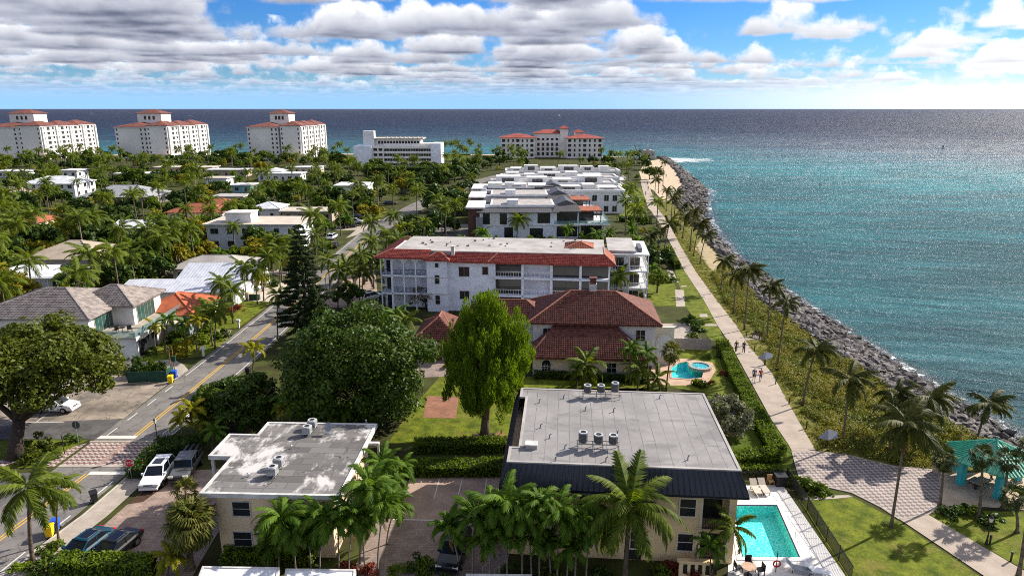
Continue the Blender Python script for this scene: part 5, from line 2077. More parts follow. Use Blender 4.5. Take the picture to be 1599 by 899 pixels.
def build_villa_med():
    yaw = R(-4.0)
    x, y = P(826, 586)
    fr = Frame(x, y, yaw)
    o = thing('villa', 'cream villa with stacked brown tile roofs and a chimney', 'house', (x, y, 0), yaw)
    W = fr.lp(1000, 586, 0)[0]
    # lower wing in front
    b = MB(); b.box(.5, W - .3, 0, 5.2, 0, 2.75); b.build('wall', 'pale_cream', o)
    X0, X1, ze = -.1, W + .5, 2.75
    zl = 5.6
    ya, yb = -.7, 4.6
    rb = MB(); rb.face([(X0, ya, ze), (X1, ya, ze), (X1 - 3.6, yb, zl), (X0 + 3.4, yb, zl)]); rb.face([(X0, yb + 1, ze), (X0, ya, ze), (X0 + 3.4, yb, zl)]); rb.face([(X1, ya, ze), (X1, yb + 1, ze), (X1 - 3.6, yb, zl)])
    rb.face([(X0, ya, ze - .2), (X0, yb, ze - .2), (X1, yb, ze - .2), (X1, ya, ze - .2)]); rb.face([(X0, ya, ze - .2), (X1, ya, ze - .2), (X1, ya, ze), (X0, ya, ze)])
    rb.face([(X1, ya, ze - .2), (X1, yb, ze - .2), (X1, yb, ze), (X1, ya, ze)])
    r = rb.build('lower_roof', 'brown_tile', o)
    tiled('tiles', [(X0, ya, ze), (X1, ya, ze), (X1 - 3.6, yb, zl), (X0 + 3.4, yb, zl)], 'brown_tile', r)
    ridge_caps('ridge_tiles', [(X0, ya, ze + .05), (X0 + 3.4, yb, zl + .05), (X1 - 3.6, yb, zl + .05), (X1, ya, ze + .05)], 'brown_tile', r)
    # main block
    mx0, mx1, my0, my1 = .3, W + 2.2, 4.6, 15.0
    b = MB(); b.box(mx0, mx1, my0, my1, 0, 6.0); b.build('wall', 'white_wall', o)
    r = soft_hip(o, mx0, mx1, my0, my1, 6.0, 3.1, 'brown_tile', .75)
    # extension at the back left and right bay
    soft_hip(o, -9.0, 2.0, 8.5, 14.5, 5.2, 1.9, 'brown_tile', .5)
    b = MB(); b.box(-9.0, .29, 8.6, 14.4, 0, 5.2); b.build('wall', 'white_wall', o)
    b = MB(); b.box(mx1, mx1 + 2.6, 5.2, 5.6, 0, 5.4); b.build('arch_wall', 'pale_cream', o)
    window(o, mx1 + 1.3, 5.2, 1.2, 1.8, 2.2, frame='pale_cream', pane='white_wall', arch=True, bar=.2, name='arch')
    ch = fr.on(925, 470, my0 + 6)[0]
    b = MB(); b.box(ch - .5, ch + .5, my0 + 5.0, my0 + 6.0, 8.0, 10.1); q = b.build('chimney', 'trim_white', o)
    b = MB(); b.box(ch - .42, ch + .42, my0 + 5.08, my0 + 5.92, 10.1, 10.9); b.box(ch - .55, ch + .55, my0 + 4.95, my0 + 6.05, 10.9, 11.0); b.build('chimney_cap', 'brown_tile', q)
    wx = fr.on(853, 570, 0)[0]
    window(o, wx, 0, .75, 1.15, .95, frame='bright_white', nx=3, nz=3, arch=True, bar=.09)
    window(o, .5, 1.5, .3, 1.2, 1.7, -90, frame='bright_white', nx=2)
    for xx in (wx + 5, wx + 8.5):
        window(o, xx, 0, .75, 1.2, 1.3, frame='bright_white', nx=2, nz=2)
    for xx in (mx0 + 2, mx1 - 2.0):
        window(o, xx, my0, 3.6, 1.2, 1.5, frame='bright_white', nx=2, nz=2)
    window(o, mx1, my0 + 3, 3.2, 1.6, 1.7, 90, frame='bright_white', nx=2, nz=2)
    landmark('cream villa with stacked brown roofs', *P(915, 580))
    # garage wing
    gx, gy = P(652, 561)
    g = thing('garage', 'cream garage with brown tile roof and dark double door', 'garage', (gx, gy, 0), yaw)
    gw = Frame(gx, gy, yaw).lp(712, 561, 0)[0]
    b = MB(); b.box(0, gw, 0, 8.0, 0, 3.0); b.build('wall', 'pale_cream', g)
    soft_hip(g, 0, gw, 0, 8.0, 3.0, 2.5, 'brown_tile', .6)
    b = MB(); b.box(.6, gw - 1.9, -.05, .03, 0, 2.2); d = b.build('garage_door', 'wood_door', g)
    for i in range(4):
        b = MB(); b.box(.62, gw - 1.92, -.075, -.045, .05 + i * .54, .52 + i * .54); b.build('panel', 'wood_door', d)
    b = MB(); b.box(gw - .75, gw - .35, -.12, .02, 1.5, 1.9); b.build('wall_lamp', 'black_metal', g)
    b = MB(); b.box(gw - 1.5, gw - .2, -.18, .02, 0, .55); b.build('plinth', 'pale_cream', g)
    # patio, pool and spa
    sheet('patio', px((1010, 600), (1016, 570), (1040, 558), (1066, 560), (1110, 566), (1116, 580), (1104, 592), (1098, 602), (1048, 603)), .028, 'deck_coral').hide_render = True
    holed('pool_patio', px((1012, 598), (1018, 572), (1042, 560), (1070, 560), (1112, 566), (1118, 578), (1108, 594), (1100, 601), (1046, 602)), POOL2, .034, 'deck_coral')
    bpy.data.objects.remove(bpy.data.objects['patio'])
    org = POOL2[0]
    q = thing('swimming_pool', 'curved turquoise garden pool with a round spa', 'swimming pool', (org[0], org[1], 0))
    pool_basin(q, POOL2, .05, 1.3, org)
    p = [(x_ - org[0], y_ - org[1]) for x_, y_ in ccw(POOL2)]
    b = MB(); ring_mb(b, p, poly_offset(p, .3), .02, .09); b.build('coping', 'deck_coral', q)
    sx, sy = P(1093, 575)
    b = MB(); b.ring(sx - org[0], sy - org[1], .02, .45, 1.15, 1.55, 22); b.build('spa_wall', 'concrete', q)
    b = MB(); b.cyl(sx - org[0], sy - org[1], .1, .34, 1.16, 22); b.build('spa_water', 'spa_water', q)
    landmark('curved garden pool', *P(1075, 585))
    # screen fence and terrace on the shore side
    t = thing('garden_wall', 'grey-tan slatted screen behind the curved pool', 'fence', (*P(1030, 545), 0), R(-3))
    L = math.hypot(P(1106, 541)[0] - P(1030, 545)[0], P(1106, 541)[1] - P(1030, 545)[1])
    for i in range(int(L / .32)):
        b = MB(); b.box(i * .32, i * .32 + .29, 0, .05, .05, 1.7 + .05 * (i % 2)); b.build('board', 'taupe', t)
    b = MB(); b.box(0, L, .05, .1, .3, .42); b.box(0, L, .05, .1, 1.3, 1.42); b.build('rail', 'taupe', t)
    sheet('terrace', px((1018, 528), (1022, 505), (1082, 505), (1094, 530)), .03, 'concrete')


build_villa_med()


def build_condo():
    """three-storey condominium with red tile skirts and arcaded end"""
    yaw = R(-6.0)
    X, Y = P(597, 483)
    fr = Frame(X, Y, yaw)
    o = thing('condominium', 'three-storey white condominium with red tile roof edges and arched loggias', 'building', (X, Y, 0), yaw)
    ft = 3.15
    top = 9.5
    sx = lambda p: fr.on(p, 440, 0)[0]
    xa, xb, xc, xd, xe = 0.0, sx(668), sx(699), sx(771), sx(952)
    D = 15
    # arcaded end bay: piers, slabs and arches with a recessed wall behind
    b = MB()
    b.box(xa, xb, 2.2, D, 0, top)
    for f in range(1, 4):
        z = ft * f
        b.box(xa, xb, 0, 2.2, z - .3, z)
    px_ = [xa, xa + 2.0, xa + 2.0 + (xb - xa - 2) / 3, xa + 2.0 + (xb - xa - 2) * 2 / 3, xb]
    for i, x in enumerate(px_):
        w = .34 if i in (0, 1, 4) else .2
        b.box(max(xa, x - w / 2), min(xb, x + w / 2), 0, .34, 0, top)
    b.build('wall', 'blue_white', o)
    for i in range(1, 4):          # arches on the top floor
        l, r = px_[i] + .17, px_[i + 1] - .12
        c, rad = (l + r) / 2, (r - l) / 2
        zc = top - .3 - rad - .15
        m = MB(); n = 12
        pts = [(c + rad * math.cos(math.pi * k / n), zc + rad * math.sin(math.pi * k / n)) for k in range(n + 1)]
        for k in range(n):
            p, q = pts[k], pts[k + 1]
            m.face([(p[0], .02, p[1]), (p[0], .02, top - .3), (q[0], .02, top - .3), (q[0], .02, q[1])])
            m.face([(p[0], .02, p[1]), (q[0], .02, q[1]), (q[0], .32, q[1]), (p[0], .32, p[1])])
        m.build('arch', 'blue_white', o)
    for f in range(3):
        for i in range(4):
            l, r = px_[i] + .17, px_[i + 1] - .12
            if f: railing(o, l, r, .12, ft * f, .95, m='black_metal', gap=.22)
            b = MB(); b.box(l + .3, r - .3, 2.12, 2.22, ft * f + .05, ft * f + 2.1); b.build('door', 'window_dark' if i == 0 else 'lilac_wall', o)
    # stair block, plain wall, loggia block
    b = MB(); b.box(xb, xc, -.35, D, 0, top - .3); b.build('wall', 'blue_white', o)
    b = MB(); b.box(xc, xd, .6, D, 0, top - .6); b.build('wall', 'blue_white', o)
    for z in (.5, 3.4):
        b = MB(); b.box(xb - .05, xc + .05, -.42, -.3, z + 2.6, z + 2.75); b.build('string_course', 'trim_white', o)
    mid = (xb + xc) / 2
    for z in (1.4, 5.0): window(o, mid, -.35, z, .75, 1.5, frame='trim_white', nz=2)
    window(o, mid, -.35, 7.9, .6, .7, frame='trim_white')
    wx = sx(724); window(o, wx, .6, 6.2, 1.75, 1.65, frame='trim_white', nx=2)
    wx2 = sx(757); window(o, wx2, .6, 6.6, .95, 1.35, frame='trim_white'); window(o, wx2, .6, 2.2, .95, 1.3, frame='trim_white'); window(o, wx, .6, 2.2, 1.6, 1.4, frame='trim_white', nx=2)
    b = MB()
    b.box(xd, xe, 1.5, D, 0, top - .6)
    for f in range(1, 4):
        b.box(xd, xe, .3, 1.5, ft * f - .35 - (.4 if f == 3 else 0), ft * f - (.6 if f == 3 else 0))
    nb = 4
    cols = [xd + (xe - xd) * k / nb for k in range(nb + 1)]
    for k, x in enumerate(cols):
        b.box(max(xd, x - .2), min(xe, x + .2), .3, .75, 0, top - .65)
    b.build('wall', 'blue_white', o)
    for f in range(3):
        for k in range(nb):
            l, r = cols[k] + .25, cols[k + 1] - .25
            window(o, (l + r) / 2, 1.5, ft * f + .08, r - l - .1, 2.4, frame='brown_wall' if k != 1 else 'blue_white', pane='window_dark' if k != 1 else 'lilac_wall', nx=2, name='sliding_door')
            if f and not (f == 2 and k > 1): railing(o, l, r, .5, ft * f, .95, m='railing', gap=.4)
    # roof: flat deck with tile skirts on the front
    b = MB(); b.prism([(xa + 2.2, 1.65), (xe - .8, 1.75), (xe - .8, D), (xa + 2.2, D)], top - .4, top + .85); b.build('roof_deck', 'light_roof', o)
    b = MB()
    b.face([(xa - .8, -.9, top), (xb + .4, -.9, top), (xb + .4, 1.7, top + 1.0), (xa + 1.9, 1.7, top + 1.0)])
    b.face([(xa - .8, D, top), (xa - .8, -.9, top), (xa + 1.9, 1.7, top + 1.0), (xa + 1.9, D, top + 1.0)])
    b.face([(xa - .8, -.9, top - .2), (xa - .8, D, top - .2), (xb + .4, D, top - .2), (xb + .4, -.9, top - .2)])
    b.face([(xa - .8, -.9, top - .2), (xb + .4, -.9, top - .2), (xb + .4, -.9, top), (xa - .8, -.9, top)])
    r = b.build('roof', 'red_tile', o)
    tiled('tiles', [(xa - .8, -.9, top), (xb + .4, -.9, top), (xb + .4, 1.7, top + 1.0), (xa + 1.9, 1.7, top + 1.0)], 'red_tile', r)
    tiled('tiles', [(xa - .8, D, top), (xa - .8, -.9, top), (xa + 1.9, 1.7, top + 1.0), (xa + 1.9, D, top + 1.0)], 'red_tile', r)
    ridge_caps('ridge_tiles', [(xa - .8, -.9, top + .06), (xa + 1.9, 1.7, top + 1.06)], 'tile_edge', r)
    soft_hip(o, xb, xc, -.35, 2.4, top - .3, 1.0, 'red_tile', .5)
    z2 = top - .6
    x1 = xd + (xe - xd) * .5
    b = MB()
    b.face([(xc + .3, -.2, z2), (xe + .9, -.4, z2), (xe - 1.0, 1.9, z2 + 1.35), (xc + .3, 1.9, z2 + 1.35)])
    b.face([(xe + .9, -.4, z2), (xe + .9, 8, z2), (xe - 1.0, 8, z2 + 1.35), (xe - 1.0, 1.9, z2 + 1.35)])
    b.face([(xc + .3, -.2, z2 - .2), (xc + .3, 8, z2 - .2), (xe + .9, 8, z2 - .2), (xe + .9, -.4, z2 - .2)])
    b.face([(xc + .3, -.2, z2 - .2), (xe + .9, -.4, z2 - .2), (xe + .9, -.4, z2), (xc + .3, -.2, z2)])
    b.face([(xe + .9, -.4, z2 - .2), (xe + .9, 8, z2 - .2), (xe + .9, 8, z2), (xe + .9, -.4, z2)])
    r = b.build('roof', 'red_tile', o)
    tiled('tiles', [(xc + .3, -.2, z2), (xe + .9, -.4, z2), (xe - 1.0, 1.9, z2 + 1.35), (xc + .3, 1.9, z2 + 1.35)], 'red_tile', r)
    tiled('tiles', [(xe + .9, -.4, z2), (xe + .9, 8, z2), (xe - 1.0, 8, z2 + 1.35), (xe - 1.0, 1.9, z2 + 1.35)], 'terracotta', r)
    ridge_caps('ridge_tiles', [(xe + .9, -.4, z2 + .06), (xe - 1.0, 1.9, z2 + 1.41), (xe - 1.0, 8, z2 + 1.41)], 'tile_edge', r)
    ridge_caps('ridge_tiles', [(xd - 1, -.25, z2 + .08), (xd + .6, 1.8, z2 + 1.36)], 'tile_edge', r)
    b = MB(); b.box(xc + .5, xc + 1.1, 1.0, 1.6, z2 + .3, z2 + 2.3); q = b.build('chimney', 'trim_white', o)
    b = MB(); b.box(xc + .42, xc + 1.18, .92, 1.68, z2 + 2.3, z2 + 2.42); b.build('chimney_cap', 'trim_white', q)
    soft_hip(o, xe - 7.5, xe - 3.0, 6.5, 11, top + .8, .8, 'terracotta', .3)
    g = random.Random(4)
    b = MB()
    for k in range(26):
        x, y = g.uniform(xa + 5, xe - 3), g.uniform(5, D - 1)
        b.box(x, x + g.uniform(.1, .5), y, y + .25, top + .84, top + .84 + g.uniform(.12, .35))
    q = b.build('roof_vents', 'ac_body', o); q['kind'] = 'stuff'
    landmark('condominium with red tile edges', *P(760, 478))
    # white balcony block at the shore end
    w0 = P(952, 470)
    X2, Y2 = P(950, 474)
    t = thing('apartment_block', 'white three-storey block with tiers of railed balconies facing the shore', 'building', (X2, Y2, 0), yaw)
    W2 = Frame(X2, Y2, yaw).lp(1010, 474, 0)[0]
    b = MB(); b.box(0, W2 - 1.8, 1.8, 13, 0, 9.2)
    for f in (1, 2, 3):
        b.box(-.2, W2, 0, 13, 3.05 * f - .22, 3.05 * f)
    b.build('wall', 'white_wall', t)
    b = MB(); b.box(-.4, W2 - 2.4, .6, 13.3, 9.2, 9.65); b.build('roof', 'light_roof', t)
    for f in range(3):
        z = 3.05 * f
        railing(t, -.1, W2 - .05, .12, z + (.0 if f else 0), .95, gap=.28)
        railing(t, .15, 12.8, W2 - .1, z, .95, gap=.28, along='y')
        for x in (1.6, 4.4):
            if x < W2 - 2.4: window(t, x, 1.8, z + .1, 1.9, 2.0, frame='bright_white', nx=2, name='sliding_door')
        for y in (3.4, 6.6, 9.8):
            window(t, W2 - 1.8, y, z + .1, 2.0, 2.0, 90, frame='bright_white', nx=2, name='sliding_door')
        for x, y in ((W2 - .2, .15), (W2 - .2, 4.4), (W2 - .2, 8.6), (W2 - .2, 12.7), (.05, .15), (W2 * .5, .15)):
            b = MB(); b.box(x - .09, x + .09, y - .09, y + .09, z, z + 2.83); b.build('column', 'bright_white', t)
    b = MB(); b.box(W2 - 1.9, W2 - 1.2, 2, 7, 9.2, 9.9); b.build('screen', 'ac_body', t)
    landmark('white block with railed balconies', X2 + 3, Y2 + 6)


build_condo()


def modern_villa(o, W=37.0, D=15.0):
    """flat and gabled contemporary villa, front to the camera, parts in local metres"""
    b = MB(); b.box(0, 3.2, 1.0, D, 0, 8.0); b.build('side_wing', 'brown_wall', o)
    b = MB(); b.box(-.6, 4.4, .2, D, 8.0, 8.35); b.build('flat_roof', 'bright_white', o)
    b = MB(); b.box(3.2, 24, 0, D, 0, 7.2); b.build('wall', 'blue_white', o)
    b = MB(); b.box(2.8, 25, -.18, -.02, 3.4, 3.7); b.build('string_course', 'bright_white', o)
    b = MB()
    b.face([(2.4, -1.2, 7.2), (24.6, -1.2, 7.2), (24.6, 2.6, 8.1), (2.4, 2.6, 8.1)])
    b.face([(2.4, -1.2, 7.05), (2.4, 2.6, 7.05), (24.6, 2.6, 7.05), (24.6, -1.2, 7.05)])
    b.face([(2.4, -1.2, 7.05), (24.6, -1.2, 7.05), (24.6, -1.2, 7.2), (2.4, -1.2, 7.2)])
    b.build('eave_roof', 'dark_standing', o)
    b = MB(); b.box(6, 23.5, 2.6, D, 7.2, 8.75); b.build('roof_deck', 'bright_white', o)
    b = MB(); b.box(6.6, 23, 3.0, D - .5, 8.74, 8.80); b.build('roof_membrane', 'light_roof', o)
    b = MB(); b.box(10.5, 13.6, 3.2, 6.5, 8.79, 10.0); b.build('roof_box', 'bright_white', o)
    # gabled centre
    gx0, gx1 = 23.2, 30.2
    c = (gx0 + gx1) / 2
    b = MB(); b.box(gx0 + .3, gx1 - .3, .5, D, 0, 7.4); b.build('centre_wall', 'blue_white', o)
    b = MB()
    b.face([(gx0 - .4, -.6, 7.4), (gx1 + .4, -.6, 7.4), (gx1 - .6, 2.6, 8.9), (gx0 + .6, 2.6, 8.9)])
    b.face([(gx0 + .6, 2.6, 8.9), (gx1 - .6, 2.6, 8.9), (c, 2.8, 10.0)])
    b.face([(gx0 - .4, -.6, 7.4), (gx0 + .6, 2.6, 8.9), (c, 2.8, 10.0), (c, D, 10.0), (gx0 - .4, D, 7.4)])
    b.face([(gx1 + .4, D, 7.4), (c, D, 10.0), (c, 2.8, 10.0), (gx1 - .6, 2.6, 8.9), (gx1 + .4, -.6, 7.4)])
    b.face([(gx0 - .4, -.6, 7.2), (gx0 - .4, D, 7.2), (gx1 + .4, D, 7.2), (gx1 + .4, -.6, 7.2)])
    b.face([(gx0 - .4, -.6, 7.2), (gx1 + .4, -.6, 7.2), (gx1 + .4, -.6, 7.4), (gx0 - .4, -.6, 7.4)])
    b.build('gable_roof', 'dark_standing', o)
    for z, h in ((4.2, 2.7), (.5, 2.5)):
        window(o, c, .5, z, gx1 - gx0 - 1.4, h, frame='black_metal', nx=4, nz=2, bar=.12)
    b = MB(); b.box(gx0 - .1, gx1 + .1, -.9, .49, 3.55, 3.95); b.build('balcony', 'bright_white', o)
    b = MB(); b.box(gx0, gx1, -.85, -.80, 3.95, 4.9); b.build('balcony_glass', 'glass_pale', o)
    # glazed terrace end
    b = MB(); b.box(30.2, W, 1.5, D, 0, 3.6); b.build('terrace_wall', 'blue_white', o)
    b = MB(); b.box(30.0, W + 1.4, -.6, D, 3.6, 3.95); b.build('terrace_slab', 'bright_white', o)
    b = MB(); b.box(30.2, W + 1.3, -.5, -.45, 3.95, 4.95); b.box(W + 1.25, W + 1.3, -.45, D, 3.95, 4.95); b.build('terrace_glass', 'glass_pale', o)
    b = MB(); b.box(29.8, W - .4, 2.4, D - 3, 6.9, 7.2); b.build('pergola_roof', 'terracotta', o)
    for x, y in ((30.4, 2.6), (W - .8, 2.6), (W - .8, D - 3.4)):
        b = MB(); b.box(x - .12, x + .12, y - .12, y + .12, 3.95, 6.9); b.build('post', 'black_metal', o)
    b = MB(); b.box(30.4, W - 2.4, 5.5, D - 3, 3.95, 6.88); b.build('upper_room', 'window_dark', o)
    window(o, (30.2 + W) / 2, 1.5, .2, W - 31.6, 2.9, frame='black_metal', nx=3, bar=.1)
    b = MB(); b.box(W - .2, W + .1, -.3, 0, 0, 3.6); b.build('post', 'bright_white', o)
    # openings of the long front
    for x, z, w, h in ((5.0, 3.9, 1.7, 2.8), (9.6, 3.9, 1.7, 2.8), (20.5, 4.2, 3.2, 2.6), (11.0, .3, 2.2, 2.6), (18.5, .3, 3.4, 2.4)):
        window(o, x, 0, z, w, h, frame='black_metal', nx=2, bar=.08)
    b = MB(); b.box(6.0, 8.5, -.12, .02, 3.7, 6.9); b.build('panel', 'bright_white', o)
    b = MB(); b.box(2.2, 4.0, -.9, .1, 0, 5.8); b.build('stair_glass', 'grey_panel', o)
    for y in (3, 7, 11):
        window(o, 24.0, y, 4, 1.4, 2, 90, frame='black_metal', nx=2)


def build_villas():
    labs = ('nearest of three grey-roofed modern villas with dark gable and glass terrace', 'middle of three grey-roofed modern villas with dark gable, second row back', 'farthest of three grey-roofed modern villas with dark gable, third row back')
    x, y = P(731, 372)
    proto = thing('modern_villa', labs[0], 'house', (x, y, 0), 0, 'modern villas in rows')
    modern_villa(proto)
    for i, (d, k) in enumerate(((23.0, 1.05), (45.0, .85))):
        c = copy_tree(proto)
        c['label'] = labs[i + 1]
        c.location = (x - k * (i + 1) * .6, y + d, 0)
    landmark('nearest grey-roofed modern villa', x + 14, y + 2)
    landmark('farthest grey-roofed modern villa', x + 14, y + 50)
    block_rect(x - 1, x + 39, y - 2, y + 62)

    # rows of white flat-roofed villas beyond
    def row(lab, X0, Y0, W, D, seed, h=7.4):
        g = random.Random(seed)
        o = thing('terrace_house', lab, 'house', (X0, Y0, 0), 0, 'white flat-roofed villas')
        b = MB(); b.box(0, W, 0, D, 0, h); b.build('wall', 'white_wall', o)
        b = MB(); ring_mb(b, [(.4, .4), (W - .4, .4), (W - .4, D - .4), (.4, D - .4)], [(-.3, -.3), (W + .3, -.3), (W + .3, D + .3), (-.3, D + .3)], h - .3, h + .5); b.build('parapet', 'bright_white', o)
        b = MB(); b.box(.39, W - .39, .39, D - .39, h - .1, h + .05); b.build('roof', 'light_roof', o)
        x = 2.0
        while x < W - 7:
            w = g.uniform(4, 9)
            hh = g.uniform(1.0, 2.4)
            y0 = g.uniform(.8, 3)
            b = MB(); b.box(x, x + w, y0, D - g.uniform(1, 4), h + .04, h + hh); q = b.build('roof_room', 'bright_white', o)
            b = MB(); b.box(x - .2, x + w + .2, y0 - .3, y0 + .1, h + hh, h + hh + .2); b.build('cornice', 'trim_white', q)
            if w > 5:
                window(o, x + w / 2, y0, h + .2, w * .5, hh - .5, frame='bright_white', nx=3, flat=False)
            x += w + g.uniform(.8, 3)
        x = 1.6
        while x < W - 1.5:
            for z in (.6, 4.2):
                window(o, x, 0, z, 1.5, 2.0, frame='bright_white', nx=2)
            x += g.uniform(2.6, 4.2)
        for y in (3, 7.5):
            for z in (.6, 4.2):
                window(o, W, y, z, 1.8, 2.0, 90, frame='bright_white', nx=2)
        b = MB(); b.box(W, W + 3.0, -.2, D, 3.5, 3.8); b.build('balcony', 'bright_white', o)
        railing(o, -.1, D - .1, W + 2.9, 3.8, 1.0, along='y', gap=.6)
        railing(o, W, W + 2.9, -.1, 3.8, 1.0, gap=.6)
        block_rect(X0 - 1, X0 + W + 3, Y0 - 1, Y0 + D + 1)
    rows = [((752, 975), 299, 'first of the stepped white flat-roofed villas, nearest the modern villas', 1),
            ((766, 962), 287, 'second of the stepped white flat-roofed villas from the front', 2),
            ((782, 965), 278, 'third of the stepped white flat-roofed villas from the front', 3),
            ((790, 968), 268, 'fourth of the stepped white flat-roofed villas, below the red-roofed hotel', 4)]
    for (a, b_), yy, lab, sd in rows:
        xa, ya = P(a, yy, 7.4); xb = P(b_, yy, 7.4)[0]
        row(lab, xa, ya, xb - xa, 13, sd, 7.4)
    landmark('stepped white flat-roofed villas', P(870, 285, 7)[0], P(870, 285, 7)[1])


build_villas()
# ------------------------------------------------------------------ far buildings
def win_grid(o, x, y, face, cols, floors, z0, fh, w, h, m='window_dark', skip=0, seed=0, proud=.06):
    g = random.Random(seed)
    for i in cols:
        for f in range(floors):
            if g.random() < skip: continue
            if face == 0: window(o, x + i, y, z0 + fh * f, w, h, 0, pane=m, flat=True, proud=proud)
            elif face == 90: window(o, x, y + i, z0 + fh * f, w, h, 90, pane=m, flat=True, proud=proud)


def tower(lab, pxl, pxm, pxs, pxe, ytop, stair):
    """seven-storey condominium: two blank-ended wings, windowed long side, stair tower, hip roofs"""
    Y = 475.0
    xl = (pxl - 799.5) / F * Y * 1.0 / math.cos(0) * .985
    k = lambda p: Q(p, 225, Y)[0]
    xl, xm, xs = k(pxl), k(pxm), k(pxs)
    ze = 23.0
    o = thing('apartment_tower', lab, 'building', (xs, Y, 0), 0, 'seven-storey white apartment towers')
    ww = xs - xm                     # width of the right wing
    dep = 62
    b = MB(); b.box(-ww, 0, 0, dep, 0, ze); b.build('wall', 'tower_white', o)
    lw = (k(pxl + (stair[0] - pxl) + 8) - xl)
    b = MB(); b.box(xl - xs, xl - xs + lw, 4, 40, 0, ze - 1); b.build('wall', 'tower_white', o)
    b = MB(); b.box(xl - xs + lw, -ww, 14, 44, 0, ze - 4); b.build('link_wall', 'tower_white', o)
    for (x0, x1, y0, y1, z) in ((-ww, 0, 0, 20, ze), (-ww, 0, 20.4, 41, ze - .2), (-ww, 0, 41.4, dep, ze), (xl - xs, xl - xs + lw, 4, 40, ze - 1)):
        b = MB(); hip(b, x0, x1, y0, y1, z, 3.0, 1.0); b.build('roof', 'far_red', o)
        b = MB(); ring_mb(b, [(x0, y0), (x1, y0), (x1, y1), (x0, y1)], [(x0 - .5, y0 - .5), (x1 + .5, y0 - .5), (x1 + .5, y1 + .5), (x0 - .5, y1 + .5)], z - .9, z - .25); b.build('cornice', 'bright_white', o)
    # stair tower with belvedere
    s0, s1 = k(stair[0]) - xs, k(stair[1]) - xs
    sy = 22
    q = (Y + sy) / Y
    s0, s1 = (s0 + xs) * q - xs, (s1 + xs) * q - xs
    b = MB(); b.box(s0, s1, sy, sy + 14, 0, 31); b.build('stair_tower', 'tower_white', o)
    b = MB(); hip(b, s0, s1, sy, sy + 14, 31, 2.6, 1.0); b.build('roof', 'far_red', o)
    for c in ((s1 - s0) * .32, (s1 - s0) * .5, (s1 - s0) * .68):
        window(o, s0 + c, sy, 26.5, 1.5, 2.6, pane='dark_void', flat=True)
    # long side: piers, windows and balconies
    g = random.Random(int(pxl))
    n = 12
    for i in range(n):
        y = 3.5 + i * (dep - 6) / (n - 1)
        for f in range(7):
            z = 1.2 + f * 3.15
            if i % 3 == 1:
                window(o, 0, y, z - .3, 3.0, 2.5, 90, pane='dark_void', flat=True, name='balcony')  # flat near-black panel paints the shade of a recessed balcony
            else:
                window(o, 0, y, z, 1.7, 1.7, 90, pane='window_dark', flat=True)
    for i in range(0, n + 1, 3):
        y = 1.0 + i * (dep - 6) / (n - 1)
        b = MB(); b.box(-.05, .9, y, y + 1.4, 0, ze - .9); b.build('pier', 'bright_white', o)
    for f in range(1, 7):
        b = MB(); b.box(-.05, .35, 2, dep - 2, f * 3.15 - .35, f * 3.15); b.build('string_course', 'bright_white', o)
    # few openings in the end walls
    for f in range(7):
        window(o, -ww + 1.0, 0, 1.4 + f * 3.1, .8, 1.4, flat=True)
        window(o, -1.3, 0, 1.4 + f * 3.1, .8, 1.4, flat=True)
        window(o, xl - xs + lw - 1.5, 4, 1.4 + f * 3.0, 1.0, 1.5, flat=True)
        window(o, xl - xs + lw - 4.4, 4, 1.4 + f * 3.0, 1.0, 1.5, flat=True)
        window(o, xl - xs + 1.2, 4, 1.4 + f * 3.0, .9, 1.4, flat=True)
        if f < 6:
            for c in (.3, .7):
                window(o, (xl - xs + lw) * (1 - c) + (-ww) * c, 14, 1.4 + f * 3.0, 1.1, 1.6, flat=True)
    b = MB(); b.box(-ww - .3, 2.5, -3, -.05, 0, 4.0); b.build('podium', 'cream', o)
    landmark({0: 'left apartment tower'}.get(0, ''), xs, Y) if False else None
    block_rect(xl - 1, xs + 3, Y - 3, Y + dep + 2)
    return xs


tower('leftmost of three white apartment towers with red hip roofs, cut by the picture edge', -32, 32, 66, 148, 195, (22, 60))
landmark('leftmost apartment tower', *[Q(70, 225, 475)[0], 475])
tower('middle one of three white apartment towers with red hip roofs', 177, 232, 263, 328, 195, (220, 257))
landmark('middle apartment tower', *[Q(250, 225, 475)[0], 475])
tower('rightmost of three white apartment towers with red hip roofs', 384, 439, 470, 512, 195, (425, 454))
landmark('rightmost apartment tower', *[Q(460, 225, 475)[0], 475])


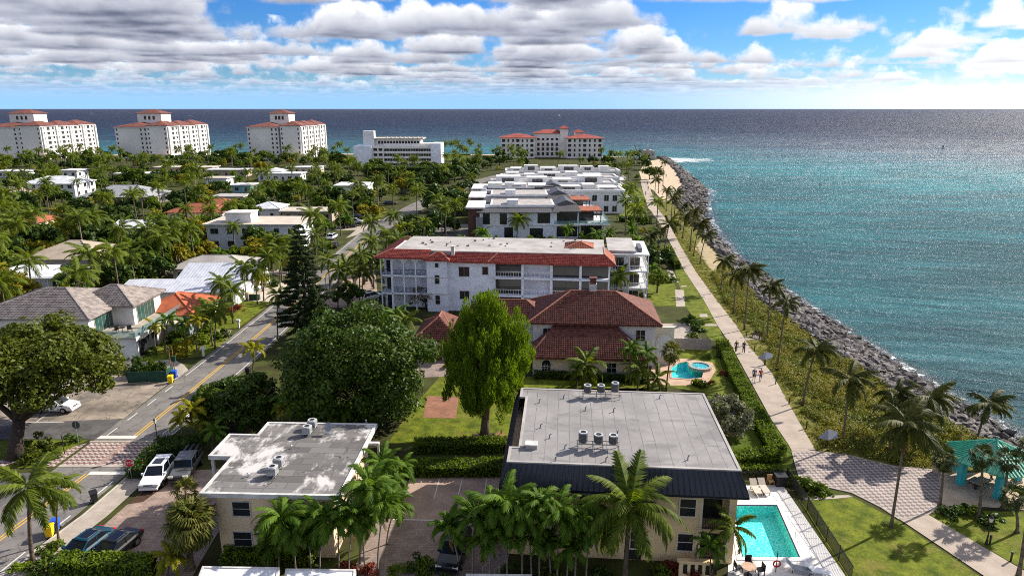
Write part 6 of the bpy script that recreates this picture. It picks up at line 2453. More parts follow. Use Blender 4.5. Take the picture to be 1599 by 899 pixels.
def build_slab_hotel():
    Y = 405.0
    k = lambda p, yy=Y: Q(p, 240, yy)[0]
    x0 = k(552)
    o = thing('slab_building', 'long white mid-century building with ribbon windows and a stair tower', 'building', (x0, Y, 0))
    b = MB(); b.box(0, k(580) - x0, 0, 16, 0, 13.0); b.build('end_block', 'blue_white', o)
    b = MB(); b.box(k(580) - x0, k(598) - x0, 2, 18, 0, 13.0); b.build('wall', 'tower_white', o)
    a, c = k(598) - x0, k(672) - x0
    b = MB(); b.box(a, c, 5, 20, 0, 14.2)
    for f in range(5):
        b.box(a, c, 2.6, 5, f * 2.85, f * 2.85 + 1.35)
    b.build('gallery', 'tower_white', o)
    for f in range(4):
        n = 18
        for i in range(n):
            x = a + (c - a) * (i + .5) / n
            window(o, x, 5, f * 2.85 + 1.38, (c - a) / n * .82, 1.3, pane='dark_void', flat=True)
    b = MB(); b.box(c, k(688) - x0, 2, 20, 0, 14.4); b.build('wall', 'blue_white', o)
    b = MB(); b.box(k(570) - x0, k(655) - x0, 6, 18, 13.0, 16.8); b.build('penthouse', 'tower_white', o)
    b = MB(); b.box(k(568) - x0, k(660) - x0, 4.6, 19, 16.8, 17.4); b.build('penthouse_roof', 'beige_roof', o)
    for i in range(14):
        window(o, k(590) - x0 + i * 1.75, 6, 14.0, 1.3, 1.7, pane='dark_void', flat=True)
    b = MB(); b.box(k(566) - x0, k(583) - x0, 4, 9, 13, 21.5); b.build('stair_tower', 'bright_white', o)
    for i in range(9):
        x = k(600) - x0 + i * 2.6
        b = MB(); b.box(x, x + .9, 8, 9, 17.4, 18.2); b.build('roof_unit', 'ac_light', o)
    win_grid(o, k(581) - x0, 2, 0, (1.6, 4.6), 4, 1.3, 2.95, 2.2, 1.5)
    landmark('long white ribbon-windowed building', k(630), Y)
    block_rect(k(550), k(690), Y - 2, Y + 22)


build_slab_hotel()


def build_red_hotel():
    Y = 490.0
    k = lambda p, yy=Y: Q(p, 230, yy)[0]
    x0 = k(782)
    o = thing('resort_hotel', 'white five-storey resort with red tile roofs at the point', 'building', (x0, Y, 0))
    def wing(a, c, y0, y1, z, name='wall', rise=2.6):
        b = MB(); b.box(a, c, y0, y1, 0, z); b.build(name, 'tower_white', o)
        b = MB(); hip(b, a, c, y0, y1, z, rise, 1.2); b.build('roof', 'far_roof_red', o)
    W1 = k(835) - x0
    wing(0, W1, 0, 22, 14.4)
    c0, c1 = k(885) - x0, k(941) - x0
    wing(c0, c1, 0, 22, 14.0)
    wing(W1 + .1, c0 - .1, 12, 26, 17.0, 'centre_wall', 2.6)
    b = MB(); b.box(W1 + .3, c0 - .3, 11.0, 11.9, 0, 12); b.build('arcade', 'tower_white', o)
    t0, t1 = k(876) - x0, k(888) - x0
    wing(t0, t1, 8, 18, 20.5, 'stair_tower', 2.0)
    wing(k(900) - x0, k(913) - x0, 12, 22, 17.8, 'stair_tower', 2.0)
    for f in range(4):
        z = 1.5 + f * 3.3
        for i in range(7):
            window(o, 2 + i * (W1 - 4) / 6, 0, z, 1.2 if i % 3 else 2.2, 1.9, flat=True, pane='window_dark' if i % 3 else 'dark_void')
            window(o, c0 + 2 + i * (c1 - c0 - 4) / 6, 0, z, 1.2 if i % 3 else 2.2, 1.9, flat=True, pane='window_dark' if i % 3 else 'dark_void')
        for i in range(6):
            window(o, W1 + 3 + i * (c0 - W1 - 6) / 5, 11.0 if f < 3 else 12, z, 1.7, 2.2, flat=True, pane='dark_void')
        for y in (4, 9, 14):
            window(o, W1, y, z, 1.4, 1.9, 90, flat=True)
    landmark('red-roofed resort on the point', k(860), Y)
    block_rect(k(780), k(945), Y - 2, Y + 26)


mat('far_roof_red', (.27, .058, .045), .85, .3, .3)
build_red_hotel()


# ------------------------------------------------------------------ houses west of the road
def house(lab, a, b_, yy, h, D, kind, roof, wall='white_wall', rise=1.8, cat='house', name='bungalow', stories=1, ov=.6, lm=None, door='wood_door', turn=0.0):
    x0, y0 = P(a, yy, h); x1 = P(b_, yy, h)[0]
    W = x1 - x0
    o = thing(name, lab, cat, (x0 + ov, y0 + ov, 0), R(turn))
    W -= 2 * ov
    b = MB(); b.box(0, W, 0, D, 0, h - .02); b.build('wall', wall, o)
    if kind == 'hip':
        b = MB(); hip(b, 0, W, 0, D, h, rise, ov); r = b.build('roof', roof, o)
        w, d = W + 2 * ov, D + 2 * ov
        if y0 < 260:
            if w >= d:
                aa, cc = (-ov + d / 2, D / 2, h + rise), (W + ov - d / 2, D / 2, h + rise)
            else:
                aa, cc = (W / 2, -ov + w / 2, h + rise), (W / 2, D + ov - w / 2, h + rise)
            ridge_caps('ridge_tiles', [(-ov, -ov, h), aa, cc, (W + ov, D + ov, h)], roof, r, .11)
            ridge_caps('ridge_tiles', [(W + ov, -ov, h), aa if w < d else cc], roof, r, .11)
    elif kind == 'gable':
        b = MB()
        b.face([(-ov, -ov, h), (W + ov, -ov, h), (W + ov, D / 2, h + rise), (-ov, D / 2, h + rise)])
        b.face([(W + ov, D + ov, h), (-ov, D + ov, h), (-ov, D / 2, h + rise), (W + ov, D / 2, h + rise)])
        b.face([(-ov, -ov, h - .15), (W + ov, -ov, h - .15), (W + ov, -ov, h), (-ov, -ov, h)])
        b.face([(-ov, -ov, h - .15), (-ov, D + ov, h - .15), (W + ov, D + ov, h - .15), (W + ov, -ov, h - .15)])
        b.build('roof', roof, o)
        b = MB(); b.face([(W, 0, h), (W, D, h), (W, D / 2, h + rise)]); b.face([(0, D, h), (0, 0, h), (0, D / 2, h + rise)]); b.build('gable_wall', wall, o)
    else:
        b = MB(); b.box(-ov, W + ov, -ov, D + ov, h, h + .28); b.build('roof', roof, o)
        b = MB(); ring_mb(b, [(-ov - .01, -ov - .01), (W + ov + .01, -ov - .01), (W + ov + .01, D + ov + .01), (-ov - .01, D + ov + .01)], [(-ov - .12, -ov - .12), (W + ov + .12, -ov - .12), (W + ov + .12, D + ov + .12), (-ov - .12, D + ov + .12)], h - .06, h + .33); b.build('fascia', 'trim_white', o)
    fh = h / stories
    g = random.Random(int(a * 3 + yy))
    n = max(2, int(W / 3.4))
    for s in range(stories):
        for i in range(n):
            x = W * (i + .5) / n
            if s == 0 and i == n // 2:
                b = MB(); b.box(x - .5, x + .5, -.06, .02, 0, 2.1); b.build('door', door, o)
            else:
                window(o, x, 0, fh * s + .9, g.choice((1.2, 1.6, 1.9)), min(1.3, fh - 1.3), frame='trim_white', nx=2)
        for i in range(max(1, int(D / 4.5))):
            y = D * (i + .5) / max(1, int(D / 4.5))
            window(o, W, y, fh * s + .9, 1.5, min(1.3, fh - 1.3), 90, frame='trim_white', nx=2)
    if lm: landmark(lm, x0 + W / 2, y0 + D / 2)
    block_rect(x0 - .5, x0 + W + 1.5, y0 - .8, y0 + D + 1.2)
    return o, W, D


house('low bungalow with a broad grey and tan hip roof west of the road', 28, 150, 405, 3.2, 13, 'hip', 'tan_roof', 'taupe', 2.8, lm='grey and tan hip-roofed bungalow')
o, W, D = house('white flat-roofed house with pillared porch at the left edge', -25, 104, 434, 3.0, 9, 'flat', 'white_roof', 'white_wall', lm='white house with pillared porch')
for i in range(5):
    b = MB(); b.cyl(W - 1 - i * 1.6, -1.2, 0, 3.0, .14, 10); b.build('column', 'bright_white', o)
b = MB(); b.box(W - 8.6, W + .4, -1.6, -.62, 3.02, 3.26); b.build('porch_roof', 'white_roof', o)
o, W, D = house('long white metal-roofed bungalow with two low gables', 180, 366, 456, 3.0, 8.5, 'gable', 'white_metal', 'white_wall', 1.1, lm='long white metal-roofed bungalow')
b = MB()
b.face([(W * .32, 7, 3.3), (W + .4, 7, 3.3), (W + .4, 13, 5.2), (W * .32, 13, 5.2)]); b.face([(W + .4, 19, 3.3), (W * .32, 19, 3.3), (W * .32, 13, 5.2), (W + .4, 13, 5.2)])
b.build('back_roof', 'white_metal', o)
b = MB(); b.box(W * .34, W, 8.6, 18.5, 0, 3.3); b.build('back_wall', 'white_wall', o)
o, W, D = house('bungalow with bright orange-red hip roof beside the road', 206, 302, 492, 3.0, 9.5, 'hip', 'orange_roof', 'pale_cream', 2.2, lm='orange-red hip-roofed bungalow')
b = MB(); b.box(W * .55, W + 1.6, -4.2, -.7, 2.55, 2.75); b.build('porch_roof', 'beige_roof', o)
b = MB(); b.box(W * .58, W + 1.4, -4.0, -3.8, 0, 2.5); b.box(W + 1.2, W + 1.4, -3.8, -.8, 0, 2.5); b.build('porch_wall', 'grey_panel', o)
house('low house with grey hip roof behind the long white bungalow', 262, 386, 420, 3.0, 9, 'hip', 'light_roof', 'pale_cream', 1.8, lm='grey hip-roofed house')
o, W, D = house('pale two-storey house with beige flat roof and white roof room', 316, 470, 352, 6.2, 12, 'flat', 'beige_roof', 'blue_white', stories=2, lm='beige flat-roofed house with white roof room')
b = MB(); b.box(4.2, 10.5, 2, 7, 6.5, 8.8); b.build('roof_room', 'bright_white', o)
b = MB(); b.box(3.9, 10.8, 1.7, 7.3, 8.8, 9.0); b.build('roof_room_top', 'trim_white', o)
house('two-storey house with white hip roof among trees at far left', 26, 116, 287, 5.6, 14, 'hip', 'white_roof', 'white_wall', 2.4, stories=2, lm='white hip-roofed two-storey house', name='house')
house('house with broad grey metal hip roof in the left middle distance', 118, 234, 308, 3.2, 17, 'hip', 'grey_metal', 'taupe', 3.4, lm='grey metal hip-roofed house')
house('bungalow with terracotta hip roof left of the flat-roofed house', 256, 348, 332, 3.0, 10, 'hip', 'terracotta', 'pale_cream', 2.2, lm='terracotta hip-roofed bungalow')
house('second terracotta hip roof just behind the first', 296, 366, 324, 3.4, 12, 'hip', 'terracotta', 'cream', 2.2)
house('small white two-storey box house near the left tower', 92, 120, 267, 6.2, 9, 'flat', 'white_roof', 'bright_white', stories=2, name='house')
house('long low white-roofed house below the middle tower', 176, 240, 272, 3.2, 9, 'flat', 'white_roof', 'pale_cream')
house('long low beige house below the middle tower, farther right', 238, 332, 262, 3.2, 9, 'flat', 'beige_roof', 'cream')
house('white house with flat roof and dark windows, mid left', 318, 354, 279, 3.6, 8, 'flat', 'beige_roof', 'blue_white', lm='white house with dark windows')
house('flat beige-roofed house above the dark-windowed house', 320, 384, 266, 3.4, 9, 'flat', 'white_roof', 'tan_panel')
house('small aqua-walled house with white roof', 359, 392, 290, 3.0, 8, 'flat', 'white_roof', 'aqua_wall')
house('low white roof beside the aqua-walled house', 330, 380, 308, 2.8, 8, 'flat', 'light_roof', 'white_wall')
house('small white house with white hip roof beside the palms', 386, 437, 326, 3.6, 9, 'hip', 'white_roof', 'bright_white', 1.6, lm='small white hip-roofed house')
house('long low beige-roofed house left of the bend in the road', 436, 520, 331, 3.0, 8, 'flat', 'beige_roof', 'tan_panel', lm='long low beige-roofed house')
house('low flat-roofed carport house in front of the beige roof', 410, 474, 346, 2.9, 6, 'flat', 'beige_roof', 'taupe')
o, W, D = house('white modern house with grey side panel at the end of the road', 520, 574, 291, 4.2, 13, 'flat', 'white_roof', 'bright_white', lm='white modern house with grey panel', name='house')
b = MB(); b.box(W * .72, W + .55, -.7, -.62, .2, 4.0); b.build('panel', 'tan_panel', o)
house('white flat roof among the palms left of the ribbon-windowed building', 400, 470, 272, 3.4, 9, 'flat', 'white_roof', 'white_wall')
house('small white hip roof among trees below the right tower', 410, 440, 268, 4, 9, 'hip', 'white_roof', 'pale_cream', 1.6)
house('low grey roof at the far left edge of the picture', -20, 40, 300, 3.0, 9, 'hip', 'tan_roof', 'pale_cream', 1.6)
house('terracotta roof peeking through the palms at far left', 18, 56, 348, 3.0, 9, 'hip', 'terracotta', 'pale_cream', 1.8)
house('small white gabled roof among the palms in the left middle ground', 170, 230, 356, 3.0, 9, 'gable', 'white_roof', 'white_wall', 1.4)
house('low white roof at the left edge below the tower', -10, 44, 268, 3.2, 9, 'flat', 'white_roof', 'white_wall')
house('white-roofed house among trees right of the grey metal roof', 446, 500, 262, 3.2, 9, 'flat', 'white_roof', 'pale_cream')


def build_corner_house():
    """white two-storey house, grey tiled hip roof, glazed upper floor over garages"""
    zc = 6.0
    X1, Y0 = P(139, 499, zc)
    o = thing('house', 'modern white two-storey house with grey tile roof, glass terrace and garages', 'house', (X1, Y0, 0))
    # local: x negative to the west, y away from camera
    W, D = 17.5, 15.0
    b = MB(); b.box(-W, -.6, .6, D, 0, zc); b.build('wall', 'bright_white', o)
    soft_hip(o, -W, -.6, .6, D, zc, 2.5, 'grey_tile', .6, pitch=.45, course=.42, cap='grey_tile')
    # forward roof over the east front
    b = MB(); b.box(-.61, 2.4, 6.6, D - .4, 0, zc + .1); b.build('wall', 'bright_white', o)
    soft_hip(o, -7.0, 2.4, 6.4, D - .2, zc + .15, 2.1, 'grey_tile', .6, pitch=.45, course=.42, cap='grey_tile')
    # garage block with terrace
    b = MB(); b.box(-.59, 5.4, .9, 16.5, 0, 2.9); b.build('garage_block', 'bright_white', o)
    b = MB(); b.box(-.5, 5.7, .6, 16.8, 2.9, 3.15); b.build('terrace', 'concrete', o)
    b = MB(); b.box(5.55, 5.6, .7, 16.7, 3.15, 4.15); b.box(-.4, 5.55, .68, .72, 3.15, 4.15); b.build('glass_balustrade', 'glass_pale', o)
    b = MB(); b.box(5.35, 5.72, .62, 16.78, 2.6, 3.16); b.build('fascia', 'trim_white', o)
    for y in (1.6, 9.2):
        b = MB(); b.box(5.38, 5.46, y, y + 5.0, 0, 2.35); g = b.build('garage_door', 'black_metal', o)
        for i in range(4):
            for j in range(3):
                b = MB(); b.box(5.45, 5.475, y + .15 + j * 1.62, y + 1.6 + j * 1.62, .1 + i * .56, .56 + i * .56); b.build('panel', 'window_dark', g)
    b = MB(); b.box(5.41, 5.5, 7.2, 8.4, 0, 2.2); b.build('door', 'tan_panel', o)
    for y0, x, w in ((2.0, -.6, 4.2), (7.6, 2.4, 4.8)):
        window(o, x, y0 + w / 2, 3.25, w, 2.3, 90, frame='tan_panel', pane='glass_green', nx=5, bar=.1, name='sliding_door')
    for x in (-4.5, -10.5, -14.5):
        window(o, x, .6, 4.4, 1.9 if x > -5 else 1.4, .65, frame='black_metal', bar=.05)
    for x in (-6, -12):
        window(o, x, .6, 1.0, 1.6, 1.3, frame='black_metal', bar=.05)
    b = MB(); b.box(-.63, -.5, .9, 1.1, 3.9, 4.5); b.build('wall_lamp', 'black_metal', o)
    landmark('white two-storey house with grey tile roof', X1 - 4, Y0 + 7)
    block_rect(X1 - W - 1, X1 + 6.5, Y0 - .5, Y0 + 17)
    # furniture on the terrace
    for i, (x, y, lab) in enumerate(((1.6, 3.0, 'dark patio chair at left on the garage terrace'), (3.4, 3.4, 'dark patio chair at right on the garage terrace'))):
        t = thing('patio_chair', lab, 'chair', (X1 + x, Y0 + y, 3.155), R(40 * i))
        b = MB(); b.box(-.3, .3, -.3, .3, .38, .44); b.build('seat', 'black_metal', t)
        b = MB(); b.box(-.3, .3, .26, .31, .44, .9); b.build('backrest', 'black_metal', t)
        for sx in (-.26, .26):
            for sy in (-.26, .26):
                b = MB(); b.box(sx - .02, sx + .02, sy - .02, sy + .02, 0, .38); b.build('leg', 'black_metal', t)
    t = thing('patio_table', 'small dark table between chairs on the garage terrace', 'table', (X1 + 2.5, Y0 + 3.1, 3.155))
    b = MB(); b.cyl(0, 0, .68, .72, .45, 14); b.build('table_top', 'black_metal', t)
    b = MB(); b.cyl(0, 0, 0, .68, .05, 8); b.build('pedestal', 'black_metal', t)


build_corner_house()
# low wall and structure on the jetty
def build_jetty():
    X, Y = P(1013, 250)
    o = thing('jetty_building', 'pale concrete blockhouse at the head of the jetty', 'building', (X, Y, 0))
    b = MB(); b.box(-4, 4, 0, 7, 0, 6.0); b.build('wall', 'concrete_block', o)
    b = MB(); b.box(-3.2, 3.0, .5, 6.5, 6.0, 6.5); b.build('roof', 'beige_roof', o)
    b = MB(); b.box(-.6, .6, -.06, .02, 0, 2.2); b.build('door', 'taupe', o)
    b = MB(); b.box(-1.5, .5, 2, 4, 6.5, 7.6); b.build('roof_hut', 'taupe', o)
    window(o, 2.4, 0, 3.4, 1.0, .8, frame='taupe')
    landmark('blockhouse on the jetty', X, Y)
    t = thing('crane', 'slim dark leaning crane boom beside the jetty blockhouse', 'crane', (X - 6.5, Y - 2, 0))
    b = MB(); b.box(-1, 1, -1, 1, 0, 2.2); b.build('base', 'black_metal', t)
    b = MB(); b.tube([(0, 0, 2.0), (-2.2, 0, 6.5), (-4.6, 0, 10.8)], [.4, .28, .14], 5); b.build('boom', 'black_metal', t)


build_jetty()
# ------------------------------------------------------------------ vehicles
def loft(secs):
    """closed skin through rings of equal length"""
    b = MB(); n = len(secs[0])
    for r in secs: b.v += r
    for i in range(len(secs) - 1):
        for j in range(n):
            k = (j + 1) % n
            b.f.append((i * n + j, i * n + k, (i + 1) * n + k, (i + 1) * n + j))
    b.f.append(tuple(range(n - 1, -1, -1))); b.f.append(tuple((len(secs) - 1) * n + j for j in range(n)))
    return b


CARS = {'suv': (4.7, 1.92, 1.68, [(-.5, .55, .90), (-.47, .30, 1.02), (-.3, .26, 1.04), (.1, .26, 1.02), (.22, .26, 1.0), (.42, .28, .90), (.48, .32, .78), (.5, .45, .62)], (-.47, -.40, .06, .23)),
        'jeep': (5.2, 1.88, 1.86, [(-.5, .62, 1.08), (-.49, .5, 1.12), (-.2, .5, 1.14), (.12, .5, 1.14), (.2, .5, 1.16), (.44, .52, 1.10), (.46, .55, 1.06), (.47, .6, 1.0)], (-.22, -.21, .13, .19)),
        'sedan': (4.8, 1.86, 1.40, [(-.5, .5, .74), (-.47, .28, .92), (-.3, .22, .96), (.1, .22, .92), (.22, .22, .88), (.42, .24, .76), (.48, .28, .66), (.5, .4, .56)], (-.40, -.22, .04, .24))}


def car(lab, p_rear, p_front, paint, kind='suv', group=None, extra=None):
    L, W, Hh, body, cab = CARS[kind]
    a, b_ = Vector(p_rear), Vector(p_front)
    c = (a + b_) / 2; d = b_ - a
    o = thing('parked_car', lab, 'car', (c.x, c.y, .05), math.atan2(d.y, d.x), group)
    secs = []
    for x, zb, zt in body:
        w = W / 2 * (1 - .14 * max(0, abs(x) - .36) / .14)
        secs.append([(x * L, -w * .88, zb), (x * L, w * .88, zb), (x * L, w, zb + .22), (x * L, w * .99, zt - .14), (x * L, w * .90, zt), (x * L, -w * .90, zt), (x * L, -w * .99, zt - .14), (x * L, -w, zb + .22)])
    loft(secs).build('body', paint, o, smooth=False)
    zb = body[3][2] - .03
    w0, w1 = W / 2 * .90, W / 2 * (.72 if kind != 'jeep' else .84)
    r0, r1, f1, f0 = [q * L for q in cab]
    q = [(r0, r1, zb, Hh)]
    g = MB()
    lo = [(r0, -w0, zb), (f0, -w0, zb), (f0, w0, zb), (r0, w0, zb)]
    hi = [(r1, -w1, Hh - .05), (f1, -w1, Hh - .05), (f1, w1, Hh - .05), (r1, w1, Hh - .05)]
    g.v += lo + hi
    g.f += [(3, 2, 1, 0), (4, 5, 6, 7), (0, 1, 5, 4), (1, 2, 6, 5), (2, 3, 7, 6), (3, 0, 4, 7)]
    g.build('windows', 'glass', o)
    t = MB(); t.prism([(r1 - .06, -w1 - .03), (f1 + .08, -w1 - .03), (f1 + .08, w1 + .03), (r1 - .06, w1 + .03)], Hh - .06, Hh, [(r1 + .05, -w1 * .9), (f1 - .05, -w1 * .9), (f1 - .05, w1 * .9), (r1 + .05, w1 * .9)])
    rf = t.build('roof', paint, o)
    if kind != 'jeep':
        t = MB(); t.box(f1 - 1.3, f1 - .2, -w1 * .62, w1 * .62, Hh - .01, Hh + .006); t.build('sunroof', 'glass', rf)
    for s in (-1, 1):
        t = MB()
        for x0, x1 in ((f0, f1), (r0, r1), ((r0 + f0) / 2 - .1, (r1 + f1) / 2 - .1)):
            t.tube([(x0, s * (w0 + .005), zb), (x1, s * (w1 + .005), Hh - .05)], .045, 5)
        t.build('pillar', paint, o)
        t = MB(); t.box(f0 - .35, f0 - .15, s * (W / 2 * .92), s * (W / 2 + .14), zb + .02, zb + .2) if s > 0 else t.box(f0 - .35, f0 - .15, -(W / 2 + .14), -W / 2 * .92, zb + .02, zb + .2)
        t.build('mirror', paint, o)
        y = s * W * .34
        zf = body[-2][2]
        t = MB(); t.box(L * .455, L * .488, y - .22, y + .22, zf - .16, zf + .0); t.build('headlight', 'lamp_glass', o)
        t = MB(); t.box(-L * .502, -L * .47, y - .12, y + .18, .76, .86); t.build('tail_light', 'sign_red', o)
    t = MB(); t.box(L * .46, L * .497, -W * .2, W * .2, .45, body[-2][2] - .04); t.build('grille', 'black_metal', o)
    t = MB(); t.box(L * .47, L * .515, -W * .42, W * .42, .28 if kind != 'jeep' else .5, .44 if kind != 'jeep' else .72); t.build('bumper', 'black_metal' if kind == 'jeep' else paint, o)
    R_ = .36 if kind != 'jeep' else .42
    for x in (-.30 * L, .30 * L):
        for s in (-1, 1):
            t = MB()
            pts = [(R_ * math.cos(k * math.pi / 9), R_ * math.sin(k * math.pi / 9)) for k in range(18)]
            for k in range(18):
                p, q2 = pts[k], pts[(k + 1) % 18]
                t.face([(p[0], -.12, p[1]), (q2[0], -.12, q2[1]), (q2[0], .12, q2[1]), (p[0], .12, p[1])])
            t.face([(p[0], .12, p[1]) for p in pts][::-1]); t.face([(p[0], -.12, p[1]) for p in pts])
            wv = t.build('wheel', 'tyre', o, (x, s * (W / 2 - .10), R_ - .02))
            t = MB(); t.cyl(0, 0, -.135, .135, R_ * .6, 12); rm = t.build('rim', 'rim', wv); rm.rotation_euler = (R(90), 0, 0)
    if extra == 'pickup':
        t = MB(); t.box(-L * .49, -L * .23, -W * .46, W * .46, 1.12, 1.45); t.build('bed_cover', 'black_metal', o)
        for k in range(3):
            t = MB(); y = -.5 + k * .5; t.prism([(-L * .52, y - .2), (-L * .1, y - .2), (-L * .1, y + .2), (-L * .52, y + .2)], 1.46, 1.78, [(-L * .50, y - .12), (-L * .14, y - .12), (-L * .14, y + .12), (-L * .50, y + .12)]); t.build('board_bag', 'paint_black', o)
    return o


car('white sport utility vehicle parked nose out beside the grey pickup', P(263, 729), P(232, 770), 'paint_white')
car('grey boxy pickup with black boards on its bed beside the cream block', P(310, 712), P(274, 768), 'paint_grey', 'jeep', extra='pickup')
car('black car with teal flank behind the clipped hedge at bottom left', P(161, 843), P(104, 886), 'paint_teal', 'sedan')
car('black low car right of the teal-flanked car behind the hedge', P(204, 846), P(152, 888), 'paint_black', 'sedan')
car('white hatchback standing in the worn lot under the big tree', P(62, 640), P(116, 641), 'paint_white')
car('dark car half hidden by palms in the parking court', P(716, 856), P(704, 884), 'paint_black', 'suv')
landmark('white sport utility vehicle', *P(245, 750))
CF = 'cars parked along the far road'
car('silver car parked by the road beyond the bend', P(542, 349), P(568, 349), 'paint_silver', group=CF)
car('dark car behind the silver one beyond the bend', P(546, 341), P(570, 342), 'paint_black', group=CF)
car('dark car nearer the road in front of the silver one', P(540, 356), P(552, 355), 'paint_black', 'sedan', CF)
car('white car in the drive left of the road bend', P(512, 377), P(526, 369), 'paint_white', group=CF)
car('black car on the driveway below the road bend', P(520, 389), P(524, 383), 'paint_black', 'sedan', CF)
car('white car in the parking lot before the modern villas', P(672, 337), P(692, 337), 'paint_white', group=CF)
car('dark blue car in the parking lot before the modern villas', P(668, 354), P(682, 354), 'paint_blue', group=CF)
car('black car in the shade of the parking lot before the villas', P(642, 366), P(654, 364), 'paint_black', 'sedan', CF)
car('dark car at the far end of the road', P(600, 321), P(618, 320), 'paint_black', group=CF)
car('white car on the cross street among the left gardens', P(140, 347), P(160, 347), 'paint_white', group=CF)
car('white car beside the small parking lot next to the condominium', P(572, 470), P(588, 466), 'paint_white', group=CF)


# ------------------------------------------------------------------ street furniture
def lamp_post(lab, x, y, h=4.0):
    o = thing('street_lamp', lab, 'street lamp', (x, y, 0), 0, 'black street lamps')
    b = MB(); b.cyl(0, 0, 0, .5, .13, 10, .09); b.cyl(0, 0, .5, h - .5, .06, 8, .045); b.build('pole', 'black_metal', o)
    b = MB(); b.cyl(0, 0, h - .5, h - .15, .11, 8, .17); b.build('lantern', 'lamp_glass', o)
    b = MB(); b.cyl(0, 0, h - .15, h + .05, .19, 8, .03); b.build('cap', 'black_metal', o)


X, Y = P(249, 708); lamp_post('black lantern street lamp beside the patterned crossing', X, Y, 3.9)
X, Y = P(510, 463); lamp_post('black street lamp behind the tall dark pine', X, Y, 3.6)
X, Y = P(551, 482); lamp_post('black street lamp left of the condominium arcade', X, Y, 3.6)
X, Y = P(1395, 705); lamp_post('short lamp post among the scrub beside the plaza', X, Y, 2.2)
X, Y = P(1540, 850); lamp_post('lamp post on the lawn below the teal pavilion', X, Y, 2.6)


def stop_sign(lab, x, y, z, face, text=True):
    o = thing('stop_sign', lab, 'road sign', (x, y, 0), R(face))
    b = MB(); b.cyl(0, 0, 0, z + .35, .035, 6); b.build('post', 'galv', o)
    oc = lambda r: [(r * math.cos(R(22.5 + 45 * k)), r * math.sin(R(22.5 + 45 * k))) for k in range(8)]
    b = MB(); p = oc(.44)
    b.face([(q[0], -.05, z + q[1]) for q in p]); b.face([(q[0], -.035, z + q[1]) for q in p][::-1])
    pl = b.build('plate', 'sign_white' if text else 'sign_back', o)
    b = MB(); b.face([(q[0], -.055, z + q[1]) for q in oc(.405)]); b.build('red_face', 'sign_red' if text else 'sign_back', pl)
    b = MB(); b.face([(q[0], -.03, z + q[1]) for q in p][::-1]); b.build('back_face', 'sign_back', pl)
    if text:
        cu = bpy.data.curves.new('lettering', 'FONT')
        cu.body = 'STOP'; cu.size = .36; cu.align_x = 'CENTER'; cu.align_y = 'CENTER'
        cu.materials.append(MATS['sign_white'])
        tmp = link('tmp', cu)
        bpy.context.view_layer.update()
        me = bpy.data.meshes.new_from_object(tmp.evaluated_get(bpy.context.evaluated_depsgraph_get()))
        bpy.data.objects.remove(tmp)
        t = link('lettering', me, pl, (0, -.06, z)); t.rotation_euler = (R(90), 0, 0)
    landmark('stop sign', x, y)


X, Y = P(206, 748); stop_sign('red octagonal stop sign facing the viewer beside the crossing', X, Y, 1.75, 8)
X, Y = P(123, 692); stop_sign('dark back of a stop sign on a post by the lot', X, Y, 2.1, 180, False)
X, Y = P(101, 708)
o = thing('marker_post', 'thin black marker post on the grass island', 'post', (X, Y, 0))
b = MB(); b.cyl(0, 0, 0, 2.0, .05, 8); b.build('post', 'black_metal', o)
b = MB(); b.cyl(0, 0, 2.0, 2.12, .07, 8, .02); b.build('cap', 'black_metal', o)


def wheelie(lab, x, y, rz, m, lidm, h=1.05):
    o = thing('wheeled_bin', lab, 'wheeled bin', (x, y, .10 if x > -38 else .03), R(rz), 'wheeled rubbish bins')
    b = MB(); b.prism([(-.22, -.26), (.22, -.26), (.22, .26), (-.22, .26)], .08, h * .88, [(-.29, -.33), (.29, -.33), (.29, .33), (-.29, .33)]); b.build('body', m, o)
    b = MB(); b.prism([(-.32, -.37), (.32, -.37), (.32, .38), (-.32, .38)], h * .885, h, [(-.26, -.28), (.26, -.28), (.26, .3), (-.26, .3)]); b.build('lid', lidm, o)
    b = MB(); b.tube([(-.24, .42, h * .86), (.24, .42, h * .86)], .025, 5); b.build('handle', m, o)
    for s in (-.27, .27):
        b = MB(); b.cyl(0, 0, -.03, .03, .11, 10); w = b.build('wheel', 'tyre', o, (s, .26, .1)); w.rotation_euler = (0, R(90), 0)


for x, y, rz, m, lab in ((267, 598, 10, 'bin_yellow', 'yellow wheeled bin beside the road near the green screen'), (273, 590, 10, 'bin_blue', 'blue wheeled bin beside the road near the green screen'),
                         (79, 838, 15, 'bin_yellow', 'yellow wheeled bin under the palms at bottom left'), (88, 829, 15, 'bin_blue', 'blue wheeled bin under the palms at bottom left'),
                         (148, 784, 40, 'bin_black', 'black wheeled bin at the kerb by the forecourt'), (388, 586, 0, 'bin_black', 'black wheeled bin on the road side below the palm')):
    X, Y = P(x, y); wheelie(lab, X, Y, rz, m, m)
X, Y = P(1462, 738)
o = thing('litter_bin', 'round concrete litter bin at the edge of the plaza', 'litter bin', (X, Y, .06))
b = MB(); b.cyl(0, 0, 0, .95, .36, 14, .38); b.build('body', 'concrete', o)
b = MB(); b.cyl(0, 0, .95, 1.06, .3, 14, .2); b.build('lid', 'taupe', o)
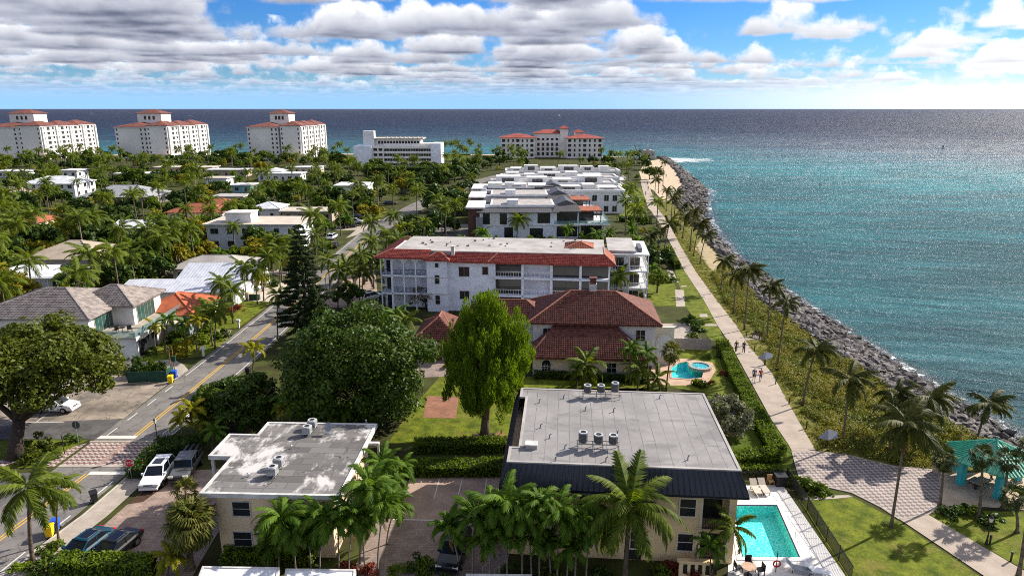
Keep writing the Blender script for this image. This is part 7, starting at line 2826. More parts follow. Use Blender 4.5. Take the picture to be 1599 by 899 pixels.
# green screened enclosure with plants at the lot edge
X, Y = P(204, 598)
o = thing('screened_enclosure', 'dark green screened enclosure at the edge of the worn lot', 'fence', (X, Y, 0), R(6))
for i in range(6):
    b = MB(); b.box(i * .8 - .3, i * .8 + .49, 0, .05, .05, 1.5); b.build('panel', 'green_screen', o)
b = MB(); b.box(4.46, 4.5, 0, 2.4, .05, 1.5); b.build('panel', 'green_screen', o)
for i in range(7):
    b = MB(); b.cyl(i * .8 - .32, .06, 0, 1.6, .035, 6); b.build('post', 'black_metal', o)
landmark('dark green screened enclosure', X, Y)
for x, y, lab in ((318, 556, 'white mailbox post on the lawn by the road'), (373, 512, 'white mailbox at the corner of the far lawn')):
    X, Y = P(x, y)
    o = thing('mailbox', lab, 'mailbox', (X, Y, .03))
    b = MB(); b.box(-.12, .12, -.12, .12, 0, 1.0); b.build('post', 'bright_white', o)
    b = MB(); b.box(-.28, .28, -.2, .2, 1.0, 1.4); b.build('box', 'bright_white', o)
for x0, y0, lab in ((274, 580, 'left of two slim wooden posts by the bins'), (279, 578, 'right of two slim wooden posts by the bins')):
    X, Y = P(x0 - 6, y0 + 2)
    o = thing('utility_post', lab, 'post', (X, Y, 0))
    b = MB(); b.cyl(0, 0, 0, 3.6, .06, 7); b.build('post', 'timber', o)
    b = MB(); b.box(-.3, .3, -.1, .1, 1.5, 2.2) if y0 == 578 else b.box(-.1, .1, -.05, .05, 3.2, 3.5); b.build('box', 'green_screen', o)
o = thing('handrail', 'white handrail beside the road at the crossing', 'railing', (*P(256, 690), 0), R(84))
railing(o, 0, 5.2, 0, 0, 1.0, gap=.5)
for x, y, lab in ((382, 466, 'pale utility cabinet by the road lawn, left one'), (398, 468, 'small dark utility cabinet by the road lawn')):
    X, Y = P(x, y)
    o = thing('utility_cabinet', lab, 'cabinet', (X, Y, 0))
    b = MB(); b.box(-.9, .9, -.4, .4, 0, 1.1); b.build('body', 'tan_panel' if x < 390 else 'green_screen', o)
    b = MB(); b.box(-.95, .95, -.45, .45, 1.1, 1.2); b.build('lid', 'tan_panel', o)
# bollard lights along the promenade
BOLL = [(1151, 504, 'eighth'), (1165, 526, 'seventh'), (1178, 548, 'sixth'), (1211, 600, 'fifth'), (1232, 631, 'fourth'), (1259, 669, 'third'), (1578, 876, 'nearest'), (1130, 470, 'ninth'), (1119, 447, 'tenth'), (1545, 850, 'second')]
for x, y, w in BOLL:
    X, Y = P(x, y)
    o = thing('bollard_light', f'{w} black bollard light along the promenade counting from the viewer', 'bollard', (X, Y, .015), 0, 'promenade bollard lights')
    b = MB(); b.cyl(0, 0, 0, .72, .07, 8); b.build('post', 'black_metal', o)
    b = MB(); b.cyl(0, 0, .72, .86, .10, 8, .085); b.build('head', 'black_metal', o)


def info_panel(lab, x, y, rz):
    X, Y = P(x, y)
    o = thing('information_panel', lab, 'sign', (X, Y, .015), R(rz))
    b = MB(); b.cyl(0, 0, 0, 1.0, .11, 8); b.build('post', 'black_metal', o)
    b = MB()
    pts = [(-1.0, -.15, 1.05), (-.1, -.5, 1.0), (.85, -.32, 1.25), (.95, .35, 1.62), (.1, .5, 1.75)]
    b.face(pts); b.face([(p[0], p[1] + .03, p[2] - .09) for p in pts][::-1])
    for i in range(5):
        p, q = pts[i], pts[(i + 1) % 5]
        b.face([(p[0], p[1] + .03, p[2] - .09), (q[0], q[1] + .03, q[2] - .09), q, p])
    b.build('panel', 'grey_panel', o)
    b = MB(); b.cyl(.85, .5, 0, 1.5, .03, 6); b.build('side_post', 'galv', o)


info_panel('angular grey panel on a post beside the promenade, nearer one', 1291, 697, -10)
info_panel('angular grey panel on a post beside the promenade, farther one', 1194, 570, -10)


def bench(lab, x, y, rz, m='timber', z=.03):
    o = thing('bench', lab, 'bench', (x, y, z), R(rz))
    for k in range(3):
        b = MB(); b.box(-.75, .75, -.25 + k * .17, -.1 + k * .17, .42, .46); b.build('seat_slat', m, o)
    for k in range(2):
        b = MB(); b.box(-.75, .75, .26, .30, .55 + k * .2, .70 + k * .2); b.build('back_slat', m, o)
    for s in (-.65, .65):
        b = MB(); b.box(s - .04, s + .04, -.25, -.17, 0, .42); b.build('leg', 'black_metal', o)
        b = MB(); b.box(s - .04, s + .04, .22, .30, 0, .92); b.build('leg', 'black_metal', o)


sheet('bench_pad', px((1158, 527), (1168, 523), (1192, 523), (1194, 530), (1165, 531)), .03, 'concrete')
X, Y = P(1182, 527); bench('dark bench on a concrete pad beside the promenade', X, Y, -60, 'dark_bark', .032)
X, Y = P(781, 688); bench('small wooden bench on the lawn behind the felt-roofed block', X, Y, 60)


# ------------------------------------------------------------------ teal pavilion
def build_pavilion():
    cx, cy = 44.6, 57.2
    o = thing('pavilion', 'open hexagonal pavilion with teal metal roof beside the plaza', 'pavilion', (cx, cy, 0), R(8))
    n, r, ze, za = 6, 3.9, 2.75, 4.6
    a = [R(60 * k) for k in range(n)]
    for k in range(n):
        t0, t1 = a[k], a[(k + 1) % n]
        p0, p1 = Vector((r * math.cos(t0), r * math.sin(t0), ze)), Vector((r * math.cos(t1), r * math.sin(t1), ze))
        ap = Vector((0, 0, za))
        L = (p1 - p0).length
        mid = (p0 + p1) / 2
        hgt = (ap - mid).length
        # local frame of the slope so that the seams run up it
        ex = (p1 - p0).normalized(); ey = (ap - mid).normalized(); ez = ex.cross(ey)
        mw = Matrix((ex, ey, ez)).transposed().to_4x4(); mw.translation = p0
        b = MB(); b.face([(0, 0, 0), (L, 0, 0), (L / 2, hgt, 0)]); b.face([(0, 0, -.12), (L / 2, hgt, -.12), (L, 0, -.12)]); b.face([(0, 0, -.12), (L, 0, -.12), (L, 0, 0), (0, 0, 0)])
        q = b.build('roof_panel', 'teal_metal', o); q.matrix_local = mw
        s = MB()
        for j in range(1, 11):
            x = L * j / 11
            yy = hgt * (1 - abs(x - L / 2) / (L / 2))
            s.box(x - .025, x + .025, 0, yy, 0, .06)
        s.build('seam', 'teal_metal', q)
        b = MB(); b.tube([tuple(p0), tuple(ap)], .09, 6); b.build('hip_cap', 'teal_metal', o)
        pr = r - .9
        b = MB(); x, y = pr * math.cos(t0), pr * math.sin(t0); b.box(x - .26, x + .26, y - .26, y + .26, 0, ze + .1); c = b.build('column', 'teal_post', o)
        b = MB(); b.box(x - .33, x + .33, y - .33, y + .33, 0, .25); b.build('column_base', 'concrete', c)
    b = MB(); b.cyl(0, 0, za - .1, za + .3, .16, 8, .04); b.build('finial', 'teal_metal', o)
    landmark('teal pavilion', cx, cy)
    for dx, dy, rz, lab in ((-1.3, -.6, 30, 'left picnic table under the teal pavilion'), (1.2, .4, -20, 'right picnic table under the teal pavilion')):
        t = thing('picnic_table', lab, 'table', (cx + dx, cy + dy, .06), R(rz))
        b = MB(); b.box(-.9, .9, -.38, .38, .70, .76); b.build('table_top', 'taupe', t)
        for s in (-.72, .72):
            b = MB(); b.box(-.9, .9, s - .13, s + .13, .42, .46); b.build('seat', 'taupe', t)
        for s in (-.6, .6):
            b = MB(); b.box(s - .05, s + .05, -.75, .75, .36, .42); b.box(s - .06, s + .06, -.1, .1, 0, .7); b.build('leg', 'black_metal', t)
    return cx, cy


PAV = build_pavilion()


# ------------------------------------------------------------------ people
def person(lab, x, y, heading, shirt, shorts, z=.065, sit=False, s=1.0, step=1, hairm='hair', long_legs=False):
    """walking or sitting figure: skinned body with clothes and hair as children"""
    o0 = None
    def skin(name, verts, edges, rad, m, parent, root=0, lv=1):
        me = bpy.data.meshes.new(name)
        me.from_pydata(verts, edges, [])
        me.materials.append(MATS[m])
        ob = link(name, me, parent)
        ob.modifiers.new('skin', 'SKIN')
        sv = me.skin_vertices[0].data
        for i, r in enumerate(rad):
            sv[i].radius = (r, r) if not isinstance(r, tuple) else r
            sv[i].use_root = (i == root)
        sub = ob.modifiers.new('sub', 'SUBSURF'); sub.levels = lv; sub.render_levels = lv
        return ob
    k = .20 * step
    if not sit:
        legs = [[(0, .09, .90), (k * .7, .10, .50), (k * 1.1 - .02, .10, .09), (k * 1.1 + .14, .10, .04)], [(0, -.09, .90), (-k * .4, -.10, .50), (-k * 1.3, -.10, .10), (-k * 1.3 + .14, -.10, .05)]]
        pz = .95
    else:
        legs = [[(.05, .09, .50), (.45, .10, .50), (.45, .10, .10), (.58, .10, .05)], [(.05, -.09, .50), (.45, -.10, .50), (.45, -.10, .10), (.58, -.10, .05)]]
        pz = .55
    dz = pz - .95
    V = [(0, 0, pz), (0, 0, 1.15 + dz), (.01, 0, 1.36 + dz), (.02, 0, 1.48 + dz), (.04, 0, 1.58 + dz), (.05, 0, 1.70 + dz)]
    Rd = [(.14, .12), (.13, .10), (.15, .11), .055, .085, .07]
    E_ = [(0, 1), (1, 2), (2, 3), (3, 4), (4, 5)]
    for L in legs:
        b = len(V); V += L; E_ += [(0, b), (b, b + 1), (b + 1, b + 2), (b + 2, b + 3)]; Rd += [.085, .058, .04, .035]
    for sg in (1, -1):
        b = len(V)
        sw = -.16 * step * sg if not sit else .18
        V += [(0, .19 * sg, 1.40 + dz), (sw * .35, .24 * sg, 1.12 + dz), (sw + .05, .25 * sg, .90 + dz), (sw + .08, .25 * sg, .82 + dz)]
        Rd += [.06, .043, .03, .032]
        E_ += [(2, b), (b, b + 1), (b + 1, b + 2), (b + 2, b + 3)]
        for f in range(5):            # fingers and thumb
            c = len(V)
            oy = (f - 1.6) * .016
            V.append((sw + .09 + oy, .25 * sg, (.74 if f else .78) + dz) if f else (sw + .13, .235 * sg, .80 + dz))
            Rd.append(.009); E_.append((b + 3, c))
    body = skin('person', V, E_, Rd, 'skin', None)
    body.location = (x, y, z); body.rotation_euler = (0, 0, heading); body.scale = (s, s, s)
    tag(body, lab, 'person')
    skin('shirt', [(0, 0, pz + .02), (0, 0, 1.18 + dz), (.01, 0, 1.37 + dz), (.02, 0, 1.45 + dz), (0, .19, 1.41 + dz), (-.05, .23, 1.2 + dz), (0, -.19, 1.41 + dz), (.05, -.23, 1.2 + dz)],
         [(0, 1), (1, 2), (2, 3), (2, 4), (4, 5), (2, 6), (6, 7)], [(.17, .14), (.165, .125), (.18, .13), .07, .085, .07, .085, .07], shirt, body)
    sv, se, sr = [(0, 0, pz + .03), (0, 0, pz - .04)], [(0, 1)], [(.165, .14), (.15, .13)]
    for L in legs:
        a, c = Vector(L[0]), Vector(L[1])
        e = c if not long_legs else c
        b = len(sv); sv += [tuple(a), tuple(a.lerp(e, .95))]; se += [(1, b), (b, b + 1)]; sr += [.115, .085]
        if long_legs:
            sv.append(tuple(Vector(L[2]))); se.append((b + 1, b + 2)); sr.append(.06)
    skin('trousers' if long_legs else 'shorts', sv, se, sr, shorts, body)
    skin('hair', [(.015, 0, 1.66 + dz), (.03, 0, 1.74 + dz)], [(0, 1)], [.10, .085], hairm, body)
    for L in legs:
        skin('shoe', [(L[2][0] - .05, L[2][1], .035), (L[3][0] + .06, L[3][1], .03)], [(0, 1)], [.048, .042], 'cloth_white', body)
    return body


GO = R(-105)
for x, y, sh, st, lab, long_, stp in ((1177, 595, 'cloth_blue', 'cloth_dark', 'person in a dark blue shirt walking at left of a pair on the promenade', False, 1),
                                      (1187, 596, 'cloth_red', 'cloth_blue', 'person in a red shirt walking beside the blue-shirted one', False, -1),
                                      (1149, 550, 'cloth_dark', 'cloth_dark', 'person in black walking at left of the farther pair on the promenade', True, -1),
                                      (1161, 551, 'cloth_dark', 'cloth_dark', 'person in dark clothes walking at right of the farther pair', True, 1)):
    X, Y = P(x, y); person(lab, X, Y, GO if sh != 'cloth_dark' else R(75), sh, st, step=stp, s=1.02, long_legs=long_)
for x, y, sh, lab in ((1008, 305, 'cloth_white', 'tiny walker in white at the far end of the promenade'), (1012, 297, 'cloth_dark', 'tiny dark walker behind the white one on the far promenade'), (1011, 289, 'cloth_dark', 'farthest tiny walker where the promenade meets the sand'), (1040, 277, 'cloth_dark', 'tiny dark figure standing on the sand spit')):
    X, Y = P(x, y); person(lab, X, Y, GO, sh, 'cloth_dark', .04, s=1.0, long_legs=True)
person('seated person in teal at a picnic table under the pavilion', PAV[0] + .5, PAV[1] - .55, R(60), 'teal_post', 'cloth_dark', .0, True)


# ------------------------------------------------------------------ on the water
def buoy(lab, x, y, s):
    X, Y = P(x, y, WATER)
    o = thing('channel_buoy', lab, 'buoy', (X, Y, WATER - .3))
    b = MB(); b.cyl(0, 0, 0, .7 * s, 1.1 * s, 14, .9 * s); b.build('float', 'black_metal', o)
    for k in range(4):
        a = k * math.pi / 2 + .4
        b = MB(); b.tube([(.6 * s * math.cos(a), .6 * s * math.sin(a), .7 * s), (.25 * s * math.cos(a), .25 * s * math.sin(a), 3.2 * s)], .08 * s, 5); b.build('leg', 'black_metal', o)
    b = MB(); b.cyl(0, 0, 3.1 * s, 3.8 * s, .45 * s, 10); b.build('lantern', 'black_metal', o)
    b = MB(); b.cyl(0, 0, 2.0 * s, 2.9 * s, .5 * s, 8); b.build('panel', 'black_metal', o)


buoy('small dark channel buoy in the inlet nearer the shore', 1280, 291, .5)
buoy('dark channel buoy farther out at upper right', 1472, 233, 1.0)


def boat(lab, x, y, L, sail):
    X, Y = P(x, y, WATER)
    o = thing('sailing_boat' if sail else 'motor_boat', lab, 'boat', (X, Y, WATER), R(20))
    secs = []
    for t, w, zb in ((-.5, .8, .1), (-.2, 1, -.2), (.2, .85, -.2), (.42, .35, 0), (.5, .04, .4)):
        secs.append([(t * L, -w * L * .13, .09 * L), (t * L, -w * L * .08, zb), (t * L, w * L * .08, zb), (t * L, w * L * .13, .09 * L)])
    loft(secs).build('hull', 'hull', o)
    b = MB(); b.box(-.2 * L, .12 * L, -.07 * L, .07 * L, .09 * L, .19 * L); b.build('cabin', 'bright_white', o)
    if sail:
        b = MB(); b.cyl(.05 * L, 0, .09 * L, 1.25 * L, .015 * L, 6); b.build('mast', 'galv', o)
        b = MB(); b.face([(.04 * L, 0, .25 * L), (-.42 * L, .03 * L, .25 * L), (.04 * L, 0, 1.2 * L)]); b.build('mainsail', 'bright_white', o)
        b = MB(); b.face([(.06 * L, 0, 1.1 * L), (.48 * L, .02 * L, .12 * L), (.1 * L, .04 * L, .2 * L)]); b.build('jib', 'bright_white', o)


boat('tiny white sailing boat far out near the horizon', 873, 182, 16, True)
boat('small white motor boat offshore behind the left tower', 143, 178, 26, False)
boat('small white motor boat offshore behind the middle tower', 295, 181, 16, False)
# ------------------------------------------------------------------ planting close to the camera
def pt(x, y, tx, ty, dy=0.0):
    """palm foot from the photo and the crown above it"""
    X, Y = P(x, y)
    tX, tZ = Q(tx, ty, Y + dy)
    return (X, Y), (tX, Y + dy, tZ)


# wind-blown coconut palms along the shore
SHORE = [(1213, 578, 1228, 472), (1162, 515, 1170, 420), (1145, 490, 1150, 428), (1197, 532, 1203, 447), (1253, 633, 1274, 545), (1315, 695, 1327, 592), (1391, 678, 1400, 614), (1388, 705, 1396, 640), (1437, 704, 1452, 620),
         (1414, 708, 1420, 672), (1524, 692, 1545, 630), (1391, 824, 1416, 662), (1125, 456, 1132, 406), (1093, 412, 1103, 366), (1083, 400, 1093, 348), (1235, 560, 1240, 500)]
for i, (x, y, tx, ty) in enumerate(SHORE[:-1]):
    b, t = pt(x, y, tx, ty)
    palm('coconut_palm', 'wind-blown coconut palm', b, t, 'shore', 16 + (i * 5) % 8, (.45, .7, .6)[i % 3], .13, scale=(.85, 1.0, 1.12)[i % 3], dead=i % 4, seed=i, group='wind-blown palms along the shore')
for i, (x, y, tx, ty) in enumerate(((1077, 392, 1084, 330), (1062, 360, 1067, 322), (1053, 335, 1057, 301), (1040, 330, 1041, 297), (1035, 290, 1037, 253), (1028, 302, 1027, 267), (1022, 312, 1024, 280), (1035, 410, 1045, 350), (1027, 402, 1030, 360), (1018, 408, 1014, 368), (1048, 345, 1050, 310), (1066, 372, 1070, 338))):
    b, t = pt(x, y, tx, ty)
    far_palm('coconut_palm', 'wind-blown coconut palm', b[0], b[1], t[2], 'shore', 1.15, topx=t[0], seed=i, group='wind-blown palms along the shore')
# sabal palms round the pavilion
for i, (x, y, tx, ty) in enumerate(((1467, 791, 1474, 716), (1527, 811, 1534, 714), (1565, 794, 1574, 718), (1588, 831, 1582, 776), (1590, 900, 1612, 700))):
    b, t = pt(x, y, tx, ty)
    palm('sabal_palm', 'sabal palm with a dark fan crown', b, t, 'sabal', 26, .15, .14, scale=.70, seed=i + 50, group='sabal palms by the pavilion')
# left foreground
b, t = pt(52, 880, 46, 760); palm('feather_palm', 'ragged feather palm with hanging leaves', b, t, 'big', 17, 0, .17, scale=.85, seed=3, dead=5, trunkmat='bark')
b, t = pt(92, 845, 90, 762); palm('feather_palm', 'slim feather palm with round crown', b, t, 'royal', 15, 0, .10, scale=.75, seed=4)
b, t = pt(298, 888, 297, 818); palm('fan_palm', 'thick-crowned yellow-green fan palm', b, t, 'fan', 95, 0, .30, scale=1.18, seed=5, dead=8)
b, t = pt(262, 902, 268, 872); palm('areca_palm', 'bright low areca palm', b, t, 'gold', 22, 0, .08, scale=.8, seed=6)
b, t = pt(290, 786, 290, 770); palm('fan_palm', 'small fan palm beside the block corner', b, t, 'fan', 26, 0, .12, scale=.8, seed=7)
# drooping areca palms in front of the two blocks
k = 0
for x, y, tx, ty, s in ((436, 893, 440, 795, 1.1), (418, 890, 425, 832, .9), (462, 893, 458, 812, .9), (500, 893, 505, 790, 1.15), (530, 893, 528, 800, 1.0), (486, 890, 482, 820, .85), (545, 895, 552, 788, 1.1), (562, 880, 578, 745, 1.1), (590, 893, 600, 772, 1.0), (570, 893, 566, 800, .95), (598, 800, 596, 712, 1.0), (622, 770, 626, 715, .95), (612, 790, 608, 735, .85),
                        (604, 850, 618, 775, .9),
                        (718, 893, 702, 808, 1.05), (738, 895, 742, 790, 1.1), (765, 905, 768, 775, 1.1), (792, 905, 790, 772, 1.1), (815, 905, 818, 785, 1.05), (842, 905, 842, 770, 1.1), (870, 908, 872, 785, 1.1), (898, 905, 902, 795, 1.05), (780, 905, 778, 815, .95), (830, 905, 826, 820, .95), (860, 905, 855, 830, .9), (885, 905, 890, 838, .9), (755, 905, 752, 830, .9), (915, 905, 922, 805, 1.0)):
    b, t = pt(x, y, tx, ty + 16); k += 1
    palm('areca_palm', 'drooping bright green areca palm', b, t, 'areca', 15 + (k * 7) % 9, 0, .075, scale=s * (.85 + .06 * (k * 3 % 5)), dead=k % 2, seed=k + 100, trunkmat='royal_trunk', group='areca palms in front of the blocks')
b, t = pt(975, 915, 984, 788); palm('coconut_palm', 'large coconut palm with long arching leaves', b, t, 'big', 24, 0, .22, scale=1.0, seed=8, trunkmat='bark')
b, t = pt(1113, 900, 1145, 822); palm('coconut_palm', 'young coconut palm leaning over the pool edge', b, t, 'coco', 15, 0, .13, scale=.62, seed=9)
b, t = pt(1108, 905, 1110, 852); palm('areca_palm', 'small dark areca palm at the patio wall', b, t, 'areca', 14, 0, .07, scale=.8, seed=10)
# by the road and between the villas
for x, y, tx, ty, kind, s, lab in ((396, 600, 396, 545, 'gold', .95, 'yellow-green feather palm'), (300, 690, 300, 640, 'gold', .85, 'golden clumping palm'), (318, 680, 322, 660, 'gold', .8, 'golden clumping palm'), (285, 690, 284, 655, 'gold', .8, 'golden clumping palm'), (332, 705, 334, 672, 'areca', .8, 'small green palm'), (455, 690, 452, 628, 'areca', .95, 'pale green feather palm'), (437, 690, 444, 640, 'gold', .7, 'pale green feather palm'),
                                   (533, 690, 536, 640, 'areca', .75, 'small feather palm'), (526, 690, 524, 650, 'coco', .5, 'small feather palm'), (434, 530, 434, 460, 'royal', .75, 'slim palm with a tall pale trunk'), (620, 520, 618, 492, 'areca', 1.2, 'bright feather palm'), (600, 520, 596, 498, 'areca', 1.1, 'bright feather palm'), (636, 530, 632, 500, 'coco', .9, 'bright feather palm'),
                                   (1040, 610, 1048, 550, 'fan', .9, 'bushy fan palm'), (912, 605, 916, 568, 'coco', .95, 'spreading coconut palm'), (900, 605, 905, 580, 'coco', .7, 'spreading coconut palm'), (995, 610, 998, 575, 'coco', .85, 'dark coconut palm'), (1012, 605, 1010, 552, 'areca', .9, 'small dark palm'), (984, 600, 984, 545, 'areca', .9, 'small dark palm'), (1030, 608, 1026, 590, 'coco', .7, 'dark coconut palm'),
                                   (958, 478, 968, 430, 'coco', .95, 'dark coconut palm'), (676, 478, 682, 458, 'areca', .9, 'low dark palm'), (703, 480, 706, 455, 'fan', .9, 'low dark palm'), (722, 482, 726, 462, 'fan', .9, 'low dark palm'), (795, 480, 800, 452, 'fan', .85, 'low dark palm'), (838, 480, 838, 456, 'fan', .85, 'low dark palm'), (818, 482, 822, 465, 'areca', .9, 'low dark palm'), (860, 480, 862, 460, 'areca', .9, 'low dark palm')):
    b, t = pt(x, y, tx, ty); k += 1
    palm({'gold': 'areca_palm', 'areca': 'areca_palm', 'fan': 'fan_palm', 'royal': 'feather_palm'}.get(kind, 'coconut_palm'), lab, b, t, kind, 34 if kind == 'fan' else 16, 0, .11, scale=s, seed=k)
# roadside palms
for i, (x, y, tx, ty, kd) in enumerate(((528, 482, 530, 422, 'coco'), (516, 462, 512, 405, 'coco'), (562, 482, 563, 398, 'coco'), (566, 482, 567, 425, 'coco'), (520, 470, 540, 415, 'coco'), (308, 560, 308, 500, 'gold'), (332, 540, 326, 486, 'coco'), (242, 542, 240, 510, 'gold'), (258, 548, 262, 500, 'areca'), (230, 498, 232, 478, 'gold'), (364, 505, 362, 452, 'coco'), (352, 500, 346, 440, 'coco'), (292, 548, 290, 505, 'areca'),
                                        (336, 545, 340, 480, 'coco'), (402, 475, 400, 420, 'coco'), (412, 470, 418, 400, 'coco'), (385, 470, 380, 415, 'coco'), (438, 450, 436, 390, 'coco'), (447, 440, 452, 385, 'coco'), (428, 440, 424, 375, 'coco'), (470, 425, 462, 372, 'coco'), (153, 455, 152, 425, 'gold'), (488, 420, 492, 365, 'coco'), (505, 400, 503, 352, 'areca'), (498, 392, 496, 340, 'coco'))):
    b, t = pt(x, y, tx, ty)
    palm({'gold': 'areca_palm', 'areca': 'areca_palm'}.get(kd, 'coconut_palm'), {'gold': 'golden areca palm', 'areca': 'green areca palm'}.get(kd, 'roadside coconut palm'), b, t, kd, 17, 0, .12, scale=.9, seed=i + 300)


# ------------------------------------------------------------------ single trees
def big_tree(name, lab, base, c, r, m, nclump, nleaf, size, seed, barkm='bark', zlow=-.5, limbs=7, tr=.4, rr=(.14, .26), jitter=.14):
    """broadleaf tree: limbed trunk, crown of leaf clumps; c = crown centre relative to the foot"""
    g = np.random.default_rng(seed)
    o = thing(name, lab, 'tree', (base[0], base[1], 0))
    b = MB()
    fork = Vector((c[0] * .25, c[1] * .25, max(1.2, c[2] * .45)))
    b.tube([(0, 0, -.05), (fork.x * .4, fork.y * .4, fork.z * .5), tuple(fork)], [tr * 1.35, tr, tr * .85], 9)
    rg = random.Random(seed)
    for i in range(limbs):
        a = i * 6.283 / limbs + rg.uniform(-.3, .3)
        e = Vector((c[0] + r[0] * .75 * math.cos(a), c[1] + r[1] * .75 * math.sin(a), c[2] + r[2] * rg.uniform(-.1, .6)))
        m1 = fork.lerp(e, .5) + Vector((0, 0, -.06 * r[2]))
        b.tube([tuple(fork), tuple(m1), tuple(e)], [tr * .55, tr * .34, tr * .1], 6)
    b.build('trunk', barkm, o, smooth=True)
    cc, rd = dome_clumps(r[0], r[1], r[2], nclump, g, zlow, jitter, .12, rr)
    cc = cc + np.array(c)
    V, Qd = leaf_cloud(cc, rd, nleaf, size, g, .62)
    link('crown', np_mesh('crown', V, Qd, m), o)
    return o


big_tree('sea_grape_tree', 'huge dark green dome-shaped tree between road and villa garage', P(556, 668), (.0, 1.5, 6.6), (8.6, 7.5, 7.0), 'leaf_deep', 300, 130, .20, 21, zlow=-.85)
landmark('huge dark dome-shaped tree', *P(556, 668))
lx, ly = P(24, 716)
big_tree('ficus_tree', 'spreading ficus tree over the worn lot at the left edge', (lx, ly), (-.6, 6.5, 7.4), (8.2, 7.6, 4.8), 'leaf_ficus', 260, 130, .21, 22, 'dark_bark', zlow=-.55, tr=.65)
landmark('spreading ficus at the left edge', lx, ly)
big_tree('silver_tree', 'low silver-leaved tree at the right corner of the felt roof', P(1128, 682), (0, 0, 2.4), (3.2, 3.6, 2.2), 'leaf_silver', 90, 90, .17, 23, zlow=-.7, tr=.18)
big_tree('round_tree', 'small clipped round tree on the lawn of the balcony block', P(1026, 457), (0, 0, 2.9), (2.1, 2.1, 1.7), 'leaf_hedge', 50, 70, .15, 24, zlow=-.9, tr=.16)
big_tree('dark_tree', 'dark bushy tree left of the dome-shaped tree', P(388, 672), (0, 0, 3.4), (4.2, 3.6, 3.4), 'leaf_deep', 110, 100, .18, 25, zlow=-.8)
big_tree('dark_tree', 'dark leafy tree behind the golden palms by the road', P(345, 668), (0, 0, 2.8), (3.2, 3.0, 2.8), 'leaf_mid', 80, 90, .17, 26, zlow=-.8)
big_tree('yellow_tree', 'yellow-flowering rounded tree left of the grey tile roof', (P(20, 505)[0] - 4, P(20, 505)[1] + 4), (0, 0, 4.6), (6.5, 5.0, 3.4), 'leaf_yellow', 120, 90, .2, 27, zlow=-.6)
landmark('yellow-flowering tree', P(20, 505)[0] - 4, P(20, 505)[1] + 4)
big_tree('round_tree', 'small clipped tree in the parking lot by the street lamp', P(544, 482), (0, 0, 2.6), (3.0, 2.4, 1.8), 'leaf_deep', 60, 70, .17, 28, zlow=-.6, tr=.2)
big_tree('bare_tree', 'pale leafless shrub tree before the condominium arcade', P(665, 482), (0, 0, 2.4), (3.2, 2.4, 2.0), 'leaf_bare', 46, 40, .13, 29, zlow=-.4, tr=.16, limbs=11)


def feather_tree():
    g = np.random.default_rng(31)
    x, y = P(757, 684)
    o = thing('feathery_tree', 'tall feathery yellow-green tree on the lawn behind the felt roof', 'tree', (x, y, 0))
    b = MB(); b.tube([(0, 0, -.05), (.05, 0, 1.6), (.2, .1, 4.0), (.3, .1, 9), (.4, .1, 13)], [.62, .44, .38, .22, .06], 9)
    rg = random.Random(2)
    for i in range(16):
        a = i * 2.4; z = 3.0 + i * .5
        rr = 3.2 * math.sin(math.pi * (.2 + .7 * i / 16))
        b.tube([(.15, .1, z), (rr * .5 * math.cos(a), rr * .5 * math.sin(a), z + 1.4), (rr * math.cos(a), rr * math.sin(a), z + 3.0)], [.13, .08, .025], 5)
    b.build('trunk', 'bark', o, smooth=True)
    cs, rs, up = [], [], []
    while len(cs) < 450:
        d = g.normal(size=3); d /= np.linalg.norm(d)
        q = 1 - abs(g.normal()) * .16 if g.random() > .28 else g.uniform(.3, .85)
        z = d[2]
        az = math.atan2(d[1], d[0])
        q *= 1 + .12 * math.sin(3 * az + 4 * z) + .09 * math.sin(5 * az - 7 * z)
        w = 4.6 * (1 - .18 * max(0, z)) * (1.0 if z > -.6 else .8)
        p = np.array([d[0] * w * q + .2, d[1] * w * q, 9.2 + d[2] * 6.4 * q])
        if p[2] < 3.2: continue
        cs.append(p); e = g.uniform(.28, .62); rs.append((e, e, e * 2.1))
    V, Qd = leaf_cloud(np.array(cs), np.array(rs), 140, .25, g, .16, elong=(0, 0, 1.0))
    link('crown', np_mesh('crown', V, Qd, 'leaf_feather'), o)
    # planting ring
    sheet('mulch_bed', [(x + 1.7 * math.cos(t * .52), y + 1.3 * math.sin(t * .52)) for t in range(12)], .034, 'mulch')
    for i in range(9):
        a = i * .7
        shrub('ground_cover', 'small dark plant at the foot of the feathery tree', x + 1.3 * math.cos(a), y + .95 * math.sin(a), .38, .35, 'leaf_deep', i, 'plants round the feathery tree', 140, 'plant')
    landmark('tall feathery tree', x, y)


feather_tree()


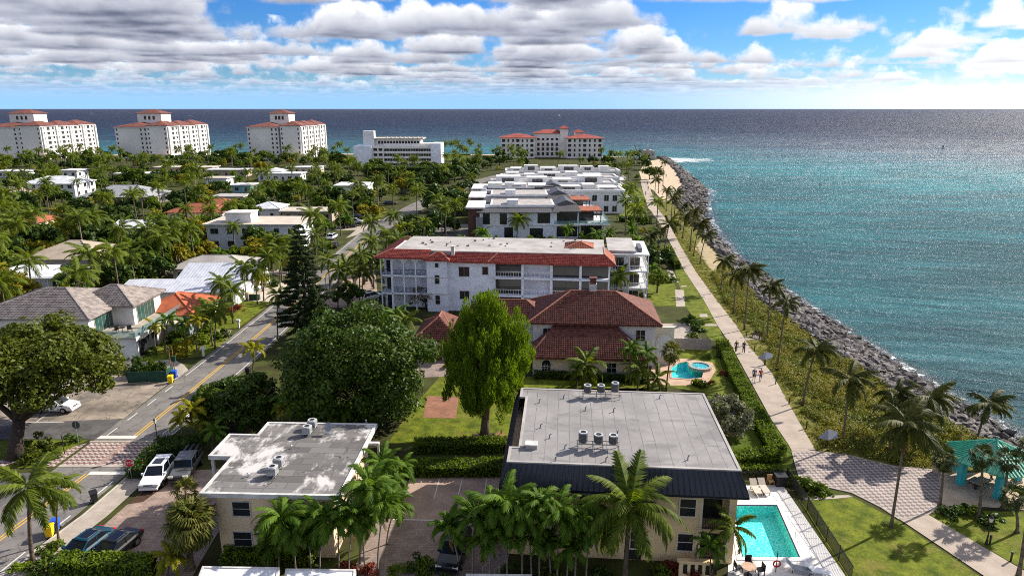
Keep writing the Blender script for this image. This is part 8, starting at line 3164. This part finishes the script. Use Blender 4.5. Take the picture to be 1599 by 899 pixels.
def norfolk_pine(x, y, h, r, seed, lab):
    g = np.random.default_rng(seed)
    o = thing('norfolk_pine', lab, 'tree', (x, y, 0))
    b = MB(); b.tube([(0, 0, 0), (.1, 0, h * .5), (.05, 0, h)], [.34, .2, .03], 8); b.build('trunk', 'dark_bark', o, smooth=True)
    n = 20
    br, C, Rd = MB(), [], []
    for i in range(n):
        z = 1.6 + (h - 1.8) * i / (n - 1)
        rr = r * (1 - .86 * (i / (n - 1)) ** 1.1) * (1 + .08 * g.normal())
        m = 6 if i < n - 3 else 4
        for q in range(m):
            a = q * 6.283 / m + i * .5 + g.normal() * .12
            e = np.array([rr * math.cos(a), rr * math.sin(a), z + .12 * rr])
            br.tube([(0, 0, z), tuple(e * (.5, .5, 1) - (0, 0, .02)), tuple(e)], [.05, .035, .012], 4)
            for s in range(max(2, int(rr * 2.4))):
                f = .3 + .7 * (s + .5) / max(2, int(rr * 2.4))
                C.append(e * (f, f, 1) + g.normal(size=3) * .05); Rd.append((.36 + .03 * rr, .36 + .03 * rr, .20))
    br.build('branches', 'dark_bark', o)['kind'] = 'stuff'
    V, Qd = leaf_cloud(np.array(C), np.array(Rd), 60, .17, g, .35)
    link('needles', np_mesh('needles', V, Qd, 'leaf_pine'), o)


x, y = P(480, 530)
norfolk_pine(x, y, 17.5, 4.6, 41, 'tall dark Norfolk pine with tiered branches beside the road')
norfolk_pine(x + 2.6, y - 3.5, 9.0, 2.6, 42, 'lower dark pine in front of the tall tiered one')
landmark('tall dark tiered pine', x, y)

# ------------------------------------------------------------------ hedges
hedge('hedge', 'long clipped hedge between promenade and the garden of the felt-roofed block', px((1128, 530, 1.0), (1135, 544, 1.0), (1150, 581, 1.0), (1191, 656, 1.0), (1214, 696, 1.0)), 1.6, 1.0, seed=1)
hedge('hedge', 'clipped hedge turning inland at the corner of the promenade and plaza', px((1214, 702, 1.0), (1150, 708, 1.0)), 1.7, 1.0, seed=2)
hedge('hedge', 'low bright hedge along the back of the pool terrace', px((1150, 738), (1222, 741)), .8, .8, seed=3)
hedge('hedge', 'clipped hedge along the far edge of the central lawn border', px((652, 704), (800, 702)), 1.5, 1.2, seed=4)
hedge('hedge', 'lower clipped hedge above the parking court', px((640, 738), (792, 737)), 2.0, 1.1, seed=5)
hedge('hedge', 'clipped hedge in front of the two dark cars at bottom left', px((96, 900), (240, 902)), 1.5, 1.7, seed=6)
hedge('hedge', 'dark clipped hedge between crossing and the white vehicle', px((212, 748), (240, 716), (290, 706)), 1.3, 1.2, 'leaf_deep', seed=7)
hedge('hedge', 'clipped hedge at the foot of the cream block', px((352, 874), (490, 876)), 1.1, .9, seed=8)
hedge('hedge', 'dark hedge in front of the lower wing of the villa', px((836, 590), (912, 592)), .9, .9, 'leaf_deep', seed=9)
hedge('hedge', 'dark hedge before the villa lower wing, right part', px((930, 594), (1010, 597)), .9, .9, 'leaf_deep', seed=10)
hedge('hedge', 'clipped hedge beside the round spa', px((1084, 600), (1100, 606)), .9, .7, seed=11)
hedge('hedge', 'tall dark hedge below the long white ribbon-windowed building', px((575, 284), (668, 284)), 6, 7, 'leaf_deep', 6, 12, .4)
hedge('hedge', 'clipped hedge edging the villa lawn by the far promenade', px((968, 318), (1006, 316)), 1.5, 1.2, seed=13)
hedge('hedge', 'dark clipped hedge along the lower edge of the villa lawn', px((968, 346), (1010, 345)), 3, 1.5, 'leaf_deep', 20, 14, .2)
hedge('hedge', 'small hedge beside the grass of the worn lot', px((250, 700), (310, 698)), 1.4, 1.1, 'leaf_deep', seed=15)
hedge('hedge', 'green hedge along the path side of the balcony block', px((1058, 420), (1046, 398)), 1.2, 1.2, seed=16)
# shrubs near
S = [(1262, 766, 1.4, 1.1, 'leaf_mid', 'leafy shrub'), (1245, 760, 1.0, 1.1, 'leaf_mid', 'leafy shrub'), (1280, 770, 1.0, .9, 'leaf_hedge', 'leafy shrub'),
     (1490, 805, 1.2, 1.0, 'leaf_deep', 'dark shrub'), (1512, 800, 1.0, .8, 'leaf_mid', 'dark shrub'), (1550, 818, 1.1, .9, 'leaf_deep', 'dark shrub'), (1130, 585, .7, .6, 'leaf_red', 'reddish shrub'), (1112, 600, .6, .5, 'leaf_red', 'reddish shrub'), (1105, 560, .9, .6, 'leaf_mid', 'low shrub'), (1122, 556, .8, .6, 'leaf_deep', 'low shrub'),
     (1080, 528, 1.2, 1.0, 'leaf_mid', 'low shrub'), (1090, 515, 1.6, 1.6, 'leaf_deep', 'dark shrub'), (1076, 505, 1.5, 1.6, 'leaf_deep', 'dark shrub'), (1060, 540, 1.2, .9, 'leaf_yellow', 'yellowish shrub'), (1030, 540, 1.1, .9, 'leaf_mid', 'low shrub'),
     (70, 868, 1.0, .9, 'leaf_mid', 'leafy shrub'), (92, 858, .8, .8, 'leaf_hedge', 'leafy shrub'), (62, 888, 1.1, .9, 'leaf_mid', 'leafy shrub'), (30, 895, 1.0, .8, 'leaf_hedge', 'leafy shrub'), (650, 885, 1.0, 1.0, 'leaf_deep', 'dark shrub'), (665, 892, .9, 1.2, 'leaf_mid', 'dark shrub'), (690, 890, .9, .8, 'leaf_deep', 'dark shrub'), (620, 892, .8, .8, 'leaf_hedge', 'bright shrub'),
     (580, 893, .9, .7, 'leaf_red', 'russet shrub'), (540, 893, .9, .7, 'leaf_red', 'russet shrub'), (1050, 892, .9, .7, 'leaf_red', 'reddish flowering shrub'), (1078, 896, 1.0, .8, 'leaf_red', 'reddish flowering shrub'), (1028, 898, .9, .9, 'leaf_mid', 'leafy shrub'), (940, 899, 1.0, .9, 'leaf_deep', 'dark shrub'), (860, 898, 1.0, .9, 'leaf_mid', 'dark shrub'), (800, 899, 1.0, .9, 'leaf_deep', 'dark shrub'),
     (212, 555, 1.0, 1.0, 'leaf_red', 'purple-red shrub'), (236, 552, 1.1, .9, 'leaf_deep', 'dark shrub'), (222, 585, 1.6, 2.6, 'leaf_deep', 'tall dark shrub'), (235, 583, 1.2, 1.9, 'leaf_mid', 'tall dark shrub'), (250, 583, 1.1, 1.7, 'leaf_deep', 'tall dark shrub'), (212, 590, 1.0, 1.6, 'leaf_deep', 'tall dark shrub'),
     (285, 530, 1.8, 1.5, 'leaf_hedge', 'rounded green shrub'), (304, 525, 1.6, 1.4, 'leaf_mid', 'rounded green shrub'), (270, 535, 1.6, 1.6, 'leaf_mid', 'rounded green shrub'), (372, 485, 1.2, 1.0, 'leaf_red', 'red-leaved shrub'), (355, 490, 1.5, 1.2, 'leaf_red', 'red-leaved shrub'), (362, 480, 1.4, 1.1, 'leaf_yellow', 'yellow shrub'), (350, 525, 1.0, 1.2, 'leaf_deep', 'dark shrub'), (340, 528, .9, 1.1, 'leaf_deep', 'dark shrub'),
     (395, 612, 1.0, .6, 'leaf_yellow', 'orange-yellow shrub'), (300, 700, 1.3, 1.0, 'leaf_mid', 'leafy shrub'), (270, 705, 1.1, .9, 'leaf_deep', 'leafy shrub'), (110, 690, 1.0, .8, 'leaf_deep', 'leafy shrub'), (60, 700, 1.4, 1.6, 'leaf_ficus', 'leafy shrub'), (80, 712, 1.2, 1.2, 'leaf_ficus', 'leafy shrub'), (50, 720, 1.2, 1.3, 'leaf_ficus', 'leafy shrub'),
     (590, 540, 1.6, 1.6, 'leaf_deep', 'dark shrub'), (700, 575, .8, .9, 'leaf_gold', 'small yellow-green shrub'), (1120, 705, 1.0, .8, 'leaf_mid', 'leafy shrub'), (1010, 478, 1.0, .8, 'leaf_deep', 'dark shrub'), (640, 476, 1.6, 1.6, 'leaf_deep', 'dark shrub'), (745, 478, 1.7, 1.7, 'leaf_deep', 'dark shrub'), (770, 480, 1.6, 1.6, 'leaf_deep', 'dark shrub'), (880, 478, 1.5, 1.6, 'leaf_mid', 'dark shrub')]
for i, (x, y, r, h, m, ph) in enumerate(S):
    X, Y = P(x, y); shrub('shrub', ph, X, Y, r, h, m, i)


# ------------------------------------------------------------------ scrub on the shore side: one mass of leaves
def dune_scrub():
    g = np.random.default_rng(77)
    poly = px((1112, 428), (1130, 470), (1160, 500), (1196, 535), (1216, 578), (1248, 625), (1262, 655), (1290, 700), (1335, 709), (1400, 724), (1462, 730), (1500, 695), (1560, 700), (1500, 676), (1400, 616), (1300, 552), (1235, 505), (1182, 468), (1132, 412))
    xs = [p[0] for p in poly]; ys = [p[1] for p in poly]
    pts = []
    while len(pts) < 2600:
        x, y = g.uniform(min(xs), max(xs)), g.uniform(min(ys), max(ys))
        if inside((x, y), poly) and free(x, y, .6):
            h = .35 + .55 * max(0, math.sin(x * .55 + 1) * math.sin(y * .31) + .5) + g.random() * .3
            pts.append((x, y, h * .5, h))
    a = np.array(pts)
    rad = np.stack([.35 + .3 * a[:, 3], .35 + .3 * a[:, 3], .5 * a[:, 3]], 1)
    V, Qd = leaf_cloud(a[:, :3], rad, 34, .12, g, .55, up=.6)
    V[:, 2] = np.maximum(V[:, 2], .02)
    o = link('dune_scrub', np_mesh('dune_scrub', V, Qd, 'leaf_scrub'))
    tag(o, 'dense green and yellow scrub between promenade and rocks', 'scrub', None, 'stuff')
    # thin grass tufts elsewhere on the strip
    poly2 = PATH_R[3:] + px((1300, 706), (1262, 655), (1216, 578), (1160, 500), (1112, 428), (1090, 385), (1060, 345))
    xs = [p[0] for p in poly2]; ys = [p[1] for p in poly2]
    pts = []
    while len(pts) < 1500:
        x, y = g.uniform(min(xs), max(xs)), g.uniform(min(ys), max(ys))
        if inside((x, y), poly2): pts.append((x, y, .06))
    V, Qd = leaf_cloud(np.array(pts), np.full((len(pts), 3), (.25, .25, .06)), 10, .12, g, .3, elong=(0, 0, .8))
    V[:, 2] = np.maximum(V[:, 2], .02)
    o = link('grass_tufts', np_mesh('grass_tufts', V, Qd, 'leaf_scrub'))
    tag(o, 'loose grass tufts along the promenade edge', 'grass', None, 'stuff')


dune_scrub()


# ------------------------------------------------------------------ gardens farther off
HOUSES = list(BLOCKED)


def hides_house(x, y, h):
    """would something tall here stand right in front of a house?"""
    d = math.hypot(x, y)
    for s in (5, 9, 13, 18, 24, 31, 38):
        if s > h * 3.8: break
        f = (d + s) / d
        for q in HOUSES[2:]:
            if inside((x * f, y * f), q): return True
    return False


def scatter(n, x0, x1, y0, y1, gap, mix, seed, tries=9000, region=None):
    g = random.Random(seed)
    done = []
    c = 0
    while c < n and tries > 0:
        tries -= 1
        x, y = g.uniform(x0, x1), g.uniform(y0, y1)
        if abs(x / y) > .78 or (region and not inside((x, y), region)): continue
        kind = g.choices([m[0] for m in mix], [m[1] for m in mix])[0]
        rr = {'round': 3.2, 'dark': 3.2, 'big': 4.5}.get(kind, 1.0)
        if not free(x, y, rr) or any((x - a) ** 2 + (y - b) ** 2 < gap * gap for a, b in done): continue
        h = {'coco': g.uniform(6.5, 10.5), 'royal': g.uniform(7, 11), 'gold': g.uniform(2.5, 4.5), 'areca': g.uniform(2.2, 4), 'round': g.uniform(4, 6.5), 'dark': g.uniform(4.5, 7.5), 'big': g.uniform(7, 9.5), 'bush': g.uniform(1.2, 2.6)}[kind]
        if kind not in ('bush', 'areca') and hides_house(x, y, h) and g.random() < .9: continue
        done.append((x, y)); c += 1
        sd = seed * 1000 + c
        if kind in ('coco', 'royal', 'gold', 'areca'):
            far_palm({'coco': 'coconut_palm', 'royal': 'royal_palm', 'gold': 'areca_palm', 'areca': 'areca_palm'}[kind], {'coco': 'coconut palm', 'royal': 'royal palm', 'gold': 'golden areca palm', 'areca': 'low green palm'}[kind], x, y, h, kind, g.uniform(.95, 1.25), seed=sd, group='garden palms west of the shore')
        elif kind == 'bush':
            shrub('garden_shrub', 'garden shrub', x, y, g.uniform(1.2, 2.6), h, g.choice(('leaf_mid', 'leaf_hedge', 'leaf_deep', 'leaf_mid', 'leaf_yellow')), sd, 'garden shrubs', 420)
        else:
            far_tree('garden_tree', {'round': 'round leafy tree', 'dark': 'dark round tree', 'big': 'broad tall tree'}[kind], x, y, g.uniform(2.8, 4.2) if kind != 'big' else g.uniform(4.5, 6.5), h, {'round': g.choice(('leaf_mid', 'leaf_mid', 'leaf_hedge', 'leaf_yellow')), 'dark': 'leaf_deep', 'big': g.choice(('leaf_deep', 'leaf_mid'))}[kind], sd, 'garden trees west of the shore')


MIX = [('coco', 5.0), ('royal', .6), ('gold', .9), ('areca', 1.0), ('round', 2.6), ('dark', 1.6), ('big', .5), ('bush', 2.4)]
scatter(125, -130, -46, 92, 170, 3.0, MIX, 1)
scatter(150, -190, -46, 170, 260, 3.6, MIX, 2)
scatter(175, -300, -46, 260, 385, 4.6, MIX, 3)
scatter(110, -350, -100, 385, 455, 5.5, [('coco', 3), ('royal', 4), ('dark', 3), ('round', 2), ('big', 1), ('bush', 1)], 4)
scatter(40, -340, -110, 452, 470, 5.0, [('royal', 6), ('dark', 2), ('bush', 2)], 5)
scatter(40, -125, -46, 95, 175, 3.0, [('round', 2), ('dark', 3), ('bush', 2)], 21)
scatter(40, -190, -46, 175, 265, 3.6, [('round', 2), ('dark', 3), ('bush', 1)], 22)
scatter(34, -34.5, -15, 124, 205, 3.6, [('coco', 3), ('dark', 3), ('round', 1), ('gold', 1), ('bush', 3), ('big', .6)], 6)
scatter(60, -44, -14, 205, 400, 4.6, [('coco', 3), ('dark', 4), ('round', 2), ('big', 1.5), ('bush', 1)], 7)
scatter(40, -95, 10, 400, 480, 5.5, [('coco', 4), ('dark', 3), ('bush', 1), ('royal', 1)], 8)
scatter(30, 40, 92, 330, 480, 5.0, [('coco', 5), ('dark', 3), ('bush', 3)], 9, region=[(40, 300), (62, 300), (78, 360), (90, 440), (84, 492), (62, 500), (52, 470)])
scatter(26, -160, -20, 500, 528, 6.0, [('royal', 5), ('coco', 3), ('bush', 3)], 10)
scatter(26, 26, 50, 130, 330, 3.2, [('coco', 2), ('dark', 1), ('bush', 4), ('areca', 2)], 11, region=[(26, 130), (33, 130), (37, 160), (44, 220), (52, 300), (46, 310), (30, 180)])
scatter(24, -14, 26, 160, 185, 3.0, [('areca', 2), ('bush', 4), ('coco', 1)], 12, region=[(-18, 146), (26, 146), (28, 181), (-14, 181)])
# palms standing before the modern villas and along the resort
for i, (x, y, tx, ty) in enumerate(((807, 374, 810, 342), (865, 368, 868, 342), (855, 300, 852, 283), (790, 300, 795, 283), (960, 300, 953, 278), (880, 285, 886, 262), (905, 262, 908, 248), (870, 262, 876, 240), (1000, 262, 985, 240), (975, 262, 968, 240), (940, 262, 950, 246), (815, 270, 812, 250))):
    b, t = pt(x, y, tx, ty)
    far_palm('coconut_palm', 'coconut palm', b[0], b[1], max(4, t[2]), 'coco', 1.15, topx=t[0], seed=i)
landmark('far end of the promenade', *P(1012, 300))
landmark('bend of the far road', *P(560, 365))
landmark('small plaza of woven pavers', *P(1340, 750))
landmark('angular grey panel nearer one', *P(1291, 697))
landmark('patterned road crossing', *P(165, 710))
landmark('pale sand spit', *P(1045, 285))
landmark('parking court', *P(700, 800))
landmark('central lawn hedge', *P(720, 704))
landmark('walking pair in red and blue', *P(1178, 595))
landmark('dark bench pad', *P(1180, 527))
landmark('parking lot before the villas', *P(690, 360))
label_plants()
